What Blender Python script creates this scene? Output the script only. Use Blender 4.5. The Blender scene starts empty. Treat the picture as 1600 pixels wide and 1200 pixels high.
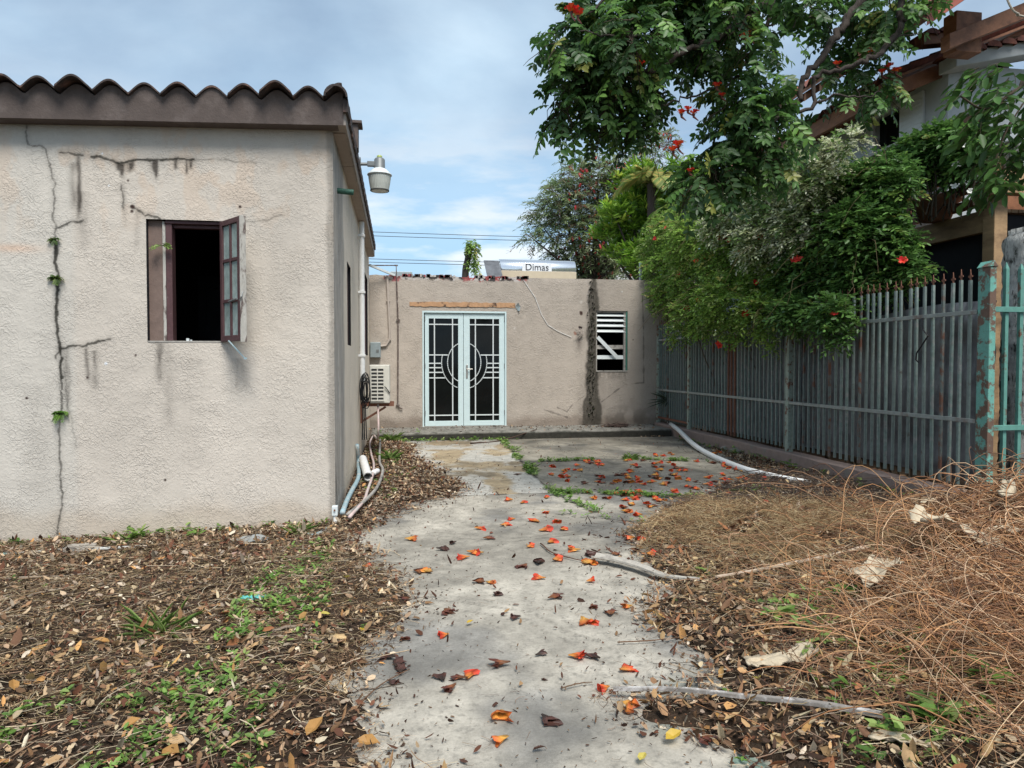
import bpy, bmesh, math, random
import numpy as np
from math import radians, sin, cos, pi
sc = bpy.context.scene
col = sc.collection
random.seed(5)
rng = np.random.default_rng(11)

# ------------------------------------------------------------------ camera
FPX = 1109.0; CH = 1.3
TH = math.atan2(178, FPX); PH = math.atan2(32, FPX)
Fv = np.array([sin(TH)*cos(PH), cos(TH)*cos(PH), -sin(PH)])
Rv = np.array([cos(TH), -sin(TH), 0.0]); Uv = np.cross(Rv, Fv)
CAM = np.array([0.0, 0.0, CH])
cd = bpy.data.cameras.new("camera"); co = bpy.data.objects.new("camera", cd); col.objects.link(co)
cd.sensor_width = 36; cd.lens = FPX/1600*36; cd.clip_start = 0.05; cd.clip_end = 2000
from mathutils import Matrix, Vector
M_ = Matrix(((Rv[0], Uv[0], -Fv[0], 0), (Rv[1], Uv[1], -Fv[1], 0), (Rv[2], Uv[2], -Fv[2], CH), (0, 0, 0, 1)))
co.matrix_world = M_
sc.camera = co
def P(u, v, ax, c):
    """pixel of the 1600x1200 photograph -> the real point on the plane axis=c"""
    k = Fv*FPX + Rv*(u-800) + Uv*(600-v)
    return CAM + k*(c-CAM[ax])/k[ax]

# ------------------------------------------------------------------ light
SUN_EL, SUN_AZ = radians(57), radians(168)      # sun behind the photographer, a little to the right
sd_ = Vector((sin(SUN_AZ)*cos(SUN_EL), cos(SUN_AZ)*cos(SUN_EL), sin(SUN_EL)))
sl = bpy.data.lights.new("sun", 'SUN'); sl.energy = 2.0; sl.angle = radians(26); sl.color = (1, .96, .9)
so = bpy.data.objects.new("sun", sl); col.objects.link(so)
so.rotation_euler = sd_.to_track_quat('Z', 'Y').to_euler()
w = bpy.data.worlds.new("World"); sc.world = w; w.use_nodes = True
nt = w.node_tree; nt.nodes.clear()
def N(nt, t, **kw):
    n = nt.nodes.new(t)
    for k, v in kw.items():
        if k.startswith('_'): setattr(n, k[1:], v)
        else: n.inputs[k.replace('__', ' ')].default_value = v
    return n
def wbuild():
    L = nt.links.new
    out = N(nt, 'ShaderNodeOutputWorld'); bg = N(nt, 'ShaderNodeBackground'); bg.inputs['Strength'].default_value = 1.0
    sky = N(nt, 'ShaderNodeTexSky'); sky.sky_type = 'NISHITA'; sky.sun_disc = False
    sky.sun_elevation = SUN_EL; sky.sun_rotation = SUN_AZ; sky.altitude = 50; sky.dust_density = 1.5
    sk = N(nt, 'ShaderNodeVectorMath', _operation='SCALE'); L(sky.outputs[0], sk.inputs[0]); sk.inputs['Scale'].default_value = .055
    tc = N(nt, 'ShaderNodeTexCoord'); sp = N(nt, 'ShaderNodeSeparateXYZ'); L(tc.outputs['Generated'], sp.inputs[0])
    az = N(nt, 'ShaderNodeMath', _operation='MAXIMUM'); L(sp.outputs[2], az.inputs[0]); az.inputs[1].default_value = 0
    a = N(nt, 'ShaderNodeMath', _operation='ADD'); L(az.outputs[0], a.inputs[0]); a.inputs[1].default_value = .16
    dx = N(nt, 'ShaderNodeMath', _operation='DIVIDE'); L(sp.outputs[0], dx.inputs[0]); L(a.outputs[0], dx.inputs[1])
    dy = N(nt, 'ShaderNodeMath', _operation='DIVIDE'); L(sp.outputs[1], dy.inputs[0]); L(a.outputs[0], dy.inputs[1])
    cb = N(nt, 'ShaderNodeCombineXYZ'); L(dx.outputs[0], cb.inputs[0]); L(dy.outputs[0], cb.inputs[1])
    n1 = N(nt, 'ShaderNodeTexNoise', Scale=.75, Detail=9, Roughness=.52, Distortion=.35); L(cb.outputs[0], n1.inputs['Vector'])
    r1 = N(nt, 'ShaderNodeValToRGB'); L(n1.outputs[0], r1.inputs[0])
    r1.color_ramp.elements[0].position = .36; r1.color_ramp.elements[1].position = .66
    r1.color_ramp.elements[0].color = (.15, .15, .15, 1); r1.color_ramp.elements[1].color = (.95, .95, .95, 1)
    mp = N(nt, 'ShaderNodeMapping'); mp.inputs['Location'].default_value = (7.3, 2.1, 0); L(cb.outputs[0], mp.inputs[0])
    n2 = N(nt, 'ShaderNodeTexNoise', Scale=1.1, Detail=8, Roughness=.55); L(mp.outputs[0], n2.inputs['Vector'])
    r2 = N(nt, 'ShaderNodeValToRGB'); L(n2.outputs[0], r2.inputs[0])     # shade of the cloud itself: blue-grey to white
    r2.color_ramp.elements[0].position = .3; r2.color_ramp.elements[1].position = .72
    r2.color_ramp.elements[0].color = (.225, .325, .42, 1); r2.color_ramp.elements[1].color = (.37, .45, .51, 1)
    mx = N(nt, 'ShaderNodeMixRGB'); L(r1.outputs[0], mx.inputs[0]); L(sk.outputs[0], mx.inputs[1]); L(r2.outputs[0], mx.inputs[2])
    # brighter broken bank near the horizon
    n3 = N(nt, 'ShaderNodeTexNoise', Scale=5.5, Detail=7, Roughness=.55)
    m3 = N(nt, 'ShaderNodeMapping'); m3.inputs['Scale'].default_value = (1, 1, 4.2); L(tc.outputs['Generated'], m3.inputs[0]); L(m3.outputs[0], n3.inputs['Vector'])
    r3 = N(nt, 'ShaderNodeValToRGB'); L(n3.outputs[0], r3.inputs[0])
    r3.color_ramp.elements[0].position = .42; r3.color_ramp.elements[0].color = (.22, .345, .47, 1)
    r3.color_ramp.elements[1].position = .58; r3.color_ramp.elements[1].color = (.44, .475, .50, 1)
    el = N(nt, 'ShaderNodeMapRange'); L(sp.outputs[2], el.inputs[0])
    el.inputs[1].default_value = .34; el.inputs[2].default_value = .17; el.inputs[3].default_value = 0; el.inputs[4].default_value = .85
    mx2 = N(nt, 'ShaderNodeMixRGB'); L(el.outputs[0], mx2.inputs[0]); L(mx.outputs[0], mx2.inputs[1]); L(r3.outputs[0], mx2.inputs[2])
    L(mx2.outputs[0], bg.inputs[0]); L(bg.outputs[0], out.inputs[0])
wbuild()
sc.view_settings.view_transform = 'Standard'; sc.view_settings.look = 'None'; sc.view_settings.gamma = 1
sc.view_settings.exposure = 1.2
sc.render.engine = 'CYCLES'

# ------------------------------------------------------------------ numpy noise
def _h(ix, iy, s):
    n = (ix.astype(np.int64)*374761393 + iy.astype(np.int64)*668265263 + s*974634777) & 0x7fffffff
    n = ((n ^ (n >> 13))*1274126177) & 0x7fffffff
    return ((n ^ (n >> 16)) & 0xffff)/65535.0
def vn(x, y, s=0):
    x = np.asarray(x, float); y = np.asarray(y, float)
    ix = np.floor(x); iy = np.floor(y); fx = x-ix; fy = y-iy
    fx = fx*fx*(3-2*fx); fy = fy*fy*(3-2*fy)
    a = _h(ix, iy, s); b = _h(ix+1, iy, s); c = _h(ix, iy+1, s); d = _h(ix+1, iy+1, s)
    return (a*(1-fx)+b*fx)*(1-fy)+(c*(1-fx)+d*fx)*fy
def fbm(x, y, f=1, o=4, s=0):
    t = 0; a = .5; n = 0
    for i in range(o):
        t = t + a*vn(np.asarray(x)*f, np.asarray(y)*f, s+i*17); n += a; a *= .5; f *= 2.03
    return t/n
def sst(a, b, x):
    t = np.clip((x-a)/(b-a), 0, 1); return t*t*(3-2*t)
def polyline_dist(x, y, pts):
    d = np.full(x.shape, 1e9); tt = np.zeros(x.shape); n = len(pts)-1
    for i in range(n):
        ax, ay = pts[i]; bx, by = pts[i+1]; vx, vy = bx-ax, by-ay
        t = np.clip(((x-ax)*vx+(y-ay)*vy)/(vx*vx+vy*vy+1e-12), 0, 1)
        q = np.hypot(x-ax-t*vx, y-ay-t*vy); m = q < d
        d = np.where(m, q, d); tt = np.where(m, (i+t)/n, tt)
    return d, tt
def inpoly(x, y, pts):
    r = np.zeros(x.shape, bool); j = len(pts)-1
    for i in range(len(pts)):
        xi, yi = pts[i]; xj, yj = pts[j]
        c = ((yi > y) != (yj > y)) & (x < (xj-xi)*(y-yi)/(yj-yi+1e-12)+xi)
        r ^= c; j = i
    return r
def sdist(x, y, pts):
    d, _ = polyline_dist(x, y, pts+[pts[0]])
    return np.where(inpoly(x, y, pts), -d, d)

# ------------------------------------------------------------------ object helpers
ORG = {}
def tag(o, label=None, cat=None, group=None, kind=None):
    if label: o['label'] = label
    if cat: o['category'] = cat
    if group: o['group'] = group
    if kind: o['kind'] = kind
    return o
def thing(name, label, cat, loc=(0, 0, 0), group=None, rotz=0):
    o = bpy.data.objects.new(name, None); col.objects.link(o)
    o.location = [float(a) for a in loc]; o.rotation_euler = (0, 0, rotz); o.empty_display_size = .1
    ORG[o.name] = np.array(loc, float)
    return tag(o, label, cat, group)
class MB:
    def __init__(s): s.v = []; s.f = []; s.m = []; s.cur = 0; s.c = []; s.cc = (1, 1, 1)
    def add(s, V, F):
        b = len(s.v); s.v += [tuple(map(float, q)) for q in V]; s.c += [s.cc]*len(V)
        for q in F: s.f.append(tuple(b+i for i in q)); s.m.append(s.cur)
        return s
    def box(s, x0, x1, y0, y1, z0, z1):
        return s.add([(x0,y0,z0),(x1,y0,z0),(x1,y1,z0),(x0,y1,z0),(x0,y0,z1),(x1,y0,z1),(x1,y1,z1),(x0,y1,z1)],
                     [(0,3,2,1),(4,5,6,7),(0,1,5,4),(1,2,6,5),(2,3,7,6),(3,0,4,7)])
    def prism(s, pts, axis, a, b):
        """polygon (2D) extruded along axis from a to b"""
        n = len(pts)
        def mk(p, t):
            q = list(p); q.insert(axis, t); return q
        V = [mk(p, a) for p in pts]+[mk(p, b) for p in pts]
        F = [tuple(range(n)), tuple(range(2*n-1, n-1, -1))]+[(i, (i+1) % n, n+(i+1) % n, n+i) for i in range(n)]
        return s.add(V, F)
    def beam(s, p, q, w, h):
        """rectangular bar from p to q; w across, h in the up direction"""
        p = Vector(p); q = Vector(q); d = (q-p).normalized()
        u = Vector((0, 0, 1)) if abs(d.z) < .95 else Vector((0, 1, 0))
        a = d.cross(u).normalized()*w/2; b = a.cross(d).normalized()*h/2
        V = [p-a-b, p+a-b, p+a+b, p-a+b, q-a-b, q+a-b, q+a+b, q-a+b]
        return s.add(V, [(0,3,2,1),(4,5,6,7),(0,1,5,4),(1,2,6,5),(2,3,7,6),(3,0,4,7)])
    def tube(s, pts, r, n=8, cap=True):
        pts = [Vector([float(a) for a in p]) for p in pts]; rr = r if hasattr(r, '__len__') else [r]*len(pts)
        V = []; F = []; pa = None
        for i, p in enumerate(pts):
            t = (pts[min(i+1, len(pts)-1)]-pts[max(i-1, 0)])
            t = t.normalized() if t.length > 1e-9 else Vector((0, 0, 1))
            if pa is None:
                pa = t.cross(Vector((0, 0, 1)) if abs(t.z) < .9 else Vector((1, 0, 0))).normalized()
            pa = (pa-t*pa.dot(t)).normalized(); pb = t.cross(pa)
            for k in range(n):
                a = 2*pi*k/n; V.append(p+(pa*cos(a)+pb*sin(a))*rr[i])
        for i in range(len(pts)-1):
            for k in range(n): F.append((i*n+k, i*n+(k+1) % n, (i+1)*n+(k+1) % n, (i+1)*n+k))
        if cap: F.append(tuple(range(n))[::-1]); F.append(tuple((len(pts)-1)*n+k for k in range(n)))
        return s.add(V, F)
    def lathe(s, prof, c, n=24):
        """profile of (r, z) about vertical axis at c"""
        V = []; F = []
        for r, z in prof:
            for k in range(n):
                a = 2*pi*k/n; V.append((c[0]+r*cos(a), c[1]+r*sin(a), c[2]+z))
        for i in range(len(prof)-1):
            for k in range(n): F.append((i*n+k, i*n+(k+1) % n, (i+1)*n+(k+1) % n, (i+1)*n+k))
        return s.add(V, F)
    def build(s, name, mat, parent=None, bevel=0, smooth=False, local=False, loc=None):
        me = bpy.data.meshes.new(name)
        V = np.array(s.v, float).reshape(-1, 3)
        if parent is not None and not local: V = V-ORG[parent.name]
        if loc is not None: V = V-np.array(loc, float)
        me.from_pydata(V.tolist(), [], s.f)
        for m in (mat if isinstance(mat, (list, tuple)) else [mat]): me.materials.append(m)
        me.polygons.foreach_set('material_index', s.m)
        ca = me.color_attributes.new('Col', 'FLOAT_COLOR', 'POINT')
        ca.data.foreach_set('color', np.hstack([np.array(s.c, float).reshape(-1, 3), np.ones((len(s.c), 1))]).ravel())
        if smooth: me.polygons.foreach_set('use_smooth', [True]*len(s.f))
        bm = bmesh.new(); bm.from_mesh(me); bmesh.ops.recalc_face_normals(bm, faces=bm.faces); bm.to_mesh(me); bm.free()
        me.update()
        o = bpy.data.objects.new(name, me); col.objects.link(o)
        ORG[o.name] = np.zeros(3) if parent is None else ORG[parent.name].copy()
        if loc is not None: o.location = [float(a) for a in loc]; ORG[o.name] = np.array(loc, float)
        if parent is not None: o.parent = parent
        if bevel:
            b = o.modifiers.new('bevel', 'BEVEL'); b.width = bevel; b.segments = 2; b.limit_method = 'ANGLE'
        return o
def bulk(name, V, F, C, mat, parent=None, smooth=False, loc=None):
    """many vertices at once: V (n,3), F (m,k) all the same k, C (n,3)"""
    V = np.asarray(V, np.float64)
    if parent is not None: V = V-ORG[parent.name]
    if loc is not None: V = V-np.array(loc, float)
    me = bpy.data.meshes.new(name); k = F.shape[1]
    me.vertices.add(len(V)); me.vertices.foreach_set('co', V.astype(np.float32).ravel())
    me.loops.add(F.size); me.loops.foreach_set('vertex_index', F.astype(np.int32).ravel())
    me.polygons.add(len(F)); me.polygons.foreach_set('loop_start', np.arange(0, F.size, k, dtype=np.int32))
    me.update(calc_edges=True)
    if smooth: me.polygons.foreach_set('use_smooth', np.ones(len(F), bool))
    if C is not None:
        ca = me.color_attributes.new('Col', 'FLOAT_COLOR', 'POINT')
        ca.data.foreach_set('color', np.hstack([C, np.ones((len(C), 1))]).astype(np.float32).ravel())
    me.materials.append(mat); me.validate()
    o = bpy.data.objects.new(name, me); col.objects.link(o)
    ORG[o.name] = np.zeros(3) if parent is None else ORG[parent.name].copy()
    if loc is not None: o.location = [float(a) for a in loc]; ORG[o.name] = np.array(loc, float)
    if parent is not None: o.parent = parent
    return o
def gridmesh(us, vs, fn, colfn, hole=None):
    U, Vv = np.meshgrid(us, vs); n = len(us); m = len(vs)
    pts = fn(U, Vv).reshape(-1, 3); C = colfn(U, Vv).reshape(-1, 3)
    i = np.arange(n-1)[None, :]; j = np.arange(m-1)[:, None]; a = j*n+i
    F = np.stack([a, a+1, a+n+1, a+n], -1).reshape(-1, 4)
    if hole is not None:
        cu = (us[:-1]+us[1:])/2; cv = (vs[:-1]+vs[1:])/2; CU, CV = np.meshgrid(cu, cv)
        F = F[~hole(CU, CV).ravel()]
    return pts, F, C
def lines(a, b, step, keys=()):
    ks = sorted(set([a, b]+[k for k in keys if a < k < b])); r = []
    for p, q in zip(ks[:-1], ks[1:]): r += list(np.linspace(p, q, max(2, int((q-p)/step)+1))[:-1])
    return np.array(r+[b])
def copytree(o, parent=None):
    c = o.copy(); col.objects.link(c)
    if parent is not None: c.parent = parent
    for ch in list(o.children): copytree(ch, c)
    return c

# ------------------------------------------------------------------ materials
def mat(name, base=(.5, .5, .5), rough=.8, metal=0, attr=False, var=0, vscale=8, col2=None, bump=0, bscale=60, bdetail=6,
        trans=0, spec=.4, stretch=(1, 1, 1), voro=0, thr=(.4, .6), bump2=0, b2scale=15, satvar=0):
    m = bpy.data.materials.new(name); m.use_nodes = True; t = m.node_tree; L = t.links.new
    b = t.nodes['Principled BSDF']; b.inputs['Roughness'].default_value = rough; b.inputs['Metallic'].default_value = metal
    b.inputs['Specular IOR Level'].default_value = spec
    tc = N(t, 'ShaderNodeTexCoord'); mp = N(t, 'ShaderNodeMapping'); mp.inputs['Scale'].default_value = stretch
    L(tc.outputs['Object'], mp.inputs[0]); vec = mp.outputs[0]
    if attr:
        a = N(t, 'ShaderNodeAttribute'); a.attribute_name = 'Col'; c = a.outputs['Color']
        if base != (.5, .5, .5):
            q = N(t, 'ShaderNodeMixRGB', _blend_type='MULTIPLY'); q.inputs[0].default_value = 1; L(c, q.inputs[1]); q.inputs[2].default_value = (*base, 1); c = q.outputs[0]
    else:
        a = N(t, 'ShaderNodeRGB'); a.outputs[0].default_value = (*base, 1); c = a.outputs[0]
    if col2 is not None:
        n = N(t, 'ShaderNodeTexNoise', Scale=vscale, Detail=8, Roughness=.65); L(vec, n.inputs['Vector'])
        r = N(t, 'ShaderNodeMapRange'); L(n.outputs[0], r.inputs[0]); r.inputs[1].default_value = thr[0]; r.inputs[2].default_value = thr[1]
        q = N(t, 'ShaderNodeMixRGB'); L(r.outputs[0], q.inputs[0]); L(c, q.inputs[1]); q.inputs[2].default_value = (*col2, 1); c = q.outputs[0]
    if var:
        n = N(t, 'ShaderNodeTexNoise', Scale=vscale*2.3, Detail=7, Roughness=.7); L(vec, n.inputs['Vector'])
        r = N(t, 'ShaderNodeMapRange'); L(n.outputs[0], r.inputs[0]); r.inputs[1].default_value = .25; r.inputs[2].default_value = .75
        r.inputs[3].default_value = 1-var; r.inputs[4].default_value = 1+var
        q = N(t, 'ShaderNodeVectorMath', _operation='SCALE'); L(c, q.inputs[0]); L(r.outputs[0], q.inputs['Scale']); c = q.outputs[0]
    L(c, b.inputs['Base Color'])
    last = None
    if bump2:
        n = N(t, 'ShaderNodeTexNoise', Scale=b2scale, Detail=3); L(vec, n.inputs['Vector'])
        bb = N(t, 'ShaderNodeBump', Strength=1, Distance=bump2); L(n.outputs[0], bb.inputs['Height']); last = bb
    if voro:
        n = N(t, 'ShaderNodeTexNoise', Scale=voro, Detail=3, Roughness=.5, Distortion=1.6); L(vec, n.inputs['Vector'])
        r = N(t, 'ShaderNodeMapRange', _interpolation_type='SMOOTHSTEP'); L(n.outputs[0], r.inputs[0]); r.inputs[1].default_value = .44; r.inputs[2].default_value = .60
        nm = N(t, 'ShaderNodeTexNoise', Scale=3.5, Detail=4, Roughness=.6); L(vec, nm.inputs['Vector'])
        rm = N(t, 'ShaderNodeMapRange'); L(nm.outputs[0], rm.inputs[0]); rm.inputs[1].default_value = .36; rm.inputs[2].default_value = .66; rm.inputs[3].default_value = .25; rm.inputs[4].default_value = 1.5
        nf = N(t, 'ShaderNodeTexNoise', Scale=voro*2.4, Detail=4, Roughness=.6, Distortion=.8); L(vec, nf.inputs['Vector'])
        ad = N(t, 'ShaderNodeMath', _operation='ADD'); L(r.outputs[0], ad.inputs[0]); L(nf.outputs[0], ad.inputs[1])
        mu = N(t, 'ShaderNodeMath', _operation='MULTIPLY'); L(ad.outputs[0], mu.inputs[0]); L(rm.outputs[0], mu.inputs[1])
        bb = N(t, 'ShaderNodeBump', Strength=1, Distance=bump); L(mu.outputs[0], bb.inputs['Height'])
        if last: L(last.outputs[0], bb.inputs['Normal'])
        last = bb
    elif bump:
        n = N(t, 'ShaderNodeTexNoise', Scale=bscale, Detail=bdetail, Roughness=.65); L(vec, n.inputs['Vector'])
        bb = N(t, 'ShaderNodeBump', Strength=1, Distance=bump); L(n.outputs[0], bb.inputs['Height'])
        if last: L(last.outputs[0], bb.inputs['Normal'])
        last = bb
    if last: L(last.outputs[0], b.inputs['Normal'])
    if trans:
        tr = N(t, 'ShaderNodeBsdfTranslucent'); L(c, tr.inputs[0]); mx = N(t, 'ShaderNodeMixShader'); mx.inputs[0].default_value = trans
        L(b.outputs[0], mx.inputs[1]); L(tr.outputs[0], mx.inputs[2]); L(mx.outputs[0], t.nodes['Material Output'].inputs[0])
    return m
M = dict(
    stucco=mat('stucco', attr=True, rough=.92, bump=.0021, voro=30, var=.05, vscale=14, spec=.2, bump2=.01, b2scale=5),
    stucco_rear=mat('stucco_rear', attr=True, rough=.92, bump=.0035, voro=22, var=.06, vscale=9, spec=.2, bump2=.012, b2scale=4),
    plain=mat('plain', attr=True, rough=.85, var=.12, vscale=20, bump=.002, bscale=80),
    soil=mat('soil', attr=True, rough=1, var=.35, vscale=30, bump=.02, bscale=60, spec=.1),
    concrete=mat('concrete', attr=True, rough=.95, var=.2, vscale=28, col2=(.16, .15, .13), thr=(.50, .82), bump=.002, bscale=180, spec=.12),
    litter=mat('litter', attr=True, rough=.85, var=.22, vscale=60, spec=.2, trans=.08),
    twig=mat('twig', attr=True, rough=.9, var=.25, vscale=50, spec=.15),
    leaf=mat('leaf', attr=True, rough=.42, var=.15, vscale=20, spec=.35, trans=.4),
    petal=mat('petal', attr=True, rough=.5, var=.15, vscale=60, trans=.2),
    bark=mat('bark', (.055, .043, .036), rough=.95, var=.4, vscale=12, bump=.02, bscale=40, stretch=(1, 1, .3)),
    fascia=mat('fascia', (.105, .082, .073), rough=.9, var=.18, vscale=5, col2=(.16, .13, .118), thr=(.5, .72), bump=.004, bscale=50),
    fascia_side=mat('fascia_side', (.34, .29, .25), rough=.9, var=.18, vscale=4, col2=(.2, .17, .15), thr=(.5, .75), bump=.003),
    soffit=mat('soffit', (.36, .29, .24), rough=.9, var=.1, vscale=4, bump=.003),
    tile=mat('roof_tile', (.045, .033, .03), rough=.75, var=.45, vscale=9, col2=(.15, .085, .065), thr=(.52, .66), bump=.008, bscale=30),
    tile_red=mat('roof_tile_red', (.26, .09, .06), rough=.8, var=.35, vscale=5, col2=(.12, .05, .04), bump=.006, bscale=20),
    winwood=mat('window_wood', (.085, .04, .042), rough=.6, var=.3, vscale=14, col2=(.3, .27, .25), thr=(.66, .76), bump=.002, bscale=60),
    panel=mat('reveal_board', (.17, .12, .10), rough=.85, var=.2, vscale=7, col2=(.05, .035, .03), thr=(.66, .73), bump=.003, bscale=40),
    peel=mat('peeling_wood', (.42, .40, .36), rough=.9, var=.25, vscale=16, col2=(.12, .09, .08), thr=(.52, .6), stretch=(1, 1, .3), bump=.003),
    sashglass=mat('sash_glass', (.36, .44, .41), rough=.25, var=.3, vscale=5, col2=(.2, .25, .23), thr=(.4, .7), spec=.3),
    dark=mat('interior', (.012, .012, .015), rough=.9, var=.3, vscale=2),  # shade put into the colour: rooms and undercroft read as unlit
    interior2=mat('interior_panel', (.035, .037, .05), rough=.7, var=.3, vscale=2),
    whitepaint=mat('white_paint', (.62, .66, .66), rough=.55, var=.07, vscale=8, bump=.0008),
    doorpaint=mat('door_paint', (.56, .68, .69), rough=.45, var=.06, vscale=5, col2=(.42, .48, .46), thr=(.66, .8)),
    doorglass=mat('door_glass', (.006, .007, .007), rough=.06, spec=.18, var=.3, vscale=2),
    pvc=mat('pvc_pipe', (.82, .82, .80), rough=.4, var=.06, vscale=5, col2=(.42, .4, .36), thr=(.6, .78)),
    pvcblue=mat('pvc_blue', (.30, .42, .46), rough=.6, var=.15, vscale=9, col2=(.5, .5, .48), thr=(.5, .65)),
    pvcpink=mat('pvc_pink', (.55, .42, .39), rough=.7, var=.2, vscale=9, col2=(.5, .47, .44), thr=(.5, .6)),
    beige=mat('beige_pipe', (.44, .38, .33), rough=.7, var=.12, vscale=8),
    rustpipe=mat('rusty_conduit', (.11, .08, .07), rough=.8, var=.3, vscale=12, col2=(.25, .22, .2), thr=(.5, .65)),
    box=mat('electrical_box', (.30, .35, .36), rough=.5, var=.1, vscale=8, metal=.2),
    acwhite=mat('ac_casing', (.62, .60, .53), rough=.5, var=.1, vscale=6, col2=(.35, .3, .24), thr=(.62, .8)),
    acdark=mat('ac_coil', (.06, .06, .06), rough=.6, var=.3, vscale=30),
    black=mat('black_cable', (.01, .01, .012), rough=.5),
    rust=mat('rust', (.19, .085, .055), rough=.9, var=.35, vscale=14, bump=.003),
    fence=mat('fence_paint', (.16, .20, .185), rough=.55, var=.28, vscale=9, col2=(.075, .05, .04), thr=(.6, .72), bump=.001, spec=.5),
    fence_light=mat('fence_paint_turquoise', (.11, .27, .225), rough=.6, var=.2, vscale=6, col2=(.13, .07, .045), thr=(.56, .62), bump=.002),
    fence_rail=mat('fence_rail', (.27, .29, .27), rough=.6, var=.25, vscale=5, col2=(.16, .08, .06), thr=(.55, .72), bump=.002),
    fence_post=mat('fence_post', (.28, .33, .28), rough=.7, var=.3, vscale=10, col2=(.15, .07, .045), thr=(.54, .60), bump=.002),
    zinc=mat('corrugated_zinc', (.17, .175, .185), rough=.55, metal=.35, var=.16, vscale=3, col2=(.07, .07, .075), thr=(.4, .7), spec=.4),
    curb=mat('curb_paint', (.29, .215, .185), rough=.9, var=.2, vscale=4, col2=(.25, .22, .19), thr=(.6, .68), bump=.006, bscale=30),
    wood=mat('stained_wood', (.25, .11, .055), rough=.65, var=.3, vscale=4, stretch=(1, .25, 1), col2=(.1, .04, .02), thr=(.45, .7), bump=.003),
    wood2=mat('weathered_wood', (.36, .23, .12), rough=.75, var=.3, vscale=4, stretch=(.6, .25, 1), col2=(.12, .07, .04), thr=(.45, .7), bump=.003),
    redpaint=mat('red_fascia', (.33, .09, .06), rough=.6, var=.15, vscale=4),
    housewhite=mat('house_plaster', (.42, .45, .46), rough=.9, var=.1, vscale=3, bump=.004, bscale=30),
    rough_white=mat('rough_plaster', (.5, .49, .46), rough=1, var=.3, vscale=16, col2=(.06, .06, .05), thr=(.5, .62), bump=.03, bscale=45, stretch=(1, 1, .35)),
    terracotta=mat('terracotta', (.30, .15, .10), rough=.8, var=.15, vscale=6),
    lampgrey=mat('lamp_housing', (.17, .18, .18), rough=.5, metal=.3, var=.1),
    lampshade=mat('lamp_refractor', (.50, .52, .48), rough=.35, var=.1, vscale=20),
    lampcell=mat('photocell', (.35, .42, .12), rough=.4),
    chrome=mat('tank_steel', (.78, .80, .82), rough=.18, metal=.85, var=.04),
    tanklow=mat('tank_base', (.52, .44, .32), rough=.7, var=.08, vscale=3),
    tanklabel=mat('tank_label', (.72, .74, .76), rough=.5),
    ink=mat('ink', (.02, .02, .03), rough=.6),
    greenpipe=mat('green_pipe', (.03, .10, .07), rough=.6, var=.5, vscale=20),
    moss=mat('moss', attr=True, rough=1, var=.5, vscale=40, bump=.03, bscale=60, spec=.1),
    teal=mat('teal_scrap', (.10, .42, .38), rough=.7, var=.2),
    handle=mat('door_handle', (.45, .42, .38), rough=.35, metal=.8),
    wire=mat('utility_wire', (.06, .07, .08), rough=.7),
    sheath=mat('palm_sheath', (.50, .42, .30), rough=.85, var=.2, vscale=14, stretch=(1, 1, 1), col2=(.3, .23, .15), thr=(.5, .75), bump=.004, bscale=60),
    plank=mat('grey_wood', (.33, .31, .28), rough=.85, var=.25, vscale=10, stretch=(1, .3, 1), col2=(.13, .12, .11), thr=(.5, .7), bump=.004, bscale=60),
)
def setc(*a): return np.array(a, float)

# ------------------------------------------------------------------ key dimensions
GZ = -.12                                     # patio concrete
XS = -.556; YF = 6.433                        # left cottage: side wall x, front wall y
YR = 14.333; ZR = 3.05                        # rear building front wall and its height
XF = 5.4                                      # fence line
STEP_Y = 13.15
gp = lambda u, v: tuple(P(u, v, 2, GZ)[:2])
PATH = [gp(*q) for q in [(690,1200),(640,1180),(590,1150),(562,1100),(550,1045),(600,1010),(655,965),(650,930),(600,885),(540,848),(600,812),(640,790),
        (735,768),(700,745),(650,715),(625,690),(618,682),(1062,682),(1110,700),(1150,715),(1190,738),(1150,760),(1060,790),(1010,820),(985,850),(1000,885),
        (1020,925),(985,955),(1010,990),(1090,1030),(1100,1060),(1060,1085),(960,1095),(1000,1125),(1100,1160),(1200,1185)]]
PATH += [(1.35, 1.2), (1.0, -1.5), (.1, -1.5), (.15, 1.6)]
def path_sd(x, y):
    s = sdist(x, y, PATH)
    far = sst(4, 12, y)
    return s+(fbm(x, y, 3.2, 4, 3)-.5)*(.28+.25*far)+(fbm(x, y, 14, 2, 9)-.5)*.09
def pile(x, y):                                # heap of cut vines and straw beside the fence
    a = .52*np.exp(-(((x-5.0)/.95)**2+((y-4.3)/.95)**2))
    b = .20*np.exp(-(((x-3.2)/1.0)**2+((y-2.9)/1.3)**2))
    c = .13*np.exp(-(((x-3.1)/.85)**2+((y-5.6)/.7)**2))
    return a+b+c
def terrain(x, y):
    s = path_sd(x, y)
    h = GZ-.035+np.clip(s*.45, -.03, .055)+(fbm(x, y, 5, 4, 21)-.5)*.05*sst(-.05, .15, s)
    h = h-np.clip(-.5-x, 0, 3)*.03
    h = h+np.where(s > 0, pile(x, y)*.75*sst(0, .35, s), 0)
    h = np.where((y > STEP_Y-.02) | (x > XF+.2), np.minimum(h, -.16), h)
    return h

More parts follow.
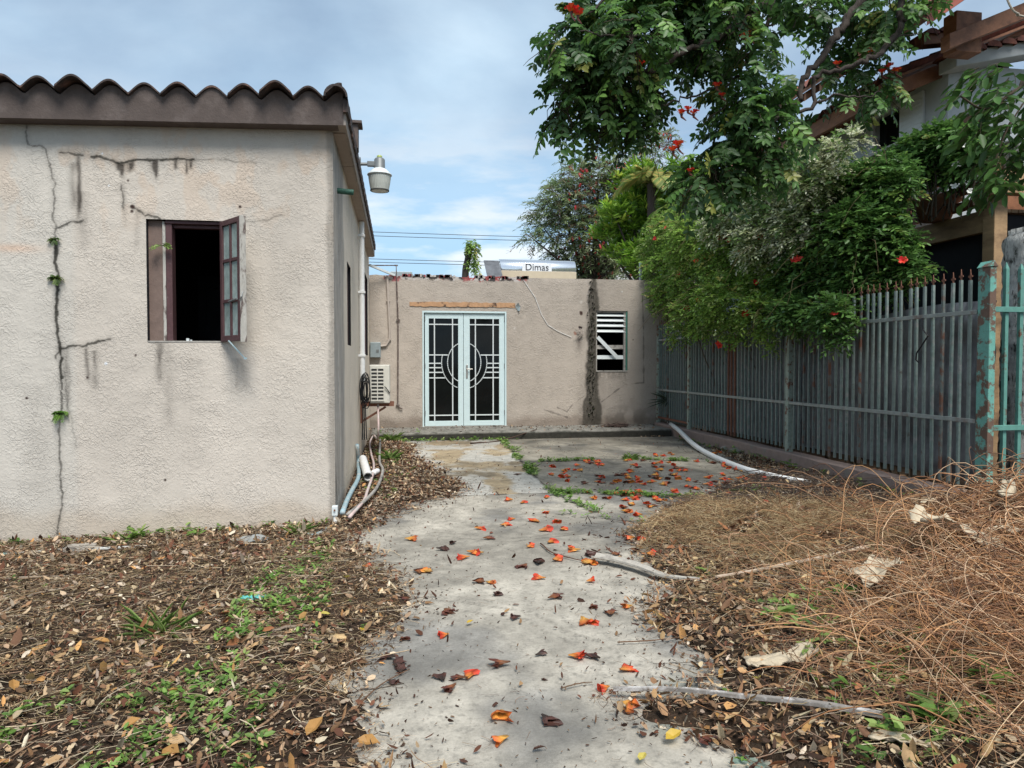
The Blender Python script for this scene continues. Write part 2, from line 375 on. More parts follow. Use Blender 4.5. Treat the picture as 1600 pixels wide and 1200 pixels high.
# terrain sheet, fine where the photo looks, coarse to the sides and behind
tx = np.unique(np.round(np.concatenate([np.arange(-12, -4, .25), np.arange(-4, 5.6, .03), np.arange(5.6, 14, .25)]), 4))
ty = np.unique(np.round(np.concatenate([np.arange(-6, 1, .2), np.arange(1, 9, .03), np.arange(9, 14.3, .05), [14.32]]), 4))
def soilcol(x, y):
    n = fbm(x, y, 2.2, 4, 5)[..., None]; n2 = fbm(x, y, 22, 3, 6)[..., None]
    c = setc(.050, .034, .023)*(.55+.9*n)*(.6+.8*n2)
    return np.clip(c, 0, 1)
TZ = None
def tfn(x, y):
    global TZ
    TZ = terrain(x, y); return np.stack([x, y, TZ], -1)
V_, F_, C_ = gridmesh(tx, ty, tfn, soilcol)
tag(bulk('ground', V_, F_, C_, M['soil'], smooth=True), kind='structure')
def hgt(x, y):
    """height of whatever lies uppermost there: soil or concrete"""
    x = np.asarray(x, float); y = np.asarray(y, float)
    ix = np.clip(np.searchsorted(tx, x)-1, 0, len(tx)-2); iy = np.clip(np.searchsorted(ty, y)-1, 0, len(ty)-2)
    fx = np.clip((x-tx[ix])/(tx[ix+1]-tx[ix]), 0, 1); fy = np.clip((y-ty[iy])/(ty[iy+1]-ty[iy]), 0, 1)
    z = (TZ[iy, ix]*(1-fx)+TZ[iy, ix+1]*fx)*(1-fy)+(TZ[iy+1, ix]*(1-fx)+TZ[iy+1, ix+1]*fx)*fy
    z = np.where((x > -1.3) & (x < XF-.1), np.maximum(z, GZ), z)
    return np.where((y > STEP_Y) & (x > XS), .02, z)
# outer ground to the horizon
o = MB(); o.cc = (.07, .075, .045); o.add([(-400, -400, -.3), (400, -400, -.3), (400, 400, -.3), (-400, 400, -.3)], [(0, 1, 2, 3)])
tag(o.build('yard_ground', M['soil']), kind='structure')

# concrete slabs
JL = [gp(*q) for q in [(783, 686), (800, 705), (822, 730), (850, 758), (868, 772), (930, 800)]]
JT = [gp(*q) for q in [(600, 778), (745, 774), (868, 770), (950, 772), (1080, 778), (1200, 770)]]
JT2 = [gp(*q) for q in [(815, 722), (900, 720), (1000, 718), (1100, 722)]]
JT3 = [gp(*q) for q in [(870, 803), (950, 810), (1010, 818)]]
def concol(x, y):
    n = fbm(x, y, 1.1, 5, 31); n2 = fbm(x, y, 5, 5, 32); n3 = fbm(x, y, 26, 3, 33); st = fbm(x*1.0, y*.35, 3, 5, 37)
    c = np.ones(x.shape+(1,))*setc(.375, .345, .29)
    c = c*(.62+.70*n2)[..., None]*(.96+.08*n3)[..., None]
    g = sst(.52, .66, n)[..., None]; c = c*(1-g*setc(.42, .40, .36))                         # darker mould clouds
    d, _ = polyline_dist(x, y, JL); right = (x > np.interp(y, [p[1] for p in JL][::-1], [p[0] for p in JL][::-1]))
    far = sst(6.9, 7.3, y)
    rb = (right & (y > JT[2][1]))[..., None]
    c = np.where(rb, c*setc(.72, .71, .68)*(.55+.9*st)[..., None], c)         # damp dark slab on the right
    lb = ((~right) & (y > JT[2][1]))[..., None]
    w = sst(.42, .58, fbm(x, y*.7, 2.6, 5, 41))[..., None]
    c = np.where(lb, (c*setc(1.0, .86, .66))*(1-w)+setc(.46, .44, .39)*w, c)   # ochre slab with white bloom
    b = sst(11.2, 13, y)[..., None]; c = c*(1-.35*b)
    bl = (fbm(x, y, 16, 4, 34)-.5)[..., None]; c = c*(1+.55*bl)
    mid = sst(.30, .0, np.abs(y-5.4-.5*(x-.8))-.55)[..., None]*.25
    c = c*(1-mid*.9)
    gp_ = (sst(.56, .62, fbm(x, y, 8, 4, 51))*sst(3.2, 2.3, y)*sst(.9, 1.2, x))[..., None]
    c = c*(1-gp_*.8)+setc(.12, .22, .18)*gp_*.8                                # worn green paint
    for J, wd in ((JL, .035), (JT, .03), (JT2, .02), (JT3, .02)):
        d, _ = polyline_dist(x, y, J); d = d+(fbm(x, y, 9, 2, 61)-.5)*.05
        c = c*(1-.75*sst(wd, 0, d))[..., None]
    # hairline cracks and specks
    for k, J in enumerate(([(.3, 5.9), (.9, 5.6), (1.5, 5.75), (2.0, 6.1)], [(.2, 4.2), (.7, 3.9), (1.0, 3.3)], [(2.5, 9.4), (3.2, 10.2), (3.1, 11.5)])):
        d, _ = polyline_dist(x, y, J); d = d+(fbm(x, y, 5, 3, 63+k)-.5)*.12
        c = c*(1-.4*sst(.012, 0, np.abs(d-.05)))[..., None]
    return np.clip(c, 0, 1)
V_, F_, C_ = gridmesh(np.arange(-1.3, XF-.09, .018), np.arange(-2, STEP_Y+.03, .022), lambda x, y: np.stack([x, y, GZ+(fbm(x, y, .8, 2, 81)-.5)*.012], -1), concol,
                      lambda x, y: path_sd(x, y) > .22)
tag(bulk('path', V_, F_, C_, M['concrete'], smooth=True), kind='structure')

# raised slab along the rear wall, broken at its left end
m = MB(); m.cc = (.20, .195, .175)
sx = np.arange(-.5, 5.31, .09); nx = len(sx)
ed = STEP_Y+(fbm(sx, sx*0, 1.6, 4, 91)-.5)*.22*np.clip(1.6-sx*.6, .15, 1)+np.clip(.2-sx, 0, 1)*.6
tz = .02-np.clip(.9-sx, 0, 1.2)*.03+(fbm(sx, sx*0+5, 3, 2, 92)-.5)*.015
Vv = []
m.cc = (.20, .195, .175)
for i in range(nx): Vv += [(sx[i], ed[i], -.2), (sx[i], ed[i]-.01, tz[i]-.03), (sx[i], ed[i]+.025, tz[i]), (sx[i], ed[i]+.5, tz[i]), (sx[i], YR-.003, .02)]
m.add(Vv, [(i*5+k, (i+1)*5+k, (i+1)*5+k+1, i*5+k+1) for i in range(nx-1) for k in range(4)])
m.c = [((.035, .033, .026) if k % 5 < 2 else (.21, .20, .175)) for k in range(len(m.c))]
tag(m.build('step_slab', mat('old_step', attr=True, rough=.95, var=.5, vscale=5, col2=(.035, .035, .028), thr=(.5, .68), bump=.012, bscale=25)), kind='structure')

# ================================================================== left cottage
WIN = (-2.093, -1.478, 1.482, 2.519)
cot = thing('cottage', 'cream stucco cottage with cracked front wall, open brown casement and dark barrel tiles', 'house', (XS, YF, 0))
fw = lambda u, v: tuple(P(u, v, 1, YF)[[0, 2]])
def jag(pts, s, amp=.012, n=9):
    pts = [fw(*p) for p in pts]; r = []
    for (a, b), (c, d) in zip(pts[:-1], pts[1:]):
        for i in range(n):
            t = i/n; x = a+(c-a)*t; z = b+(d-b)*t
            r.append((x+(fbm(x, z, 18, 3, s)-.5)*amp*3.2, z+(fbm(x, z, 18, 3, s+5)-.5)*amp*3.2))
    return r+[pts[-1]]
CR = [([(40,188),(42,225),(65,228),(78,255),(85,285),(83,340),(87,355),(86,380)], .0040, .6), ([(86,380),(88,410),(90,430),(88,480),(92,530),(97,590)], .0105, .92),
      ([(97,590),(95,640),(93,700),(97,780),(90,835)], .005, .7), ([(87,357),(100,350),(130,345)], .006, .8), ([(95,545),(110,540),(135,541),(150,535),(172,530)], .008, .85),
      ([(90,238),(130,242)], .005, .8), ([(143,243),(165,248),(185,255)], .008, .85), ([(185,255),(215,250),(270,248),(303,249)], .007, .9), ([(303,249),(345,250),(400,255)], .003, .35),
      ([(190,290),(193,325)], .004, .6), ([(205,322),(225,335),(250,342)], .006, .8), ([(385,345),(410,345),(440,335)], .003, .4), ([(92,600),(110,640),(120,700)], .002, .25),
      ([(97,560),(104,600),(108,660)], .003, .35), ([(96,545),(88,560)], .006, .7)]
CRJ = [(jag(p, 100+i), w_, s_) for i, (p, w_, s_) in enumerate(CR)]
def streak(x, z, u, v0, v1, wpx, s, seed):
    xc, z0 = fw(u, v0); _, z1 = fw(u, v1); w_ = wpx*.0058
    k = np.exp(-((x-xc-(fbm(z, z*0, 6, 2, seed)-.5)*.02)/w_)**2)
    return s*k*sst(z1-.03, z1+.25*(z0-z1), z)*sst(z0+.02, z0-.01, z)*(.35+1.1*fbm(x, z*.25, 45, 3, seed+3))
def frontcol(x, z):
    n = fbm(x, z, 1.3, 4, 111)[..., None]; n2 = fbm(x, z, 7, 4, 112)[..., None]
    c = setc(.55, .495, .43)*(.90+.2*n)*(.94+.12*n2)
    lf = sst(-2.62, -2.70, x)[..., None]; c = c*(1-lf)+c*setc(.97, 1.0, 1.02)*lf
    p = (sst(.56, .66, fbm(x*1.4, z*.8, 4.5, 4, 113))*sst(2.1, 2.9, z)*.38)[..., None]            # peach patches where paint wore
    c = c*(1-p)+setc(.56, .42, .31)*p
    g = sst(.52, .66, fbm(x, z, 3.1, 4, 114))[..., None]*sst(2.7, 3.2, z)[..., None]*.3; c = c*(1-g)+setc(.5, .48, .44)*g
    pk = np.exp(-((z-fw(30, 388)[1])/.035)**2-((x-fw(20, 388)[0])/.2)**2)[..., None]*.6; c = c*(1-pk)+setc(.60, .40, .28)*pk
    b = (sst(-.05+.12, -.12, z-.18*fbm(x, z, 3, 3, 115)))[..., None]; c = c*(1-b*.35)+setc(.48, .36, .24)*b*.35*.8     # damp tan foot
    e = sst(XS-.07, XS-.03, x+(fbm(x, z, 4, 3, 116)-.5)*.04)[..., None]; c = c*(1-.35*e)
    s = sum(streak(x, z, *a) for a in [(122,245,345,3,1.0,1),(113,255,330,5,.45,2),(127,300,400,9,.25,12),(136,545,600,3,.6,3),(148,548,610,5,.5,4),(105,545,640,4,.5,5),(249,536,600,5,.6,6),(262,540,680,9,.22,13),
            (375,560,612,12,.32,7),(190,256,275,3,.9,8),(200,254,268,4,.9,9),(207,252,262,3,.9,14),(243,250,278,3,1.0,10),(240,250,266,5,.7,15),(275,250,264,3,.9,11),(292,249,272,2,.9,16),(299,249,262,2.5,1,17),(186,256,264,3,.9,18),(193,256,360,3,.25,19),
            (60,600,800,20,.12,20),(300,560,760,26,.1,21),(450,240,500,30,.1,22),(214,330,390,4,.25,23)])
    s = np.clip(s, 0, .92)[..., None]; c = c*(1-s)+setc(.06, .05, .042)*s
    for pts, w_, st in CRJ:
        x0 = min(p[0] for p in pts)-.08; x1 = max(p[0] for p in pts)+.08; z0 = min(p[1] for p in pts)-.08; z1 = max(p[1] for p in pts)+.08
        m_ = (x > x0) & (x < x1) & (z > z0) & (z < z1)
        xx = x[m_]; zz = z[m_]
        if xx.size == 0: continue
        d, _ = polyline_dist(xx, zz, pts); d = np.abs(d+(fbm(xx, zz, 55, 3, 131)-.5)*.012)
        ww = w_*(.35+1.5*fbm(xx, zz, 22, 2, 130))
        k = st*sst(ww+.006, ww*.6, d)[..., None]; h = .22*st*sst(.05, 0, d)[..., None]
        q = c[m_]; q = q*(1-h); q = q*(1-k)+setc(.03, .028, .022)*k; c[m_] = q
    for (u, v, r) in [(375,323,.012),(212,555,.008),(207,323,.02),(206,330,.012),(200,282,.008),(258,750,.01),(42,622,.01),(553,760,.01),(137,590,.008)]:
        a, b_ = fw(u, v); k = sst(r+.006, r*.6, np.hypot(x-a, z-b_))[..., None]; c = c*(1-k)+setc(.05, .03, .025)*k
    for (u, v, r) in [(166,568,.012),(160,240,.006),(170,290,.006)]:
        a, b_ = fw(u, v); k = sst(r+.004, r*.7, np.hypot(x-a, z-b_))[..., None]; c = c*(1-k)+setc(.7, .72, .74)*k
    return np.clip(c, 0, 1)
us = np.concatenate([np.arange(-9, -3.7, .1), lines(-3.7, XS, .0075, WIN[:2])]); vs = lines(-.45, 3.55, .0075, WIN[2:])
def front_fn(x, z):
    d = sst(XS-.035, XS, x)**2*.02                      # plaster arris slightly rounded
    return np.stack([x, YF+d+(fbm(x, z, 1.2, 2, 120)-.5)*.012, z], -1)
V_, F_, C_ = gridmesh(us, vs, front_fn, frontcol, lambda x, z: (x > WIN[0]) & (x < WIN[1]) & (z > WIN[2]) & (z < WIN[3]))
bulk('front_wall', V_, F_, C_, M['stucco'], cot, smooth=True)

SW = [(8.13, 8.72, 1.51, 2.44), (12.1, 13.5, 1.45, 2.86)]
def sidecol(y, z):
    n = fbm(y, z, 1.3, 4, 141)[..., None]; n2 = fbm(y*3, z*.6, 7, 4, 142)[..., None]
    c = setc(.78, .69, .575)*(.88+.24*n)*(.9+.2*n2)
    st = fbm(y*2.2, z*.22, 9, 4, 143)
    g = (sst(7.75, 7.45, y+(fbm(z, z*0, 2, 3, 144)-.5)*.35)*(.45+.75*st))[..., None]; c = c*(1-g)+setc(.34, .32, .295)*g*(.55+.9*n2)
    w_ = (sst(.66, .74, fbm(y*4, z*.5, 12, 3, 145))*g[..., 0])[..., None]; c = c*(1-w_*.5)+setc(.55, .54, .52)*w_*.5
    d = (sst(.75, .1, z)*sst(6.9, 6.55, y)*sst(.35, .6, fbm(y*4, z*.7, 8, 3, 146)))[..., None]; c = c*(1-d*.8)+setc(.045, .042, .035)*d*.8
    k = (sst(.4, -.1, z)*sst(7, 8, y)*.35)[..., None]; c = c*(1-k)+setc(.5, .38, .25)*k
    for cy, a, b_ in ((6.9, 1.5, .7), (7.05, 1.2, .2)):
        k = (np.exp(-((y-cy+(fbm(z, z*0, 9, 2, 147)-.5)*.05)/.012)**2)*sst(a, a-.1, z)*sst(b_, b_+.1, z)*sst(.4, .5, fbm(y, z, 15, 2, 148)))[..., None]; c = c*(1-k)+setc(.7, .7, .68)*k
    return np.clip(c, 0, 1)
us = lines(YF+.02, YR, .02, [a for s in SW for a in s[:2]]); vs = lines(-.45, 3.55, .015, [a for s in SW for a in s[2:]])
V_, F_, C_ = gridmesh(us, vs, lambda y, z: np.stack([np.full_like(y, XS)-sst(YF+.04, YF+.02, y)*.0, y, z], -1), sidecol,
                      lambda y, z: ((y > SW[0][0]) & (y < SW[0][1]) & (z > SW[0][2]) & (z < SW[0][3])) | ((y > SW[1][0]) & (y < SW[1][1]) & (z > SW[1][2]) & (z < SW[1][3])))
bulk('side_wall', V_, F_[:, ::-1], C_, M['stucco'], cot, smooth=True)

# unseen shell, closes the dark rooms
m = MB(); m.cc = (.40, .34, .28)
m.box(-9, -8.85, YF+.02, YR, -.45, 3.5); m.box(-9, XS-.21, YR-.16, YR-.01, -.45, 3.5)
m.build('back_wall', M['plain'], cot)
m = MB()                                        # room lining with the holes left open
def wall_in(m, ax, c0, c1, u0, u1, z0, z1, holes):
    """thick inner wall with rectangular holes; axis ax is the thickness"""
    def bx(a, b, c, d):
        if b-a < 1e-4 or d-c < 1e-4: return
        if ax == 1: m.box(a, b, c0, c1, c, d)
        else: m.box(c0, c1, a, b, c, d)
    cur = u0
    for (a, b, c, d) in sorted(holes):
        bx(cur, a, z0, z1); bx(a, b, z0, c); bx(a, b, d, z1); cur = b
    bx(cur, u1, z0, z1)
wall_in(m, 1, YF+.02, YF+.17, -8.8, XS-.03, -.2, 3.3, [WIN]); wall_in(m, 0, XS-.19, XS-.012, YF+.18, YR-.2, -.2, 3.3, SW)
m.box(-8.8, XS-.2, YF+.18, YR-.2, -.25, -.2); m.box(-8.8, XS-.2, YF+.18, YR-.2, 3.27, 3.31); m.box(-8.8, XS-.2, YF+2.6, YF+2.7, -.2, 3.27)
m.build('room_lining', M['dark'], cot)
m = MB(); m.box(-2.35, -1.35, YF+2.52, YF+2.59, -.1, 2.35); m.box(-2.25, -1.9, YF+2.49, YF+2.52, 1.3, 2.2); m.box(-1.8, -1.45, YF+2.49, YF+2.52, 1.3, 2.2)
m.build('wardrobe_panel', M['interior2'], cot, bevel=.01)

# casement window
x0, x1, z0, z1 = WIN
win = MB(); win.box(x0+.145, x0+.195, YF+.03, YF+.13, z0+.012, z1-.03); win.box(x1-.02, x1-.002, YF+.03, YF+.13, z0+.012, z1-.03)
win.box(x0+.145, x1-.002, YF+.02, YF+.13, z1-.03, z1-.002); win.box(x0+.197, x1-.021, YF+.06, YF+.12, z1-.06, z1-.031)
W = win.build('window_frame', M['winwood'], cot, bevel=.004)
m = MB(); m.box(x0+.002, x0+.118, YF+.045, YF+.09, z0+.012, z1-.002); m.build('reveal_board', M['panel'], W, bevel=.003)
m = MB(); m.box(x0+.119, x0+.143, YF+.03, YF+.085, z0+.012, z1-.01); m.build('peeling_strip', M['peel'], W, bevel=.003)
m = MB(); m.box(x0+.002, x1-.002, YF-.006, YF+.13, z0-.004, z0+.011); m.build('sill', M['plank'], W, bevel=.003)
m = MB()
for a, s in ((-1.79, .022), (-1.757, .011)): m.box(a, a+s, YF+.02, YF+.04, z0+.011, z0+.012+s)
m.build('latch', M['whitepaint'], W)
# open sash, swung out towards the yard on its right-hand hinges
H0 = np.array([-1.485, YF-.005]); H1 = P(377, 340, 1, YF-.30)[:2]; sdv = (H1-H0); SL = np.hypot(*sdv); sdv /= SL; snv = np.array([-sdv[1], sdv[0]])
sash = thing('sash', None, None, (H0[0], H0[1], 0)); sash.parent = cot; sash.location = Vector((H0[0], H0[1], 0))-Vector(ORG[cot.name]); ang = math.atan2(sdv[1], sdv[0]); sash.rotation_euler = (0, 0, ang)
sz0, sz1 = z0+.005, z1-.01
m = MB(); t = .02
m.box(0, .042, -t, t, sz0, sz1); m.box(SL-.045, SL, -t, t, sz0, sz1); m.box(.042, SL-.045, -t, t, sz1-.045, sz1); m.box(.042, SL-.045, -t, t, sz0, sz0+.05)
m.box(SL/2-.012, SL/2+.012, -t*.8, t*.8, sz0+.05, sz1-.045)
for k in (1, 2): zz = sz0+(sz1-sz0)*k/3; m.box(.042, SL/2-.012, -t*.8, t*.8, zz-.014, zz+.014); m.box(SL/2+.012, SL-.045, -t*.8, t*.8, zz-.014, zz+.014)
bmesh_s = m.build('sash_frame', M['winwood'], sash, bevel=.003, local=True)
for i in range(2):
    for k in range(3):
        a = .043 if i == 0 else SL/2+.013; b = SL/2-.013 if i == 0 else SL-.046
        c = sz0+(sz1-sz0)*k/3+.015 if k else sz0+.051; d = sz0+(sz1-sz0)*(k+1)/3-.015 if k < 2 else sz1-.046
        MB().box(a, b, -.003, .003, c, d).build('pane', M['sashglass'], sash, local=True)
MB().box(SL+.0005, SL+.012, -t, t+.012, sz0-.01, sz1+.005).build('edge_strip', M['peel'], sash, local=True, bevel=.002)
m = MB(); m.tube([(SL*.5, -.03, sz0+.33), (SL*.95, -.035, sz0+.345)], .008, 6); m.tube([(SL, .01, sz0+.42), (SL+.03, -.02, sz0+.36), (SL+.01, -.03, sz0+.33)], .005, 5)
m.build('catch', M['lampgrey'], sash, local=True)
m = MB(); a = P(357, 532, 1, YF-.2); b = P(383, 560, 1, YF-.22); m.beam(a, b, .014, .008); m.box(b[0]-.008, b[0]+.014, b[1]-.01, b[1]+.01, b[2]-.008, b[2]+.008)
m.build('stay_bar', M['pvcblue'], cot)
# side windows: frames set in their holes
for i, (a, b, c, d) in enumerate(SW):
    m = MB(); X = XS-.05
    m.box(X-.03, X+.02, a+.002, a+.05, c+.01, d-.002); m.box(X-.03, X+.02, b-.05, b-.002, c+.01, d-.002); m.box(X-.03, X+.02, a+.05, b-.05, d-.05, d-.002); m.box(X-.03, X+.02, a+.05, b-.05, c+.01, c+.05)
    if i: m.box(X-.02, X+.01, (a+b)/2-.02, (a+b)/2+.02, c+.05, d-.05)
    m.build('window_frame', M['winwood'], cot, bevel=.003)

# eaves and roof
PIT = .2585; PH0 = P(482, 150, 1, YF-.2)[0]
def tileprof(x):
    c = .5+.5*np.cos((x-PH0)/PIT*2*pi)
    return .008+.088*c**.62
rz = lambda x: 3.335+.030*(x+.5)
EX = XS+.125
m = MB(); Yv = YF-.15
xs = np.arange(-9, EX-.012, PIT/14)
V = []
for x in xs:
    b = rz(x); t = b+.20
    q_ = rz(x)+.19+tileprof(x)-.012; V += [(x, Yv, b), (x, Yv-.012, t-.05), (x, Yv-.022, q_), (x, Yv+.16, q_), (x, Yv+.16, b)]
n = len(xs)
F = [(i*5+k, (i+1)*5+k, (i+1)*5+(k+1) % 5, i*5+(k+1) % 5) for i in range(n-1) for k in range(5)]+[tuple(range(5)), tuple((n-1)*5+k for k in range(5))]
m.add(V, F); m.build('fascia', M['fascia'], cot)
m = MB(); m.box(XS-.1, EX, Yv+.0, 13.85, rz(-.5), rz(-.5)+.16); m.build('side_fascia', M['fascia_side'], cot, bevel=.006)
m = MB()
for k in range(7): m.box(XS+.003, EX-.02, YF+.05+k*1.05, YF+.05+k*1.05+1.035, rz(-.5)-.012, rz(-.5)-.002)
m.build('soffit', M['soffit'], cot)
m = MB(); m.prism([(-9, rz(-9)+.05), (XS-.11, rz(-.5)+.05), (XS-.11, rz(-.5)+.16), (-9, rz(-9)+.16)], 1, Yv+.17, 13.8); m.build('roof_deck', M['dark'], cot)
rx = np.arange(-9, EX-.02, PIT/18)
V = []; rows = []
k = 0; y = YF-.235
while y < 13.8:
    y2 = min(y+.40, 13.86); L0 = .0 if k == 0 else 0
    jz = (rng.random()-.5)*.01
    for yy, up in ((y, .024), (y2, .0)):
        rows.append((yy, up+jz))
    y = y2-.04; k += 1
nx = len(rx)
def tilesheet(m, base, thick):
    for i in range(0, len(rows), 2):
        (ya, ua), (yb, ub) = rows[i], rows[i+1]
        wob = (_h(np.floor((rx-PH0)/PIT+.5), rx*0+i, 7)-.5)*1.6
        for s in (1,):
            top = [(x, ya-(.06*wv if i == 0 else .02*wv), rz(x)+.19+tileprof(x)+ua+.018*wv) for x, wv in zip(rx, wob)]+[(x, yb, rz(x)+.19+tileprof(x)+ub) for x in rx]
            bot = [(a, b, c-thick) for a, b, c in top]
            Vq = top+bot; Fq = []
            for j in range(nx-1):
                Fq += [(j, j+1, nx+j+1, nx+j), (2*nx+j, 3*nx+j, 3*nx+j+1, 2*nx+j+1), (j, 2*nx+j, 2*nx+j+1, j+1)]
            Fq += [(nx-1, 3*nx-1, 4*nx-1, 2*nx-1)]
            m.add(Vq, Fq)
m = MB(); tilesheet(m, 0, .016)
roof = m.build('roof', M['tile'], cot, smooth=False)
m = MB(); y = YF-.27; i = 0
while y < 13.8:                                  # verge tiles along the side eave
    cx = EX-.075; r = .088; zc = rz(-.5)+.20
    V = []; F = []
    for (yy, rr) in ((y, r+.012), (min(y+.36, 13.88), r-.004)):
        for k in range(13):
            a = pi*k/12-.0; V.append((cx+rr*cos(a), yy, zc+rr*sin(a)*1.05))
        for k in range(13):
            a = pi*k/12; V.append((cx+(rr-.016)*cos(a), yy, zc+(rr-.016)*sin(a)*1.05))
    for k in range(12): F += [(k, k+1, 26+k+1, 26+k), (13+k, 39+k, 39+k+1, 13+k+1), (k, 13+k, 13+k+1, k+1)]
    m.add(V, F); y += .33; i += 1
m.build('verge_tiles', M['tile'], roof)
m = MB()
for k in range(23):
    yy = YF-.2+k*.33; m.prism([(yy, rz(-.5)+.10), (yy+.30, rz(-.5)+.12), (yy+.32, rz(-.5)+.185), (yy, rz(-.5)+.21)], 0, EX-.02, EX+.022)
m.build('tile_edge', M['tile'], roof)
a = P(551, 218, 1, 7.6); b = P(562, 196, 1, 7.6)
m = MB(); m.box(a[0]-.02, b[0]-.015, 7.55, 7.72, a[2]-.1, b[2]); m.box(a[0]-.03, b[0]+.025, 7.52, 7.75, b[2], b[2]+.03); m.build('roof_vent', M['fascia'], cot, bevel=.004)

# ---- things fixed on the cottage
t = thing('yard_light', 'grey dusk-to-dawn yard light with a ribbed bucket lens on an arm below the tiled eave', 'lamp', (P(593, 250, 1, 8.5)[0], 8.5, P(593, 274, 1, 8.5)[2]))
c = ORG[t.name]; q = .00766
m = MB(); m.lathe([(.001, .2), (.03, .205), (.05, .195), (.062, .18), (.064, .085), (.07, .078), (.07, .06)], c, 28); m.build('housing', M['lampgrey'], t, smooth=True)
m = MB(); m.lathe([(.066, .077), (.085, .065), (.14, .01), (.143, 0), (.125, -.004)], c, 36); m.build('reflector', M['whitepaint'], t, smooth=True)
m = MB(); V = []; F = []; n = 72
prof = [(.128, -.002), (.128, -.03), (.118, -.10), (.104, -.172), (.09, -.186), (.001, -.188)]
for r, z in prof:
    for k in range(n): a = 2*pi*k/n; rr = r*(1+(.012 if k % 2 else -.012)); V.append((c[0]+rr*cos(a), c[1]+rr*sin(a), c[2]+z))
for i in range(len(prof)-1):
    for k in range(n): F.append((i*n+k, i*n+(k+1) % n, (i+1)*n+(k+1) % n, (i+1)*n+k))
m.add(V, F).build('lens', M['lampshade'], t)
m = MB(); m.lathe([(.108, -.170), (.112, -.176), (.108, -.184)], c, 30).build('rim', M['acdark'], t)
m = MB(); m.lathe([(.03, .204), (.032, .222), (.02, .232), (.001, .234)], c, 20).build('photocell', M['lampcell'], t, smooth=True)
m = MB(); m.tube([(EX-.02, 8.5, c[2]+.12), (c[0]-.12, 8.5, c[2]+.125), (c[0]-.05, 8.5, c[2]+.13)], .019, 10); m.box(c[0]-.14, c[0]-.055, 8.47, 8.53, c[2]+.10, c[2]+.155); m.box(EX-.001, EX+.014, 8.45, 8.55, c[2]+.06, c[2]+.19)
m.build('arm', M['lampgrey'], t, bevel=.003)

a = P(527, 298, 0, XS); m = MB(); m.tube([(XS-.005, a[1], a[2]), (XS+.15, a[1], a[2]-.01)], .027, 12, False); m.tube([(XS-.005, a[1], a[2]), (XS+.15, a[1], a[2]-.01)], .02, 12, False)
m.lathe([(.03, 0)], a, 3) if 0 else None
tag(m.build('drain_stub', M['greenpipe'], smooth=True, loc=(XS, a[1], a[2])), 'short green mouldy pipe stub poking out of the grey-stained side wall', 'pipe')
m = MB(); yy = 10.35; m.tube([(XS+.055, yy, 3.31), (XS+.055, yy, 1.05)], .036, 12)
for z in (1.4, 2.3, 3.1): m.box(XS+.001, XS+.10, yy-.045, yy+.045, z, z+.03)
tag(m.build('downpipe', M['pvc'], loc=(XS+.055, yy, 1.05)), 'white downpipe running down the cottage side wall above the air conditioner', 'pipe')

# air conditioner on its bracket
YA = 10.6; a = P(577, 570, 1, YA); b = P(609, 630, 1, YA)
t = thing('air_conditioner', 'cream outdoor air conditioner unit on a rusty wall bracket', 'air conditioner', (a[0], YA, b[2]))
W_, H_ = b[0]-a[0], a[2]-b[2]
m = MB(); m.box(a[0], b[0], YA+.012, YA+.8, b[2], a[2]); m.build('casing', M['acwhite'], t, bevel=.012)
m = MB(); m.box(a[0]+.03, a[0]+W_*.70, YA+.004, YA+.0115, b[2]+.04, a[2]-.06); m.build('coil', M['acdark'], t)
m = MB(); fx0, fx1 = a[0]+.022, a[0]+W_*.72
for k in range(10):
    z = b[2]+.03+(H_-.09)*k/9; m.box(fx0, fx1, YA-.012, YA+.0035, z, z+.022)
for f in (0, .5, 1): x = fx0+(fx1-fx0)*f; m.box(x-.008, x+.008, YA-.016, YA-.0125, b[2]+.03, a[2]-.035)
m.build('guard', M['acwhite'], t, bevel=.002)
m = MB(); m.tube([(b[0]-.12, YA-.005, a[2]-.28), (b[0]-.05, YA-.012, a[2]-.34), (b[0]+.002, YA+.0, a[2]-.42)], .007, 6); m.build('cord', M['black'], t)
m = MB(); m.box(XS+.002, b[0]+.06, YA+.1, YA+.14, b[2]-.05, b[2]-.004); m.box(XS+.002, b[0]+.06, YA+.62, YA+.66, b[2]-.05, b[2]-.004); m.box(XS+.002, XS+.04, YA+.1, YA+.14, b[2]-.30, b[2]-.051)
m.beam((XS+.03, YA+.12, b[2]-.27), (b[0]-.06, YA+.12, b[2]-.06), .03, .03); m.box(XS+.002, XS+.04, YA+.141, YA+.619, b[2]-.05, b[2]-.02)
m.build('bracket', M['rust'], t)
m = MB()
for k in range(9):
    r0 = random.uniform(.04, .09); cx = XS+.09+random.uniform(-.02, .03); cz = b[2]+.2+random.uniform(-.06, .06); y0 = 10.2+random.uniform(-.04, .1)
    m.tube([(cx+r0*.7*cos(a_), y0+.03*sin(a_*1.5), cz+(r0+.12)*sin(a_)) for a_ in np.linspace(0, 2*pi, 18)], .007, 5)
for k in range(3): m.tube([(XS+.05+.02*k, 10.25, b[2]+.1), (XS+.06+.02*k, 10.25, b[2]-.15), (XS+.05+.03*k, 10.27, b[2]-.5)], .008, 5)
tag(m.build('cable_bundle', M['black'], loc=(XS+.06, 10.3, b[2])), 'tangled black cable coil hanging beside the air conditioner', 'cable')

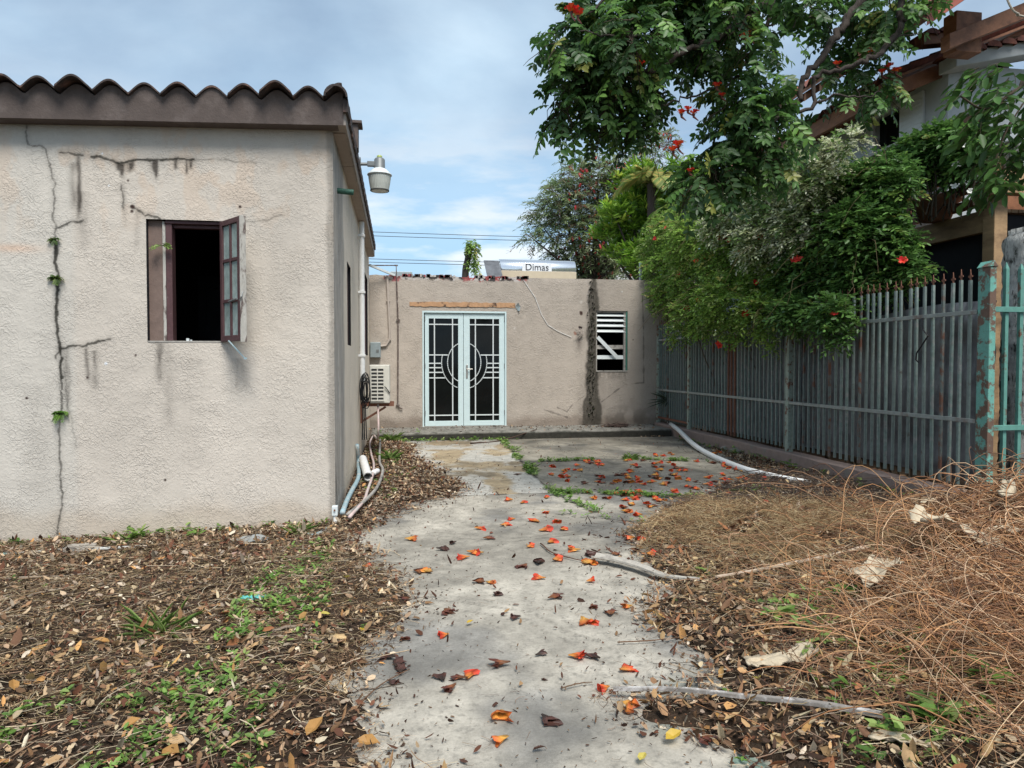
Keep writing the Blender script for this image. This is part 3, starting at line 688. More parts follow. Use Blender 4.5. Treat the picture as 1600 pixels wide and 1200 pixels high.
# ================================================================== rear building
rw = lambda u, v: tuple(P(u, v, 1, YR)[[0, 2]])
dz0 = .03; da = rw(659.5, 486); db = rw(791.5, 486); DOOR = (da[0], db[0], dz0, (da[1]+db[1])/2)
wa = rw(931.5, 485.5); wb = rw(980.5, 581); LOU = (wa[0], wb[0], wb[1], wa[1])
an = thing('annex', 'low flat-roofed beige stucco building with a white double door and broken louvre', 'building', (2.5, YR, 0))
def z5(X, Y): return rw(760+X/3.3333, 340+Y/3.3333)
def z4(X, Y): return rw(540+X/3.53, 360+Y/3.53)
CRK = [[z5(370, 990), z5(420, 1010), z5(455, 965), z5(515, 925)], [z5(600, 960), z5(680, 900), z5(720, 870), z5(815, 860)], [z5(820, 860), z5(818, 560), z5(812, 400)], [z5(300, 1000), z5(420, 1040)]]
def rearcol(x, z):
    n = fbm(x, z, .9, 4, 161)[..., None]; n2 = fbm(x, z, 6, 4, 162)[..., None]
    c = setc(.43, .375, .32)*(.87+.26*n)*(.93+.14*n2)
    rt = sst(3.7, 4.2, x)[..., None]; c = c*(1-rt*.08)
    # foot dirt
    k = sst(.22, .02, z-.16*fbm(x, z*0, 3, 3, 163))[..., None]; c = c*(1-.45*k)+setc(.2, .12, .07)*k*.2
    # broken red and white coping
    t = ZR-z
    j = sst(.42, .58, fbm(x, z*2, 7, 4, 164)); top = sst(.10, .05, t+(fbm(x, z, 12, 3, 165)-.5)*.09)*sst(2.75, 2.5, x)*sst(-.3, -.25, x)
    kk = top[..., None]; pal = np.where((fbm(x, z, 9, 3, 166) > .52)[..., None], setc(.32, .08, .08), setc(.50, .46, .43)); pal = np.where((fbm(x, z, 16, 3, 167) > .56)[..., None], setc(.05, .045, .045), pal)
    c = c*(1-kk)+pal*kk
    rd = ((x > rw(603, 440)[0]) & (x < rw(624, 440)[0]) & (t < .12))[..., None]*.8*sst(.3, .5, fbm(x, z, 14, 3, 168))[..., None]; c = c*(1-rd)+setc(.33, .09, .10)*rd
    # moss column stain and its foot
    mx0, _ = z5(553, 400); w_ = np.interp(z, [z5(0, 1060)[1], z5(0, 990)[1], z5(0, 930)[1], z5(0, 810)[1], z5(0, 420)[1], ZR-.02], [.19, .19, .12, .12, .10, .035])
    s = np.abs(x-mx0-np.interp(z, [0, .9, 3], [-.01, .0, .02])+(fbm(x, z, 8, 3, 169)-.5)*.09)
    mm = sst(w_+.05, w_-.02, s)[..., None]; c = c*(1-mm*.85)+setc(.05, .045, .035)*(.5+1.0*fbm(x, z, 25, 3, 170)[..., None])*mm*.85
    ha = sst(.5, .0, s)[..., None]*.18*sst(.3, .7, fbm(x*2, z*.5, 4, 3, 171))[..., None]; c = c*(1-ha)
    g = (sst(.05, -.02, x-LOU[0]+.0)*0)[..., None]
    # dirty foot right of the column
    f = (sst(.55, .15, z)*sst(LOU[0]-.6, LOU[0]-.2, x)*sst(.40, .62, fbm(x, z, 5, 4, 172)))[..., None]*.55; c = c*(1-f)+setc(.10, .085, .07)*f
    for d_, (u, v, r, cc) in enumerate([(908, 489, .05, (.06, .035, .03)), (907, 512, .045, (.03, .02, .02)), (899, 521, .045, (.28, .16, .12)), (908, 472, .03, (.5, .45, .4)), (880, 481, .04, (.44, .38, .32)), (820, 494, .035, (.46, .40, .34)), (804, 513, .03, (.5, .45, .4)), (989, 531, .02, (.06, .05, .04)), (972, 456, .016, (.6, .58, .55))]):
        a, b_ = rw(u, v); q = sst(r, r*.6, np.hypot(x-a, z-b_)+(fbm(x, z, 20, 3, 180+d_)-.5)*r)[..., None]; c = c*(1-q)+setc(*cc)*q
    a, b_ = rw(905, 530); q = (np.exp(-((x-a)/.05)**2)*sst(b_-.32, b_, z)*sst(b_+.06, b_, z)*.6)[..., None]; c = c*(1-q)+setc(.07, .055, .05)*q
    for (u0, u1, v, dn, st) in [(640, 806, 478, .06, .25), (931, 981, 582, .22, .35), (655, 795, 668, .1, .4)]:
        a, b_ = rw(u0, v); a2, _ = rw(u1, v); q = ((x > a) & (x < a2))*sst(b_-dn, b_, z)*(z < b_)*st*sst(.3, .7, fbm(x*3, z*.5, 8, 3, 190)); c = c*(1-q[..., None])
    for p in CRK:
        d, _ = polyline_dist(x, z, p); d = d+(fbm(x, z, 6, 4, 195)-.5)*.055; c = c*(1-.5*sst(.018, .004, np.abs(d))[..., None])
    return np.clip(c, 0, 1)
us = lines(XS+.003, 6.7, .0125, (DOOR[0], DOOR[1], LOU[0], LOU[1])); vs = lines(-.3, ZR, .0125, (dz0, DOOR[3], LOU[2], LOU[3]))
hole = lambda x, z: ((x > DOOR[0]) & (x < DOOR[1]) & (z > DOOR[2]) & (z < DOOR[3])) | ((x > LOU[0]) & (x < LOU[1]) & (z > LOU[2]) & (z < LOU[3]))
def rear_fn(x, z):
    mx0, _ = z5(553, 400); s = np.abs(x-mx0); inwin = (x > LOU[0]-.02)
    bump = -.022*sst(.13, .05, s)*(fbm(x, z, 12, 3, 201)+.3)*(~inwin)
    e = (sst(ZR-.02, ZR, z)*(fbm(x, z*0, 4, 4, 202)-.5)*.07*sst(2.8, 2.5, x))
    return np.stack([x, YR+(fbm(x, z, .9, 2, 200)-.5)*.02*sst(0, .1, ZR-z)+bump, z+e], -1)
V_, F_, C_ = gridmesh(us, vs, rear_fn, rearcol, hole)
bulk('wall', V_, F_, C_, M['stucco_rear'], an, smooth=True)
m = MB(); m.cc = (.33, .28, .23)
wall_in(m, 1, YR+.02, YR+.2, -4, 6.7, -.3, ZR-.06, [DOOR, LOU]); m.box(6.5, 6.7, YR+.21, YR+7, -.3, ZR-.03); m.box(-4, -3.8, YR+.21, YR+7, -.3, ZR-.03); m.box(-4, 6.7, YR+7, YR+7.2, -.3, ZR-.03)
m.build('wall_core', M['plain'], an)
m = MB(); m.cc = (.30, .28, .26); m.box(-3.79, 6.49, YR+.21, YR+6.99, 2.8, ZR-.1); m.build('roof', M['plain'], an)
m = MB(); m.box(-3.79, 6.49, YR+3.5, YR+3.6, -.28, 2.79); m.box(-3.79, 6.49, YR+.21, YR+3.49, -.29, -.2); m.build('room_lining', M['dark'], an)
# crumbs of broken coping
m = MB()
for k in range(60):
    x = random.uniform(XS+.6, 2.6); s = random.uniform(.01, .04); m.cc = random.choice([(.5, .46, .43), (.06, .05, .05), (.32, .09, .09), (.3, .27, .25)])
    m.box(x, x+s*2, YR-.01, YR+.06, ZR-.02, ZR+s)
m.build('broken_coping', M['plain'], an)['kind'] = 'stuff'
# old lintel scar
m = MB(); a = rw(640, 473); b = rw(805, 479); n = 40; V = []
for i in range(n+1):
    x = a[0]+(b[0]-a[0])*i/n; j1 = (random.random()-.5)*.02; j2 = (random.random()-.5)*.02
    V += [(x, YR-.012, b[1]-.02+j1), (x, YR-.012, a[1]+.02+j2), (x, YR+.01, a[1]+.02+j2), (x, YR+.01, b[1]-.02+j1)]
m.add(V, [(4*i+k, 4*i+4+k, 4*i+4+(k+1) % 4, 4*i+(k+1) % 4) for i in range(n) for k in range(4)])
m.build('lintel_scar', mat('scar', (.46, .27, .15), rough=.9, var=.25, vscale=6, col2=(.07, .045, .035), thr=(.54, .62), bump=.004), an)
m = MB(); c = rw(809, 479); x, z = c; m.add([(x-.055, YR-.02, z), (x, YR-.05, z+.075), (x+.05, YR-.02, z-.0), (x-.01, YR-.01, z-.08), (x+.03, YR-.06, z-.10)], [(0, 1, 2), (0, 2, 3), (2, 4, 3)])
tag(m.build('metal_plate', M['box'], loc=(x, YR-.02, z)), 'torn diamond-shaped metal plate at the right end of the old lintel', 'plate')
# growth on the wall
m = MB(); mx0, _ = z5(553, 400)
for k in range(230):
    z = random.uniform(.15, ZR-.05); w_ = np.interp(z, [.1, .5, 2.8, ZR], [.12, .09, .08, .02]); x = mx0-.03+random.gauss(0, w_*.5); s = random.uniform(.006, .018)
    if x > LOU[0]-.01 and LOU[2]-.02 < z < LOU[3]+.02: continue
    g = random.choice([(.035, .03, .022), (.06, .05, .035), (.1, .09, .07), (.045, .055, .02), (.16, .15, .12)]); m.cc = g
    m.add([(x-s, YR-.03, z), (x, YR-.05-s, z+s*.4), (x+s, YR-.03, z), (x, YR-.03, z+s*1.4), (x, YR-.03, z-s*1.2)], [(0, 1, 3), (1, 2, 3), (0, 4, 1), (1, 4, 2)])
m.build('moss_growth', M['moss'], an)['kind'] = 'stuff'

# double door
t = thing('double_door', 'white metal double door with dark glass and a round white grille pattern', 'door', ((DOOR[0]+DOOR[1])/2, YR, dz0))
Yd = YR+.03; g = 1/3.53
m = MB(); m.box(DOOR[0]+.002, DOOR[0]+.035, YR-.004, YR+.10, dz0, DOOR[3]-.002); m.box(DOOR[1]-.035, DOOR[1]-.002, YR-.004, YR+.10, dz0, DOOR[3]-.002); m.box(DOOR[0]+.035, DOOR[1]-.035, YR-.004, YR+.10, DOOR[3]-.04, DOOR[3]-.002)
m.build('door_frame', M['doorpaint'], t, bevel=.003)
def dx(X): return z4(X, 760)[0]
def dzz(Y): return z4(655, Y)[1]
for side, (l, gl, gr, r) in enumerate(((438, 460, 622, 650), (652, 686, 848, 878))):
    lf = MB(); L0, G0, G1, L1 = dx(l), dx(gl), dx(gr), dx(r); T0, T1, B1, B0 = DOOR[3]-.045, dzz(487), dzz(1050), dz0+.006
    lf.box(L0, G0, Yd, Yd+.04, B0, T0); lf.box(G1, L1, Yd, Yd+.04, B0, T0); lf.box(G0, G1, Yd, Yd+.04, T1, T0); lf.box(G0, G1, Yd, Yd+.04, B0, B1)
    leaf = lf.build('door_leaf', M['doorpaint'], t, bevel=.004)
    MB().box(G0, G1, Yd+.018, Yd+.026, B1, T1).build('pane', M['doorglass'], leaf)
    gm = MB(); wv = .011
    def hb(xa, xb, Yy): z = dzz(Yy); gm.box(dx(xa), dx(xb), Yd+.001, Yd+.014, z-wv, z+wv)
    for X in ((491, 591) if side == 0 else (717, 815)): gm.box(dx(X)-wv, dx(X)+wv, Yd-.002, Yd+.0155, B1, T1)
    hb(gl, gr, 519); hb(gl, gr, 1019)
    cxx, czz = 655, 728
    for Y in (687, 733, 757, 783, 813):
        e = 125*math.sqrt(max(0, 1-((Y-czz)/145)**2))
        if Y == 687: e = 90 if side == 0 else 90
        if side == 0: hb(gl, cxx-e, Y)
        else: hb(cxx+e, gr, Y)
    for (ea, eb, t0, t1) in ((92, 110, -1.3, 1.3), (125, 145, -.285, 1.32)):
        pts = []
        for i in range(25):
            th = t0+(t1-t0)*i/24; X = cxx+(-1 if side == 0 else 1)*ea*cos(th); Y = czz+eb*sin(th)
            if gl-1 <= X <= gr+1: pts.append((dx(X), Yd+.004, dzz(Y)))
        if len(pts) > 1:
            for a_, b_ in zip(pts[:-1], pts[1:]):
                d_ = np.array(b_)-np.array(a_); d_ = d_/np.linalg.norm(d_)*.004
                gm.beam(np.array(a_)-d_, np.array(b_)+d_, .022, .016) if abs(d_[2]) < .0038 else gm.beam(np.array(a_)-d_, np.array(b_)+d_, .016, .022)
    gm.build('grille', M['whitepaint'], leaf)
    m = MB()
    for z in (.25, 1.2, 2.15): m.tube([((L0 if side == 0 else L1), Yd-.012, z), ((L0 if side == 0 else L1), Yd-.012, z+.1)], .009, 8)
    m.build('hinge', M['lampgrey'], leaf)
m = MB(); hx = dx(670); m.box(hx-.018, hx+.018, Yd-.012, Yd-.002, dzz(815), dzz(742)); hz = dzz(765); m.tube([(hx, Yd-.01, hz), (hx, Yd-.05, hz), (hx+.11, Yd-.05, hz)], .009, 8)
m.build('handle', M['handle'], leaf, bevel=.002)
m = MB(); m.cc = (.3, .28, .25); m.box(DOOR[0]-.03, DOOR[1]+.03, YR-.05, YR+.02, .021, .031); m.build('threshold', M['plain'], t, bevel=.004)

# louvred window with broken slats
t = thing('louvre_window', 'white slatted louvre window with a broken diagonal slat and green edge', 'window', (LOU[0], YR, LOU[2]))
def lx(X): return z5(X, 640)[0]
def lz(Y): return z5(650, Y)[1]
m = MB(); m.box(LOU[1]-.035, LOU[1]-.002, YR+.01, YR+.09, LOU[2]+.03, LOU[3]-.002); m.build('frame', mat('green_frame', (.05, .16, .12), var=.3, vscale=10), t)
m = MB(); m.box(LOU[0]+.002, LOU[0]+.03, YR+.03, YR+.09, LOU[2]+.03, LOU[3]-.03); m.box(LOU[1]-.075, LOU[1]-.036, YR+.03, YR+.09, LOU[2]+.03, LOU[3]-.03); m.box(LOU[0]+.002, LOU[1]-.036, YR+.02, YR+.09, LOU[3]-.03, LOU[3]-.002); m.build('inner_frame', M['plank'], t)
m = MB(); m.box(LOU[0]+.002, LOU[1]-.002, YR-.01, YR+.12, LOU[2]+.002, LOU[2]+.028); m.build('sill', M['plank'], t, bevel=.004)
for Y in (508, 535, 562, 591):
    z = lz(Y); MB().prism([(YR+.02, z-.02), (YR+.03, z-.03), (YR+.085, z+.026), (YR+.075, z+.034)], 0, lx(575), lx(727)).build('slat', M['whitepaint'], t)
for Y, h in ((674, .042), (727, .04)):
    z = lz(Y); MB().prism([(YR+.05, z-h), (YR+.06, z-h), (YR+.07, z+h), (YR+.06, z+h)], 0, lx(574), lx(723)).build('slat', M['plank'] if Y == 674 else M['whitepaint'], t)
MB().beam((lx(580), YR+.02, lz(622)), (lx(686), YR+.0, lz(732)), .012, .075).build('slat', M['whitepaint'], t)

# conduits, box and loose wires on the rear wall
a = rw(578.5, 535); b = rw(595, 559)
t = thing('electrical_box', 'grey metal electrical box on the rear wall above the air conditioner', 'electrical box', (a[0], YR, b[1]))
MB().box(a[0], b[0], YR-.12, YR-.003, b[1], a[1]).build('casing', M['box'], t, bevel=.008)
MB().box(a[0]+.01, b[0]-.01, YR-.13, YR-.121, b[1]+.01, a[1]-.01).build('door', M['box'], t, bevel=.004)
MB().box(a[0]+.12, a[0]+.17, YR-.136, YR-.131, b[1]+.1, b[1]+.16).build('latch', M['lampgrey'], t)
def wallpipe(name, lab, pts, r, mm, off=.03, fix=True, cat='pipe'):
    p = [(rw(u, v)[0], YR-off, rw(u, v)[1]) for u, v in pts]; m = MB(); m.tube(p, r, 8)
    if fix:
        for i in range(1, len(p)-1, 2): x, y, z = p[i]; m.box(x-.035, x+.035, YR-off-.01, YR-.002, z-.012, z+.012)
    return tag(m.build(name, mm, smooth=False, loc=p[-1]), lab, cat)
wallpipe('conduit', 'beige conduit dropping from the wall top into the grey electrical box', [(605, 431), (606.6, 470), (609, 518), (608.5, 531), (603, 540), (595, 541)], .022, M['beige'])
wallpipe('rusty_conduit', 'thin dark rusty conduit with an elbow left of the double door', [(577, 415), (619, 415), (620, 447), (622, 500), (622, 547), (621.6, 633), (624, 637), (629, 639)], .013, M['rustpipe'])
wallpipe('wall_wire', 'thin white wire sagging across the wall right of the door', [(818, 438), (836, 465), (846, 492), (856, 508), (872, 518), (893, 527)], .005, M['pvc'], .015, False, 'wire')
m = MB(); m.beam(P(577, 414, 1, YR-.3), P(616, 430, 1, YR-.02), .05, .04); tag(m.build('timber_batten', M['whitepaint'], loc=P(616, 430, 1, YR-.02)), 'pale batten leaning from the cottage eave to the rear wall', 'batten')
m = MB(); a = rw(905, 520)
for k in range(12): m.tube([(a[0]+random.uniform(-.06, .06), YR-.005, a[1]+random.uniform(-.03, .05)), (a[0]+random.uniform(-.1, .09), YR-.06, a[1]+random.uniform(-.05, .05)), (a[0]+random.uniform(-.13, .1), YR-.04, a[1]+random.uniform(-.12, .16))], .0055, 5)
m.cc = (1, 1, 1); tag(m.build('wire_ends', M['beige'], loc=(a[0], YR, a[1])), 'frayed wire ends poking from a broken hole beside the mossy streak', 'wire')

# ---- on and behind the rear roof
Yt = YR+2.6; a = P(779.5, 405, 1, Yt); b = P(896.5, 405, 1, Yt)
t = thing('solar_water_tank', 'shiny horizontal solar water tank with a printed label on the flat roof', 'water tank', ((a[0]+b[0])/2, Yt, 2.95))
zc = a[2]-.25; m = MB(); n = 40; V = []; F = []
for x in (a[0], a[0]+.012, b[0]-.012, b[0]):
    r = .25 if x in (a[0]+.012, b[0]-.012) else .242
    for k in range(n): q = 2*pi*k/n; V.append((x, Yt+r*cos(q), zc+r*sin(q)))
for i in range(3):
    for k in range(n): F.append((i*n+k, i*n+(k+1) % n, (i+1)*n+(k+1) % n, (i+1)*n+k))
F += [tuple(range(n)), tuple(range(3*n, 4*n))]
m.add(V, F).build('tank', M['chrome'], t, smooth=False)
tk = bpy.data.objects[m and 'tank']
for p in tk.data.polygons: p.use_smooth = len(p.vertices) == 4
c2 = P(800, 423, 1, Yt-.3)
m = MB(); m.box(a[0]+.01, b[0]-.01, Yt-.30, Yt-.27, 2.9, c2[2]); m.build('cradle', M['tanklow'], t, bevel=.004)
la = P(816, 411.5, 1, Yt-.29); lb = P(862, 424.5, 1, Yt-.29)
m = MB(); m.box(la[0], lb[0], Yt-.292, Yt-.262, lb[2]+.005, la[2]); m.build('label_plate', M['tanklabel'], t)
fc = bpy.data.curves.new('lettering', 'FONT'); fc.body = 'Dimas'; fc.size = (la[2]-lb[2])*1.25; fc.align_x = 'CENTER'; fc.align_y = 'CENTER'; fc.extrude = .002
fo = bpy.data.objects.new('lettering', fc); col.objects.link(fo); bpy.context.view_layer.update()
me = bpy.data.meshes.new_from_object(fo.evaluated_get(bpy.context.evaluated_depsgraph_get())); bpy.data.objects.remove(fo)
lo = bpy.data.objects.new('lettering', me); col.objects.link(lo); me.materials.clear(); me.materials.append(M['ink'])
lo.parent = t; lo.rotation_euler = (radians(90), 0, 0); lo.location = Vector(((la[0]+lb[0])/2, Yt-.296, (la[2]+lb[2])/2))-Vector(ORG[t.name])
m = MB(); p1 = P(745, 434, 1, Yt-1.3); p2 = P(770, 408, 1, Yt); m.prism([(p1[1], 2.95), (Yt-.1, p2[2]), (Yt-.06, p2[2]), (p1[1]+.06, 2.95)], 0, p1[0]+.3, a[0]-.02)
m.build('collector_panel', M['zinc'], t)
m = MB()
for dx_ in (.05, .11): m.tube([(a[0]-dx_, Yt-.1, 2.9), (a[0]-dx_, Yt-.1, zc+.18), (a[0]+.02, Yt, zc+.18)], .02, 8)
m.build('feed_pipe', M['acdark'], t)
a = P(1001, 434, 1, YR+.5); b = P(1005, 410, 1, YR+.5)
tag(MB().tube([(a[0], YR+.5, 2.9), (a[0], YR+.5, b[2])], .035, 10).build('vent_pipe', M['box'], loc=(a[0], YR+.5, 2.9)), 'grey vent pipe standing on the flat roof beside the leafy vine', 'pipe')
a = P(603, 428, 1, YR+1); MB
tag(MB().box(a[0]+.1, a[0]+.55, YR+.9, YR+1.3, 2.95, P(625, 425, 1, YR+1)[2]).build('roof_box', M['box'], bevel=.01, loc=(a[0]+.3, YR+1.1, 2.95)), 'small grey box on the roof above the rusty conduit', 'box')
# utility lines on two poles
m = MB()
for x in (-34, 46): m.tube([(x, 42, -.3), (x, 42, 11)], [.16, .11], 10); m.box(x-1.1, x+1.1, 41.9, 42.1, 9.6, 9.75)
tag(m.build('utility_pole', M['bark'], loc=(-34, 42, -.3)), 'utility poles carrying the cables', 'pole') if 0 else None
for i, x in enumerate((-34, 46)):
    m = MB(); m.tube([(x, 42, -.3), (x, 42, 11)], [.16, .11], 10); m.box(x-1.1, x+1.1, 41.8, 41.9, 9.6, 9.75)
    tag(m.build('utility_pole', M['bark'], loc=(x, 42, -.3)), ['wooden utility pole beyond the cottage', 'wooden utility pole beyond the neighbour house'][i], 'pole')
for i, (v, lab) in enumerate(((366.5, 'uppermost'), (372.5, 'second highest'), (408, 'second lowest'), (413, 'lowest'))):
    z = P(700, v, 1, 42)[2]; m = MB(); m.tube([(x, 42, z+((x-6)/40)**2*.8) for x in np.linspace(-34, 46, 41)], .018, 5)
    tag(m.build('power_line', M['wire'], loc=(-34, 42, z)), lab+' of the four dark cables crossing the sky above the rear roof', 'cable', 'cables crossing the sky')

# ================================================================== fence
cb = MB(); cb.cc = (1, 1, 1); V = []; ys = np.arange(5.2, YR-.02, .12); n = len(ys)
for y in ys:
    j = (vn(y*3, 0, 5)-.5)*.012; V += [(XF-.1+j, y, -.3), (XF-.1+j, y, .05+j), (XF-.085, y, .066+j), (XF+.1, y, .066+j), (XF+.1, y, -.3)]
cb.add(V, [(i*5+k, (i+1)*5+k, (i+1)*5+k+1, i*5+k+1) for i in range(n-1) for k in range(4)]+[(0, 1, 2, 3, 4), tuple((n-1)*5+k for k in range(5))])
tag(cb.build('curb_wall', M['curb'], loc=(XF, 5.2, -.2)), 'low brown-painted concrete curb under the picket fence', 'curb')
fe = thing('picket_fence', 'long grey-green steel picket fence with spear tips and rusty posts', 'fence', (XF, 5.9, .066))
prng = random.Random(3)
M['fence_worn'] = mat('fence_paint_worn', (.17, .225, .205), rough=.6, var=.3, vscale=10, col2=(.24, .25, .235), thr=(.5, .62), bump=.001)
M['fence_rusty'] = mat('fence_paint_rusty', (.13, .16, .15), rough=.75, var=.3, vscale=7, col2=(.15, .07, .045), thr=(.48, .6), bump=.001)
def picket(y):
    m = MB(); w_ = .0125; tp = 2.10+prng.uniform(-.01, .01); lean = prng.uniform(-.018, .018)
    m.add([(XF+dx_, y+dy_, .12) for dx_, dy_ in ((-w_, -w_), (w_, -w_), (w_, w_), (-w_, w_))]+[(XF+dx_, y+dy_+lean, tp) for dx_, dy_ in ((-w_, -w_), (w_, -w_), (w_, w_), (-w_, w_))],
          [(0, 3, 2, 1), (4, 5, 6, 7), (0, 1, 5, 4), (1, 2, 6, 5), (2, 3, 7, 6), (3, 0, 4, 7)])
    o = m.build('picket', M['rust'] if 10.75 < y < 11.05 else prng.choice([M['fence']]*3+[M['fence_worn']]*2+[M['fence_rusty']]), fe)
    c = (XF, y+lean, tp)
    s = MB(); s.add([(XF-.004, y+lean+a, tp+b) for a, b in ((-.008, 0), (-.007, .02), (-.026, .03), (-.024, .045), (-.008, .045), (0, .105), (.008, .045), (.024, .045), (.026, .03), (.007, .02), (.008, 0))]+
                    [(XF+.004, y+lean+a, tp+b) for a, b in ((-.008, 0), (-.007, .02), (-.026, .03), (-.024, .045), (-.008, .045), (0, .105), (.008, .045), (.024, .045), (.026, .03), (.007, .02), (.008, 0))],
                    [tuple(range(11)), tuple(range(21, 10, -1))]+[(i, (i+1) % 11, 11+(i+1) % 11, 11+i) for i in range(11)])
    s.build('spear_tip', M['rust'], o)
y = 6.02
while y < 14.2:
    if all(abs(y-p) > .055 for p in (9.17, 12.6)): picket(y)
    y += .1165
for z0_, z1_, nm in ((1.765, 1.805, 'rail'), (.735, .775, 'rail')):
    for ya, yb in ((5.91, 9.13), (9.21, 12.56), (12.64, 14.2)): MB().box(XF-.034, XF-.0135, ya, yb, z0_, z1_).build(nm, M['fence_rail'], fe, bevel=.003)
MB().box(XF-.034, XF-.0135, 12.64, 14.2, .16, .20).build('rail', M['rust'], fe)
for yy, w_, tp in ((9.17, .042, 2.12), (12.6, .04, 2.1), (14.22, .03, 2.1)): MB().box(XF-.035-w_*.2, XF+.035, yy-w_, yy+w_, .067, tp).build('post', M['fence_post'], fe, bevel=.004)
m = MB(); m.tube([P(1441, 497, 0, XF-.05), P(1442, 515, 0, XF-.05), P(1450, 525, 0, XF-.05), P(1440, 540, 0, XF-.05), P(1432, 552, 0, XF-.06), P(1431, 562, 0, XF-.06), P(1435, 566, 0, XF-.06)], .008, 6)
tag(m.build('wire_hook', M['black'], loc=P(1441, 497, 0, XF-.05)), 'bent dark wire hook hanging from the top rail of the fence', 'wire')
M['gatepost'] = mat('gate_post', (.14, .36, .30), rough=.6, var=.2, vscale=8, col2=(.14, .085, .06), thr=(.48, .54), bump=.003)
gt = thing('gate', 'chipped turquoise steel gate post and panel of thick bars', 'gate', (XF+.06, 5.84, -.1))
m = MB(); m.box(XF-.03, XF+.038, 5.76, 5.90, -.2, 2.19); m.prism([(XF-.042, 2.191), (XF+.05, 2.191), (XF+.004, 2.25)], 1, 5.75, 5.91); m.build('post', M['gatepost'], gt, bevel=.005)
Yg = 5.82
for u in (1571, 1594, 1619, 1645, 1671): x = P(u, 500, 1, Yg)[0]; m = MB(); m.box(x-.018, x+.018, Yg-.018, Yg+.018, 0, 2.18); m.add([(x-.018, Yg-.018, 2.18), (x+.018, Yg-.018, 2.18), (x+.018, Yg+.018, 2.18), (x-.018, Yg+.018, 2.18), (x, Yg, 2.25)], [(0, 1, 4), (1, 2, 4), (2, 3, 4), (3, 0, 4)]); m.build('bar', M['fence_light'], gt, bevel=.002)
zt = P(1570, 483, 1, Yg)[2]; zb = P(1570, 667, 1, Yg)[2]
for z in (zt, zb): MB().box(XF+.039, 7.2, Yg-.04, Yg-.0185, z-.03, z+.02).build('rail', M['fence_light'], gt, bevel=.003)
# corrugated sheets behind the fence
def sheet(name, lab, ya, yb, zlo, zhi, amp, seed, tilt=0):
    ys = np.arange(ya, yb, .0127); zs = np.arange(0, 1.001, .04)
    def fn(y, s):
        z = zlo(y)+(zhi(y)-zlo(y))*s
        x = XF+.17+.06*(fbm(y, z, 1.1, 3, seed)-.3)+amp*np.sin(y/.076*2*pi)+.11*(fbm(y*.6, z*2.6, 1.6, 3, seed+2)-.5)+.012*np.sin(z*9+3*fbm(y, z, 1, 2, seed+4))*(1 if amp < .006 else .3)
        return np.stack([np.maximum(x, XF+.06), y, z], -1)
    V_, F_, C_ = gridmesh(ys, zs, fn, lambda a, b: np.ones(a.shape+(3,)))
    V2 = V_+np.array([.0012, 0, 0]); nn = len(V_)
    o = bulk(name, np.vstack([V_, V2]), np.vstack([F_, F_[:, ::-1]+nn]), None, M['zinc'], smooth=True, loc=(XF+.13, ya, 0))
    tag(o, lab, 'metal sheet', 'corrugated sheets behind the fence')
sheet('corrugated_sheet', 'smooth bulging grey metal sheet behind the pickets nearest the turquoise post', 5.95, 9.25, lambda y: .13+.02*np.sin(y), lambda y: 1.80+.12*sst(8.5, 6, y)+.03*np.sin(y*2), .003, 301)
sheet('corrugated_sheet', 'rippled grey corrugated sheet behind the pickets left of the middle rusty post', 9.15, 12.7, lambda y: .14+0*y, lambda y: 1.84+.03*np.sin(y*2), .011, 305)
sheet('corrugated_sheet', 'short rippled grey sheet behind the fence end against the annex', 12.62, 14.2, lambda y: .14+0*y, lambda y: 1.86+0*y, .011, 309)

# ================================================================== neighbour house beyond the fence
nb = thing('neighbour_house', 'white house with timber balcony, red tile roof and dark window above the vines', 'house', (8, 9.4, -.3))
XW, XD = 8.0, 7.2
def pw(u, v, X): return P(u, v, 0, X)
m = MB(); m.cc = (.42, .44, .45)
wn = (pw(1368, 208, XW)[1], pw(1408, 208, XW)[1]); wz = (pw(1408, 232, XW)[2], pw(1390, 176, XW)[2])
wall_in(m, 0, XW, XW+.2, 9.4, 17, -.3, 5.62, [(wn[1], wn[0], wz[0], wz[1])]); m.box(XW+.201, 14, 9.4, 9.6, -.3, 5.7); m.box(XW+.201, 14, 16.8, 17, -.3, 6.3)
m.build('wall', M['housewhite'], nb)
MB().box(XW+.21, 13.9, 10, 16.7, 3.2, 3.3).build('upper_floor', M['dark'], nb)
MB().box(XW+1.2, XW+1.3, 9.7, 16.7, 3.31, 6).build('room_lining', M['dark'], nb)
m = MB(); sh = pw(1445, 200, XW)[1]; m.box(XW-.045, XW-.003, sh, wn[1]-.01, wz[0]-.03, wz[1]+.06)
for k in range(9): z = wz[0]+.05+k*(wz[1]-wz[0]-.1)/8; m.box(XW-.055, XW-.0455, sh+.04, wn[1]-.05, z-.012, z+.012)
m.build('shutter', M['whitepaint'], nb, bevel=.004)
m = MB(); m.box(XW-.05, XW-.003, wn[1]-.005, wn[0]+.06, wz[1]+.002, wz[1]+.06); m.box(XW-.05, XW-.003, wn[0]+.002, wn[0]+.06, wz[0]-.06, wz[1]); m.box(XW-.05, XW-.003, wn[1], wn[0]+.0, wz[0]-.06, wz[0]-.002)
m.build('window_frame', M['whitepaint'], nb, bevel=.004)
MB().box(XW+.08, XW+.09, wn[1]+.0, wn[0]-.0, wz[0], wz[1]).build('pane', M['doorglass'], nb)
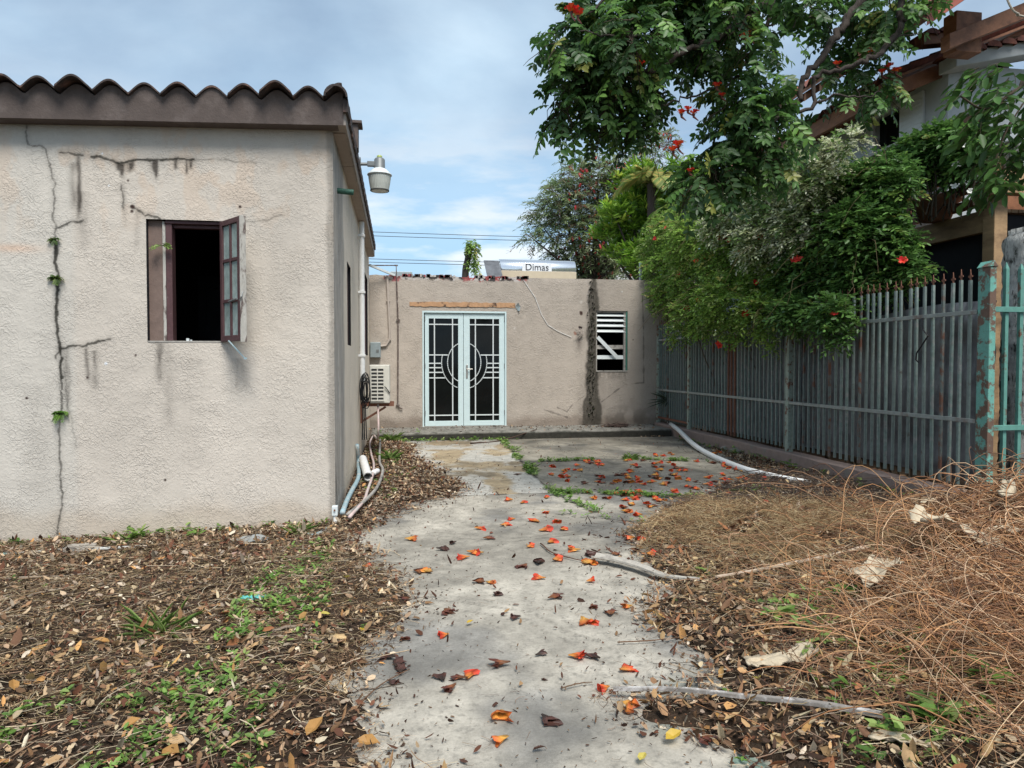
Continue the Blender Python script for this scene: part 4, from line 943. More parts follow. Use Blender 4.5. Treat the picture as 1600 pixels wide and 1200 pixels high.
# side eave: timber rafters and fascia carrying barrel tiles, slope rising away from the yard
e0 = P(1396, 136, 0, XD); ey0, ez0 = e0[1], e0[2]-.02; slope = .42
zr = lambda x: ez0+(x-XD)*slope
m = MB(); m.box(XD-.03, XD+.03, ey0, 17.2, ez0-.1, ez0+.12); m.build('eave_fascia', M['wood'], nb, bevel=.006)
m = MB(); m.prism([(XD+.031, zr(XD)-.12), (XW+.6, zr(XW+.6)-.12), (XW+.6, zr(XW+.6)+.10), (XD+.031, zr(XD)+.10)], 1, ey0, ey0+.07); m.build('verge_board', M['wood'], nb, bevel=.005)
for k in range(13): y = ey0+.55+k*.58; MB().prism([(XD+.031, zr(XD)-.10), (XW-.002, zr(XW)-.10), (XW-.002, zr(XW)+.02), (XD+.031, zr(XD)+.02)], 1, y, y+.08).build('rafter', M['wood'], nb)
MB().prism([(XD-.02, zr(XD)+.121), (11.5, zr(11.5)+.121), (11.5, zr(11.5)+.16), (XD-.02, zr(XD)+.16)], 1, ey0-.02, 17.3).build('roof_boards', M['wood'], nb)
def barrel_roof(x0, x1, y0, y1, zf, name, parent, run_x=True):
    """barrel tiles running down the slope in x, ridges repeating in y"""
    p = .24; ys = np.arange(y0, y1, p/10); rows_ = []; x = x0
    m = MB()
    while x < x1:
        x2 = min(x+.36, x1); V = []
        c = .5+.5*np.cos((ys-y0)/p*2*pi); h = .10*c**.75
        for xx, up in ((x, .022), (x2, 0)):
            for t_ in (0, -.015): V += [(xx, yy, zf(xx)+hh+up+t_) for yy, hh in zip(ys, h)]
        n = len(ys)
        for j in range(n-1): m.f.extend([tuple(len(m.v)+q for q in f) for f in ((j, j+1, 2*n+j+1, 2*n+j), (n+j, 3*n+j, 3*n+j+1, n+j+1), (j, n+j, n+j+1, j+1))]); m.m.extend([0]*3)
        m.v += V; m.c += [(1, 1, 1)]*len(V); x += .33
    return m.build(name, M['tile_red'], parent)
barrel_roof(XD-.08, 11.5, ey0-.02, 17.3, lambda x: zr(x)+.17, 'roof', nb)
# white parapet band of the front wing with its own tiles
a = P(1482, 96, 1, 9.2); b = P(1600, 76, 1, 9.2)
m = MB(); sl = (b[2]-a[2])/(b[0]-a[0]); m.prism([(a[0], a[2]-.13), (13, a[2]-.13+sl*(13-a[0])), (13, a[2]+.06+sl*(13-a[0])), (a[0], a[2]+.06)], 1, 9.05, 9.39)
m.build('parapet', M['housewhite'], nb, bevel=.01)
m = MB()
for k in range(22):
    x = a[0]-.05+k*.24; z = a[2]+.07+sl*(x-a[0]); n = 9
    V = [(x+.12+.12*cos(pi*i/8), yy, z+.085*sin(pi*i/8)) for yy in (8.98, 9.45) for i in range(9)]
    m.add(V, [(i, i+1, 9+i+1, 9+i) for i in range(8)]+[tuple(range(9)), tuple(range(9, 18))])
m.build('parapet_tiles', M['tile_red'], nb)
# upper timber canopy
cy = 8.3
p = [P(u, v, 1, cy) for u, v in ((1484, 76), (1484, 52), (1600, 4), (1600, 32))]
dvx = (p[2]-p[1])/np.linalg.norm(p[2]-p[1])
m = MB(); e1 = p[2]+dvx*1.6; e0_ = p[3]+dvx*1.6; m.prism([(q[0], q[2]) for q in (p[0], p[1], e1, e0_)], 1, cy, cy+.16); m.build('canopy_beam', M['wood'], nb, bevel=.006)
a = P(1482, 80, 1, cy+.3); b = P(1522, 50, 1, cy+.3)
MB().box(a[0], b[0], cy+.17, cy+.4, a[2]-.05, b[2]+.2).build('canopy_post', M['wood'], nb, bevel=.006)
p = [P(u, v, 1, 7.9) for u, v in ((1452, 34), (1448, 22), (1530, -34), (1545, -30))]
s1 = (p[2]-p[1])/np.linalg.norm(p[2]-p[1])
A = p[1]; B = A+s1*3.2
m = MB(); m.prism([(A[0], A[2]-.14), (B[0], B[2]-.14), (B[0], B[2]+.02), (A[0], A[2]+.02)], 1, 7.75, 7.9); m.build('canopy_fascia', M['redpaint'], nb, bevel=.005)
m = MB(); m.prism([(A[0]-.03, A[2]+.021), (B[0], B[2]+.021), (B[0], B[2]+.08), (A[0]-.03, A[2]+.08)], 1, 7.7, 12); m.build('canopy_roof', M['wood'], nb)
m = MB()
for k in range(9): y = 8.4+k*.42; m.prism([(A[0], A[2]-.10), (B[0], B[2]-.10), (B[0], B[2]+.02), (A[0], A[2]+.02)], 1, y, y+.06)
m.build('canopy_rafters', M['wood'], nb)
barrel_roof(A[0]-.06, A[0]+2.6, 7.65, 12, lambda x: A[2]+.09+(x-A[0])*(s1[2]/s1[0]), 'canopy_tiles', nb)
a = P(1436, 66, 1, 9.9); b = P(1610, 40, 1, 9.9)
m = MB(); m.prism([(a[0], a[2]-.08), (b[0]+2, b[2]+.12), (b[0]+2, b[2]+.26), (a[0], a[2]+.08)], 1, 9.8, 10.0); m.build('rear_canopy_beam', M['wood'], nb, bevel=.005)
m = MB()
for k in range(16):
    x = a[0]+k*.24; z = a[2]+.08+(x-a[0])*((b[2]-a[2])/(b[0]-a[0]))
    m.add([(x+.12+.12*cos(pi*i/8), yy, z+.08*sin(pi*i/8)) for yy in (9.75, 10.3) for i in range(9)], [(i, i+1, 10+i, 9+i) for i in range(8)]+[tuple(range(9)), tuple(range(9, 18))])
m.build('rear_canopy_tiles', M['tile_red'], nb)
# balcony
zd1 = P(1555, 325, 0, XD)[2]; zd0 = P(1555, 360, 0, XD)[2]
MB().box(XD-.05, XD+.05, 7.79, 13.5, zd0, zd1).build('deck_beam', M['wood2'], nb, bevel=.008)
m = MB()
for k in range(8): m.box(XD+.06+k*.1, XD+.15+k*.1, 7.7, 13.5, zd1-.04, zd1)
m.build('deck_boards', M['wood2'], nb)
MB().box(XD-.09, XD+.09, 7.58, 7.76, -.3, P(1568, 238, 0, XD)[2]).build('deck_post', M['wood2'], nb, bevel=.008)
MB().box(XD-.09, XD+.09, 12.5, 12.68, -.3, zd1-.1).build('deck_post', M['wood2'], nb, bevel=.008)
a = P(1555, 303, 1, 7.5); b = P(1555, 268, 1, 7.5)
MB().box(a[0]-.02, 11, 7.42, 7.57, a[2], b[2]).build('front_rail_beam', M['wood2'], nb, bevel=.008)
MB().box(XD+.1, 11, 8.0, 8.06, zd1+.001, b[2]-.02).build('porch_boards', M['wood'], nb)
m = MB(); a = P(1574, 266, 1, 7.5); b = P(1592, 224, 1, 7.5); m.box(a[0], b[0], 7.43, 7.56, a[2]-.0+.03, b[2]); m.box(a[0]-.02, b[0]+.02, 7.41, 7.58, b[2], b[2]+.025); m.build('post_cap', M['rough_white'], nb, bevel=.004)
hz = P(1370, 240, 0, XD)[2]
MB().box(XD-.06, XD+.04, 7.8, 13.4, hz-.03, hz+.02).build('handrail', M['plank'], nb, bevel=.004)
for zz in (.10, .30, .52, .74, .96, 1.16): MB().box(XD-.02, XD+.02, 7.8, 13.4, hz-zz-.07, hz-zz+.05).build('rail_and_shade_board', M['wood'], nb, bevel=.004)  # lower boards added in place of porch shade on the wall behind
for y in (9.2, 10.8, 12.4): MB().box(XD+.021, XD+.08, y, y+.08, zd1, hz-.031).build('rail_post', M['wood'], nb)
MB().box(9.3, 9.4, 6, 17, -.3, zd0).build('undercroft_shade_wall', M['dark'], nb)  # near-black backing added for the shade below the deck
MB().box(XD+.16, 9.29, 7.8, 7.9, -.3, zd1-.045).build('undercroft_shade_sheet', M['dark'], nb); MB().box(XD+.06, XD+.14, 7.91, 13.4, -.3, zd1-.045).build('undercroft_shade_sheet', M['dark'], nb)  # near-black sheets added as painted shade, hiding the lit house wall
pt = thing('planter', 'round terracotta planter on the neighbour balcony edge with leafy shrub', 'planter', (XD-.12, P(1462, 330, 0, XD-.12)[1], zd1))
c = ORG[pt.name]; m = MB(); m.lathe([(.001, 0), (.17, 0), (.27, .24), (.31, .245), (.31, .30), (.28, .30), (.27, .25), (.001, .25)], c, 28); m.build('pot', M['terracotta'], pt, smooth=True)
# rough white pillar behind the gate
a = P(1570, 500, 1, 6.25); zt = P(1575, 347, 1, 6.25)[2]
m = MB(); V = []; F = []; n = 48; K = 60
for k in range(K+1):
    z = -.2+(zt+.2)*k/K
    for i in range(n):
        t_ = 2*pi*i/n; rx_ = .30+.035*abs(cos(t_*3)); q = (vn(i*.8, z*22, 9)-.5)*.03
        sx_ = math.copysign(abs(cos(t_))**.6, cos(t_)); sy_ = math.copysign(abs(sin(t_))**.6, sin(t_))
        V.append((a[0]+.66+(rx_+q)*sx_*(1 if k < K-1 else .85), 6.5+(rx_*.8+q)*sy_*(1 if k < K-1 else .85), z))
for k in range(K):
    for i in range(n): F.append((k*n+i, k*n+(i+1) % n, (k+1)*n+(i+1) % n, (k+1)*n+i))
F.append(tuple(K*n+i for i in range(n)))
tag(m.add(V, F).build('masonry_pillar', M['rough_white'], smooth=True, loc=(a[0]+.66, 6.5, -.2)), 'rough white plastered pillar with black streaks behind the turquoise gate', 'pillar')

# ================================================================== foliage tools
def rotm(yaw, pitch, roll):
    cy_, sy_, cp, sp, cr, sr = np.cos(yaw), np.sin(yaw), np.cos(pitch), np.sin(pitch), np.cos(roll), np.sin(roll)
    X = np.stack([cy_*cp, sy_*cp, sp], -1)
    Y0 = np.stack([-sy_, cy_, 0*cy_], -1); Z0 = np.cross(X, Y0)
    Y = Y0*cr[:, None]+Z0*sr[:, None]; Z = -Y0*sr[:, None]+Z0*cr[:, None]
    return X, Y, Z
def leafset(pos, X, Y, Z, L, W, fold, curl, colr, wide=.42, jit=0):
    """leaf blades of two faces folded along the midrib"""
    n = len(pos); L = np.broadcast_to(L, n)[:, None]; W = np.broadcast_to(W, n)[:, None]; fold = np.broadcast_to(fold, n)[:, None]; curl = np.broadcast_to(curl, n)[:, None]
    loc = [(0, 0), (wide-.18, .42), (wide+.28, .40), (1, 0), (wide+.28, -.40), (wide-.18, -.42)]
    V = np.zeros((n, 6, 3))
    for k, (a, b) in enumerate(loc):
        ja = (rng.random((n, 1))-.5)*jit; jb = 1+(rng.random((n, 1))-.5)*jit*2
        V[:, k] = pos+X*(L*(a+ja))+Y*(W*b*jb)+Z*(fold*W*abs(b)-curl*L*a*a)
    b = np.arange(n)[:, None]*6
    F = np.concatenate([b+np.array([[0, 1, 2, 3]]), b+np.array([[0, 3, 4, 5]])])
    return V.reshape(-1, 3), F, np.repeat(colr, 6, 0)
def tubes(Pt, R, colr, s=3):
    """Pt (n,k,3) polylines, R (n,k) radii -> tubes of s sides"""
    n, k, _ = Pt.shape; T = np.gradient(Pt, axis=1); T /= np.linalg.norm(T, axis=2, keepdims=True)+1e-9
    up = np.where(np.abs(T[:, :1, 2:3]) < .9, np.array([[[0, 0, 1.]]]), np.array([[[1., 0, 0]]]))
    A = np.cross(T, np.broadcast_to(up, T.shape)); A /= np.linalg.norm(A, axis=2, keepdims=True)+1e-9; B = np.cross(T, A)
    V = np.stack([Pt+(A*cos(2*pi*i/s)+B*sin(2*pi*i/s))*R[..., None] for i in range(s)], 2)
    base = (np.arange(n)*k*s)[:, None, None]+(np.arange(k-1)*s)[None, :, None]; i = np.arange(s)[None, None, :]; j = (i+1) % s
    F = np.stack([base+i, base+j, base+s+j, base+s+i], -1).reshape(-1, 4)
    return V.reshape(-1, 3), F, np.repeat(colr, k*s, 0)
def merge(parts):
    Vs = []; Fs = []; Cs = []; b = 0
    for V, F, C in parts: Vs.append(V); Fs.append(F+b); Cs.append(C); b += len(V)
    return np.vstack(Vs), np.vstack(Fs), np.vstack(Cs)
def pal(n, cols, wts=None, jit=.2):
    cols = np.array(cols, float); i = rng.choice(len(cols), n, p=None if wts is None else np.array(wts)/sum(wts))
    return np.clip(cols[i]*(1+(rng.random((n, 1))-.5)*2*jit)*(1+(rng.random((n, 3))-.5)*.2*jit), 0, 1)
def unit(n):
    v = rng.normal(size=(n, 3)); return v/np.linalg.norm(v, axis=1, keepdims=True)
def in_clumps(n, clumps, shell=.45):
    """points in a union of ellipsoids (cx,cy,cz,rx,ry,rz)"""
    c = np.array(clumps, float); w_ = (c[:, 3]*c[:, 4]*c[:, 5])**(2/3); i = rng.choice(len(c), n, p=w_/w_.sum())
    u = unit(n); r = rng.random(n)**shell
    return c[i, :3]+u*c[i, 3:]*r[:, None], u
def sprays(starts, dirs, Ls, nl, leafL, leafW, cols, wts, droop=.3, spread=1.0, fold=.25, curl=.15, stem=(.09, .07, .04), sr=.004, up=.25, jit=.2):
    """leafy twigs: a bent stem with leaves set alternately on it"""
    n = len(starts); dirs = dirs/np.linalg.norm(dirs, axis=1, keepdims=True); t = np.linspace(0, 1, 4)
    Ls = np.broadcast_to(Ls, n)
    pts = starts[:, None]+dirs[:, None]*(Ls[:, None]*t)[..., None]; pts[..., 2] -= droop*Ls[:, None]*t**2
    sC = np.tile(np.array(stem), (n, 1)); parts = [tubes(pts, np.tile(np.linspace(sr, sr*.4, 4), (n, 1)), sC)]
    tt = np.linspace(.12, 1, nl)
    P0 = starts[:, None]+dirs[:, None]*(Ls[:, None]*tt)[..., None]; P0[..., 2] -= droop*Ls[:, None]*tt**2
    D = np.repeat(dirs[:, None], nl, 1).copy(); D[..., 2] -= 2*droop*tt; D /= np.linalg.norm(D, axis=2, keepdims=True)
    side = np.cross(D, np.array([0, 0, 1.])); side /= np.linalg.norm(side, axis=2, keepdims=True)+1e-6
    sg = np.where(np.arange(nl) % 2 == 0, 1., -1.)[None, :, None]
    sg = sg*np.where(tt > .97, 0, 1)[None, :, None]
    X = D*.6+side*sg*spread+rng.normal(size=D.shape)*.25; X[..., 2] += up*rng.random(D.shape[:2]); X /= np.linalg.norm(X, axis=2, keepdims=True)
    Zu = np.array([0, 0, 1.])+rng.normal(size=D.shape)*.45; Y = np.cross(Zu, X); Y /= np.linalg.norm(Y, axis=2, keepdims=True)+1e-6; Z = np.cross(X, Y)
    N_ = n*nl; sc_ = .7+.6*rng.random(N_)
    cc = np.repeat(pal(n, cols, wts, jit), nl, 0)*(.8+.4*rng.random((N_, 1)))
    parts.append(leafset(P0.reshape(-1, 3), X.reshape(-1, 3), Y.reshape(-1, 3), Z.reshape(-1, 3), leafL*sc_, leafW*sc_, fold, curl, np.clip(cc, 0, 1)))
    return merge(parts)
def pinnate(starts, dirs, L, npair, lfL, lfW, cols, wts, droop=.45, stem=(.07, .09, .03), jit=.22):
    """compound leaves: rachis with opposite leaflets and one at the tip"""
    n = len(starts); dirs = dirs/np.linalg.norm(dirs, axis=1, keepdims=True); L = np.broadcast_to(L, n); t = np.linspace(0, 1, 5)
    f = lambda t_: (lambda q: q)(np.concatenate([starts[:, None, :2]+dirs[:, None, :2]*(L[:, None]*t_)[..., None], (starts[:, None, 2]+dirs[:, None, 2]*L[:, None]*t_-droop*L[:, None]*t_**2)[..., None]], 2))
    parts = [tubes(f(t), np.tile(np.linspace(.004, .0018, 5), (n, 1)), np.tile(np.array(stem), (n, 1)))]
    tt = np.linspace(.2, .93, npair); P0 = f(tt)
    D = np.repeat(dirs[:, None], npair, 1).copy(); D[..., 2] -= 2*droop*tt; D /= np.linalg.norm(D, axis=2, keepdims=True)
    side = np.cross(D, np.array([0, 0, 1.])); side /= np.linalg.norm(side, axis=2, keepdims=True)+1e-6
    # each compound leaf is rolled about its rachis
    ro = rng.normal(size=(n, 1, 1))*.5; upv = np.cross(side, D); side = side*np.cos(ro)+upv*np.sin(ro)
    base = pal(n, cols, wts, jit)
    for sg in (1, -1, 0):
        if sg: X = D*.45+side*sg+rng.normal(size=D.shape)*.12; X[..., 2] -= .25; Pq = P0; k = npair
        else: X = D[:, -1:]+0; Pq = f(np.array([1.0])); k = 1
        X = X/np.linalg.norm(X, axis=2, keepdims=True); Zu = np.cross(D[:, :k], side[:, :k])*-1+rng.normal(size=X.shape)*.25
        Y = np.cross(Zu, X); Y /= np.linalg.norm(Y, axis=2, keepdims=True)+1e-6; Z = np.cross(X, Y)
        N_ = n*k; s_ = (.75+.5*rng.random(N_))*np.tile(np.interp(np.arange(k), [0, k*.5, k], [.75, 1.1, 1.0]), n)
        cc = np.repeat(base, k, 0)*(.85+.3*rng.random((N_, 1)))
        parts.append(leafset(Pq.reshape(-1, 3), X.reshape(-1, 3), Y.reshape(-1, 3), Z.reshape(-1, 3), lfL*s_, lfW*s_, .22, .12, np.clip(cc, 0, 1), wide=.38))
    return merge(parts)
def blossom(m, c, r, n=6, cols=((.75, .06, .03), (.8, .12, .03)), up=(0, 0, 1)):
    """ruffled open cup of petals"""
    up = Vector(up).normalized(); a_ = up.orthogonal().normalized(); b_ = up.cross(a_); c = Vector([float(q) for q in c])
    for k in range(n):
        t_ = 2*pi*k/n+random.uniform(-.2, .2); d = a_*cos(t_)+b_*sin(t_); s = up.cross(d); m.cc = random.choice(cols); q = random.uniform(.8, 1.2)*r
        m.add([c, c+d*.35*q+up*.35*q-s*.25*q, c+d*.35*q+up*.35*q+s*.25*q, c+d*.9*q+up*.75*q-s*.38*q, c+d*.9*q+up*.7*q+s*.38*q, c+d*1.15*q+up*.6*q+s*random.uniform(-.2, .2)*q], [(0, 1, 2), (1, 3, 4, 2), (3, 5, 4)])
def cl(u, v, r, X=None, Y=None, deep=1.0, fl=1.0):
    """ellipsoid clump centred where pixel (u,v) meets the plane, r in pixels"""
    p = P(u, v, 0, X) if X is not None else P(u, v, 1, Y)
    d = (p-CAM)@Fv; q = r*d/FPX
    return (p[0], p[1], p[2], q, q*deep, q*fl)
def sm(pts, n=8):
    """smooth a polyline of 3D points"""
    p = [np.array(q, float) for q in pts]; p = [2*p[0]-p[1]]+p+[2*p[-1]-p[-2]]; r = []
    for i in range(1, len(p)-2):
        for k in range(n):
            t = k/n; r.append(.5*((2*p[i])+(-p[i-1]+p[i+1])*t+(2*p[i-1]-5*p[i]+4*p[i+1]-p[i+2])*t*t+(-p[i-1]+3*p[i]-3*p[i+1]+p[i+2])*t**3))
    return r+[p[-2]]

# ================================================================== tulip tree overhead
tt_ = thing('tulip_tree', 'big dark tulip tree arching over the yard with orange-red blossoms', 'tree', (7.9, 4.3, -.3))
Yc = 6.2
CL = [(895,45,34),(880,70,26),(900,120,52),(885,185,38),(940,50,60),(935,150,62),(930,215,34),(985,60,62),(990,150,55),(985,205,42),(1040,40,58),(1045,80,34),(1022,150,26),(1005,225,18),(1100,30,62),(1095,75,34),(1150,20,50),(1130,75,34),
      (1150,135,34),(1190,150,40),(1180,95,30),(1150,180,42),(1185,205,50),(1150,240,50),(1190,262,46),(1110,280,46),(1090,305,30),(1075,285,20),(1130,300,34),(1212,185,26),(1205,40,26),(1262,10,30),(1300,15,36),(1302,62,20),(1320,130,34),(1345,160,24),(1372,150,26),(1345,50,30),(1385,45,22),
      (1390,15,44),(1425,15,24),(1225,230,30),(1345,105,22),(960,5,50),(1060,0,50),(1200,-20,50),(1330,-30,50),(1430,-30,40),(1010,-50,60),(1130,-60,60)]
clumps = [cl(u, v-(16 if v > 90 else 0), r*.74, Y=Yc+random.uniform(-.35, .35), deep=1.25) for u, v, r in CL]
def bough(pts, r0, r1):
    p = sm([P(u, v, 1, y-2.35) for u, v, y in pts], 7); k = len(p); p = [q+(np.array([vn(i*.9, j*7.1, 4)-.5 for j in range(3)])*.05) for i, q in enumerate(p)]
    return p, np.linspace(r0*BS, r1*BS, k)
trunk = MB(); tq = P(1700, -250, 1, 5.55); trunk.tube(sm([(7.9, 4.3, -.4), (7.85, 4.4, 1.2), (7.7, 4.7, 2.8), (7.3, 5.1, 4.0), (tq[0]+.35, 5.4, tq[2]-.35), tuple(tq)], 6), list(np.linspace(.24, .075, 31)), 14)
trunk.build('trunk', M['bark'], tt_, smooth=True)
BS = .74
B = [([(1700,-250,7.9),(1500,-160,8.2),(1410,-90,8.3),(1345,0,8.3),(1318,40,8.3),(1290,80,8.3),(1258,120,8.3),(1246,160,8.3)], .07, .03),
     ([(1500,-160,8.2),(1420,-60,8.1),(1408,10,8.1),(1405,45,8.1),(1372,85,8.1),(1325,105,8.2),(1275,120,8.3),(1268,165,8.3),(1225,180,8.3),(1190,200,8.4)], .045, .018),
     ([(1410,-90,8.3),(1300,-70,8.4),(1215,-20,8.4),(1170,25,8.4),(1115,62,8.4),(1060,85,8.4),(1017,112,8.4),(975,125,8.4)], .06, .02),
     ([(1060,85,8.4),(1010,60,8.3),(960,55,8.2),(905,50,8.2)], .022, .008), ([(1017,112,8.4),(970,150,8.4),(930,185,8.4),(900,215,8.4)], .02, .006),
     ([(1215,-20,8.4),(1190,55,8.5),(1165,95,8.5),(1140,130,8.5),(1080,150,8.5),(1035,165,8.5)], .028, .008), ([(1190,200,8.4),(1150,225,8.4),(1110,275,8.4),(1080,305,8.4)], .018, .006),
     ([(1246,160,8.3),(1215,185,8.3),(1180,230,8.3)], .03, .01), ([(1268,165,8.3),(1300,150,8.2),(1345,150,8.2),(1375,145,8.2)], .018, .006), ([(1300,-70,8.4),(1190,-60,8.4),(1080,-40,8.3),(980,-20,8.3),(920,20,8.3)], .04, .012),
     ([(1372,85,8.1),(1400,60,8.1),(1440,50,8.1)], .014, .005), ([(1200,120,8.4),(1170,145,8.4),(1130,190,8.4)], .012, .004), ([(1225,180,8.3),(1205,150,8.3),(1160,130,8.3)], .014, .005)]
for pts, r0, r1 in B:
    p, r = bough(pts, r0, r1); MB().tube(p, list(r), 8).build('bough', M['bark'], tt_, smooth=True)
# fine bare twigs
n = 420; st, _ = in_clumps(n, clumps, 1.0); d = unit(n)*[1, .6, .8]+[-.1, 0, -.3]; L = .15+.22*rng.random(n); t = np.linspace(0, 1, 6)
pt = st[:, None]+d[:, None]*(L[:, None]*t)[..., None]+rng.normal(size=(n, 6, 3))*.012; pt[..., 2] -= .15*t**2
V_, F_, C_ = tubes(pt, np.tile(np.linspace(.007, .002, 6), (n, 1)), np.tile([.06, .045, .035], (n, 1)))
bulk('twigs', V_, F_, C_, M['twig'], tt_)['kind'] = 'stuff'
GT = [(.06, .13, .035), (.09, .19, .045), (.045, .095, .03), (.15, .28, .06), (.24, .26, .06)]; GW = [5, 4, 4, 1.8, .5]
n = 2100; st, u_ = in_clumps(n, clumps, .5); d = u_*[1, 1, .5]+unit(n)*.5+[0, 0, -.1]
ctr = np.array([4.5, 6.2, 4.0]); d = d+(st-ctr)/np.linalg.norm(st-ctr, axis=1, keepdims=True)*.25
V1 = pinnate(st, d, .15+.10*rng.random(n), 5, .072, .040, GT, GW, droop=.5)
bulk('crown', *V1, M['leaf'], tt_)
for u, v, s in [(893,18,.10),(903,24,.09),(1168,62,.11),(1174,58,.09),(1065,178,.07),(1075,172,.06),(1084,178,.07),(1052,236,.08),(1060,228,.08),(1378,114,.07),(1388,106,.07),(1400,112,.07),(1360,82,.07),(1308,101,.06),(1120,135,.07),(1128,150,.06),(1000,102,.07),(1078,268,.06)]:
    m = MB(); s *= .74; c = P(u, v, 1, 5.9); blossom(m, c, s*.75, 7, ((.72, .05, .03), (.8, .10, .03), (.62, .03, .03))); blossom(m, c+np.array([0, 0, -.01]), s*.45, 5, ((.85, .22, .04),))
    m.cc = (.10, .03, .02); m.tube([c, c-np.array([0, 0, s*.5]), c-np.array([-.02, .05, s*1.4])], [.014, .010, .004], 6); m.build('blossom', M['petal'], tt_)
# overhanging spray of broad leaves on the right
br = thing('broadleaf_branch', 'leafy branch of broad drooping leaves reaching in before the balcony', 'branch', (5.6, 4.4, -.1))
m = MB(); m.cc = (.09, .07, .05); Yb = 4.6
stem_p = sm([(6.9, 4.0, -.1), (6.7, 4.1, 1.8), (6.2, 4.3, 3.3), P(1640, 120, 1, Yb), P(1590, 140, 1, Yb), P(1540, 170, 1, Yb), P(1500, 150, 1, Yb)], 6)
m.tube(stem_p, list(np.linspace(.03, .006, len(stem_p))), 7); m.tube(sm([P(1620, 130, 1, Yb), P(1575, 200, 1, Yb), P(1552, 260, 1, Yb)], 5), .006, 6); m.build('stem', M['twig'], br)
cls = [cl(u, v, r, Y=Yb+random.uniform(-.1, .1)) for u, v, r in [(1580,115,28),(1548,112,22),(1590,160,34),(1555,170,34),(1525,160,20),(1570,215,34),(1600,220,30),(1555,255,22),(1552,290,16),(1600,270,26),(1530,190,20),(1640,180,50),(1500,152,10)]]
n = 150; st, u_ = in_clumps(n, cls, .5)
V1 = sprays(st, u_*[1, 1, .2]+np.array([-.4, 0, -.25]), .16, 4, .105, .05, [(.07, .15, .035), (.10, .21, .05), (.05, .11, .03)], [4, 3, 3], droop=.5, up=-.5)
bulk('foliage', *V1, M['leaf'], br)
m = MB(); m.cc = (.4, .36, .3); m.tube(sm([P(1571, -8, 1, 5), P(1580, 12, 1, 5), P(1592, 22, 1, 5), P(1625, 30, 1, 5), (6.9, 4.8, 3.8), (6.9, 4.0, 2)], 5), .008, 6); m.build('bare_stem', M['twig'], br)

# ================================================================== vines over the fence
bush = thing('flowering_vine', 'dense flowering vine billowing over the fence with red blooms and pale variegated tips', 'vine', (6.2, 10, -.3))
def xat(u): return float(np.interp(u, [1010, 1060, 1200, 1330, 1500], [5.75, 5.5, 5.55, 5.75, 6.1]))
GC = [(1050,470,36,1),(1040,430,34,1),(1030,395,30,1),(1045,360,30,1),(1085,500,34,1),(1100,450,50,1),(1090,390,50,1),(1085,345,36,1),(1140,345,44,2),(1150,410,60,1),(1140,480,48,1),(1110,515,24,1),(1190,500,34,1),(1175,300,30,2),(1215,300,44,2),(1205,370,60,2),(1215,450,55,1),
      (1240,260,24,2),(1270,285,40,2),(1265,350,55,2),(1270,430,55,0),(1240,500,28,0),(1300,500,26,0),(1305,535,14,0),(1320,300,40,0),(1330,370,60,0),(1330,440,44,0),(1300,240,18,2),(1335,220,14,2),(1375,290,44,0),(1362,358,40,0),(1390,425,34,0),(1385,460,20,0),(1430,260,36,3),(1420,272,22,3),
      (1395,395,28,0),(1425,430,16,0),(1465,235,28,3),(1495,235,26,3),(1505,268,18,3),(1520,250,18,3),(1465,262,18,3),(1150,535,12,1),(1060,530,14,1),(1200,540,10,1)]
stuffs = {0: [], 1: [], 2: [], 3: []}
for u, v, r, k in GC:
    X = xat(u)+(0 if k != 3 else .85)+random.uniform(-.1, .1)
    if v > 478: X = 5.15
    stuffs[k].append(cl(u, v-(10 if v > 380 or k == 3 else 0), r*.82, X=X-(.3 if k == 2 else 0), deep=1.7 if k != 2 else 1.2))
g0 = [(.10, .20, .05), (.14, .28, .065), (.07, .15, .04), (.22, .35, .08), (.34, .35, .09)]
g1 = [(.23, .38, .07), (.31, .47, .09), (.17, .29, .055), (.42, .50, .18), (.58, .52, .16)]
g2 = [(.2, .3, .1), (.62, .66, .42), (.46, .52, .26), (.14, .24, .06), (.7, .7, .52)]
parts = []
for k, cs, wt, dens, lL, lW in ((0, g0, [5, 4, 4, 1, .25], 5200, .066, .034), (1, g1, [5, 4, 4, 1.4, .3], 7500, .056, .030), (2, g2, [2.4, 3.5, 3, 1.6, 3], 4800, .052, .028), (3, g0, [5, 4, 4, 1, .1], 1500, .075, .038)):
    st, u_ = in_clumps(dens, stuffs[k], .38)
    parts.append((k, sprays(st, u_+unit(dens)*.6+[-.25, -.1, .25], .09+.15*rng.random(dens), 8, lL, lW, cs, wt, droop=.35, sr=.003)))
V1 = merge([p for k, p in parts if k in (0, 1)]); bulk('foliage', *V1, M['leaf'], bush)
V1 = merge([p for k, p in parts if k == 2]); o = bulk('variegated_foliage', *V1, M['leaf'], bush); o['label'] = 'cream-edged variegated leaves'
# trailing runners
n = 190; allc = stuffs[0]+stuffs[1]+stuffs[2]; st, u_ = in_clumps(n, allc, .15); L = .35+.55*rng.random(n); t = np.linspace(0, 1, 7)
d = u_*[1, 1, .3]+[-.3, 0, .25]; pt = st[:, None]+d[:, None]*(L[:, None]*t)[..., None]*.7; pt[..., 2] -= (L[:, None]*t**2)*.7; pt += rng.normal(size=pt.shape)*.012
V_, F_, C_ = tubes(pt, np.tile(np.linspace(.005, .002, 7), (n, 1)), np.tile([.14, .11, .06], (n, 1))); bulk('stems', V_, F_, C_, M['twig'], bush)['kind'] = 'stuff'
n = 70; st, _ = in_clumps(n, allc, .5); t = np.linspace(0, 1, 7); en = st.copy(); en[:, 2] = -.2; en[:, 0] = 6+rng.random(n)*.6
pt = en[:, None]+(st-en)[:, None]*t[None, :, None]+rng.normal(size=(n, 7, 3))*.06
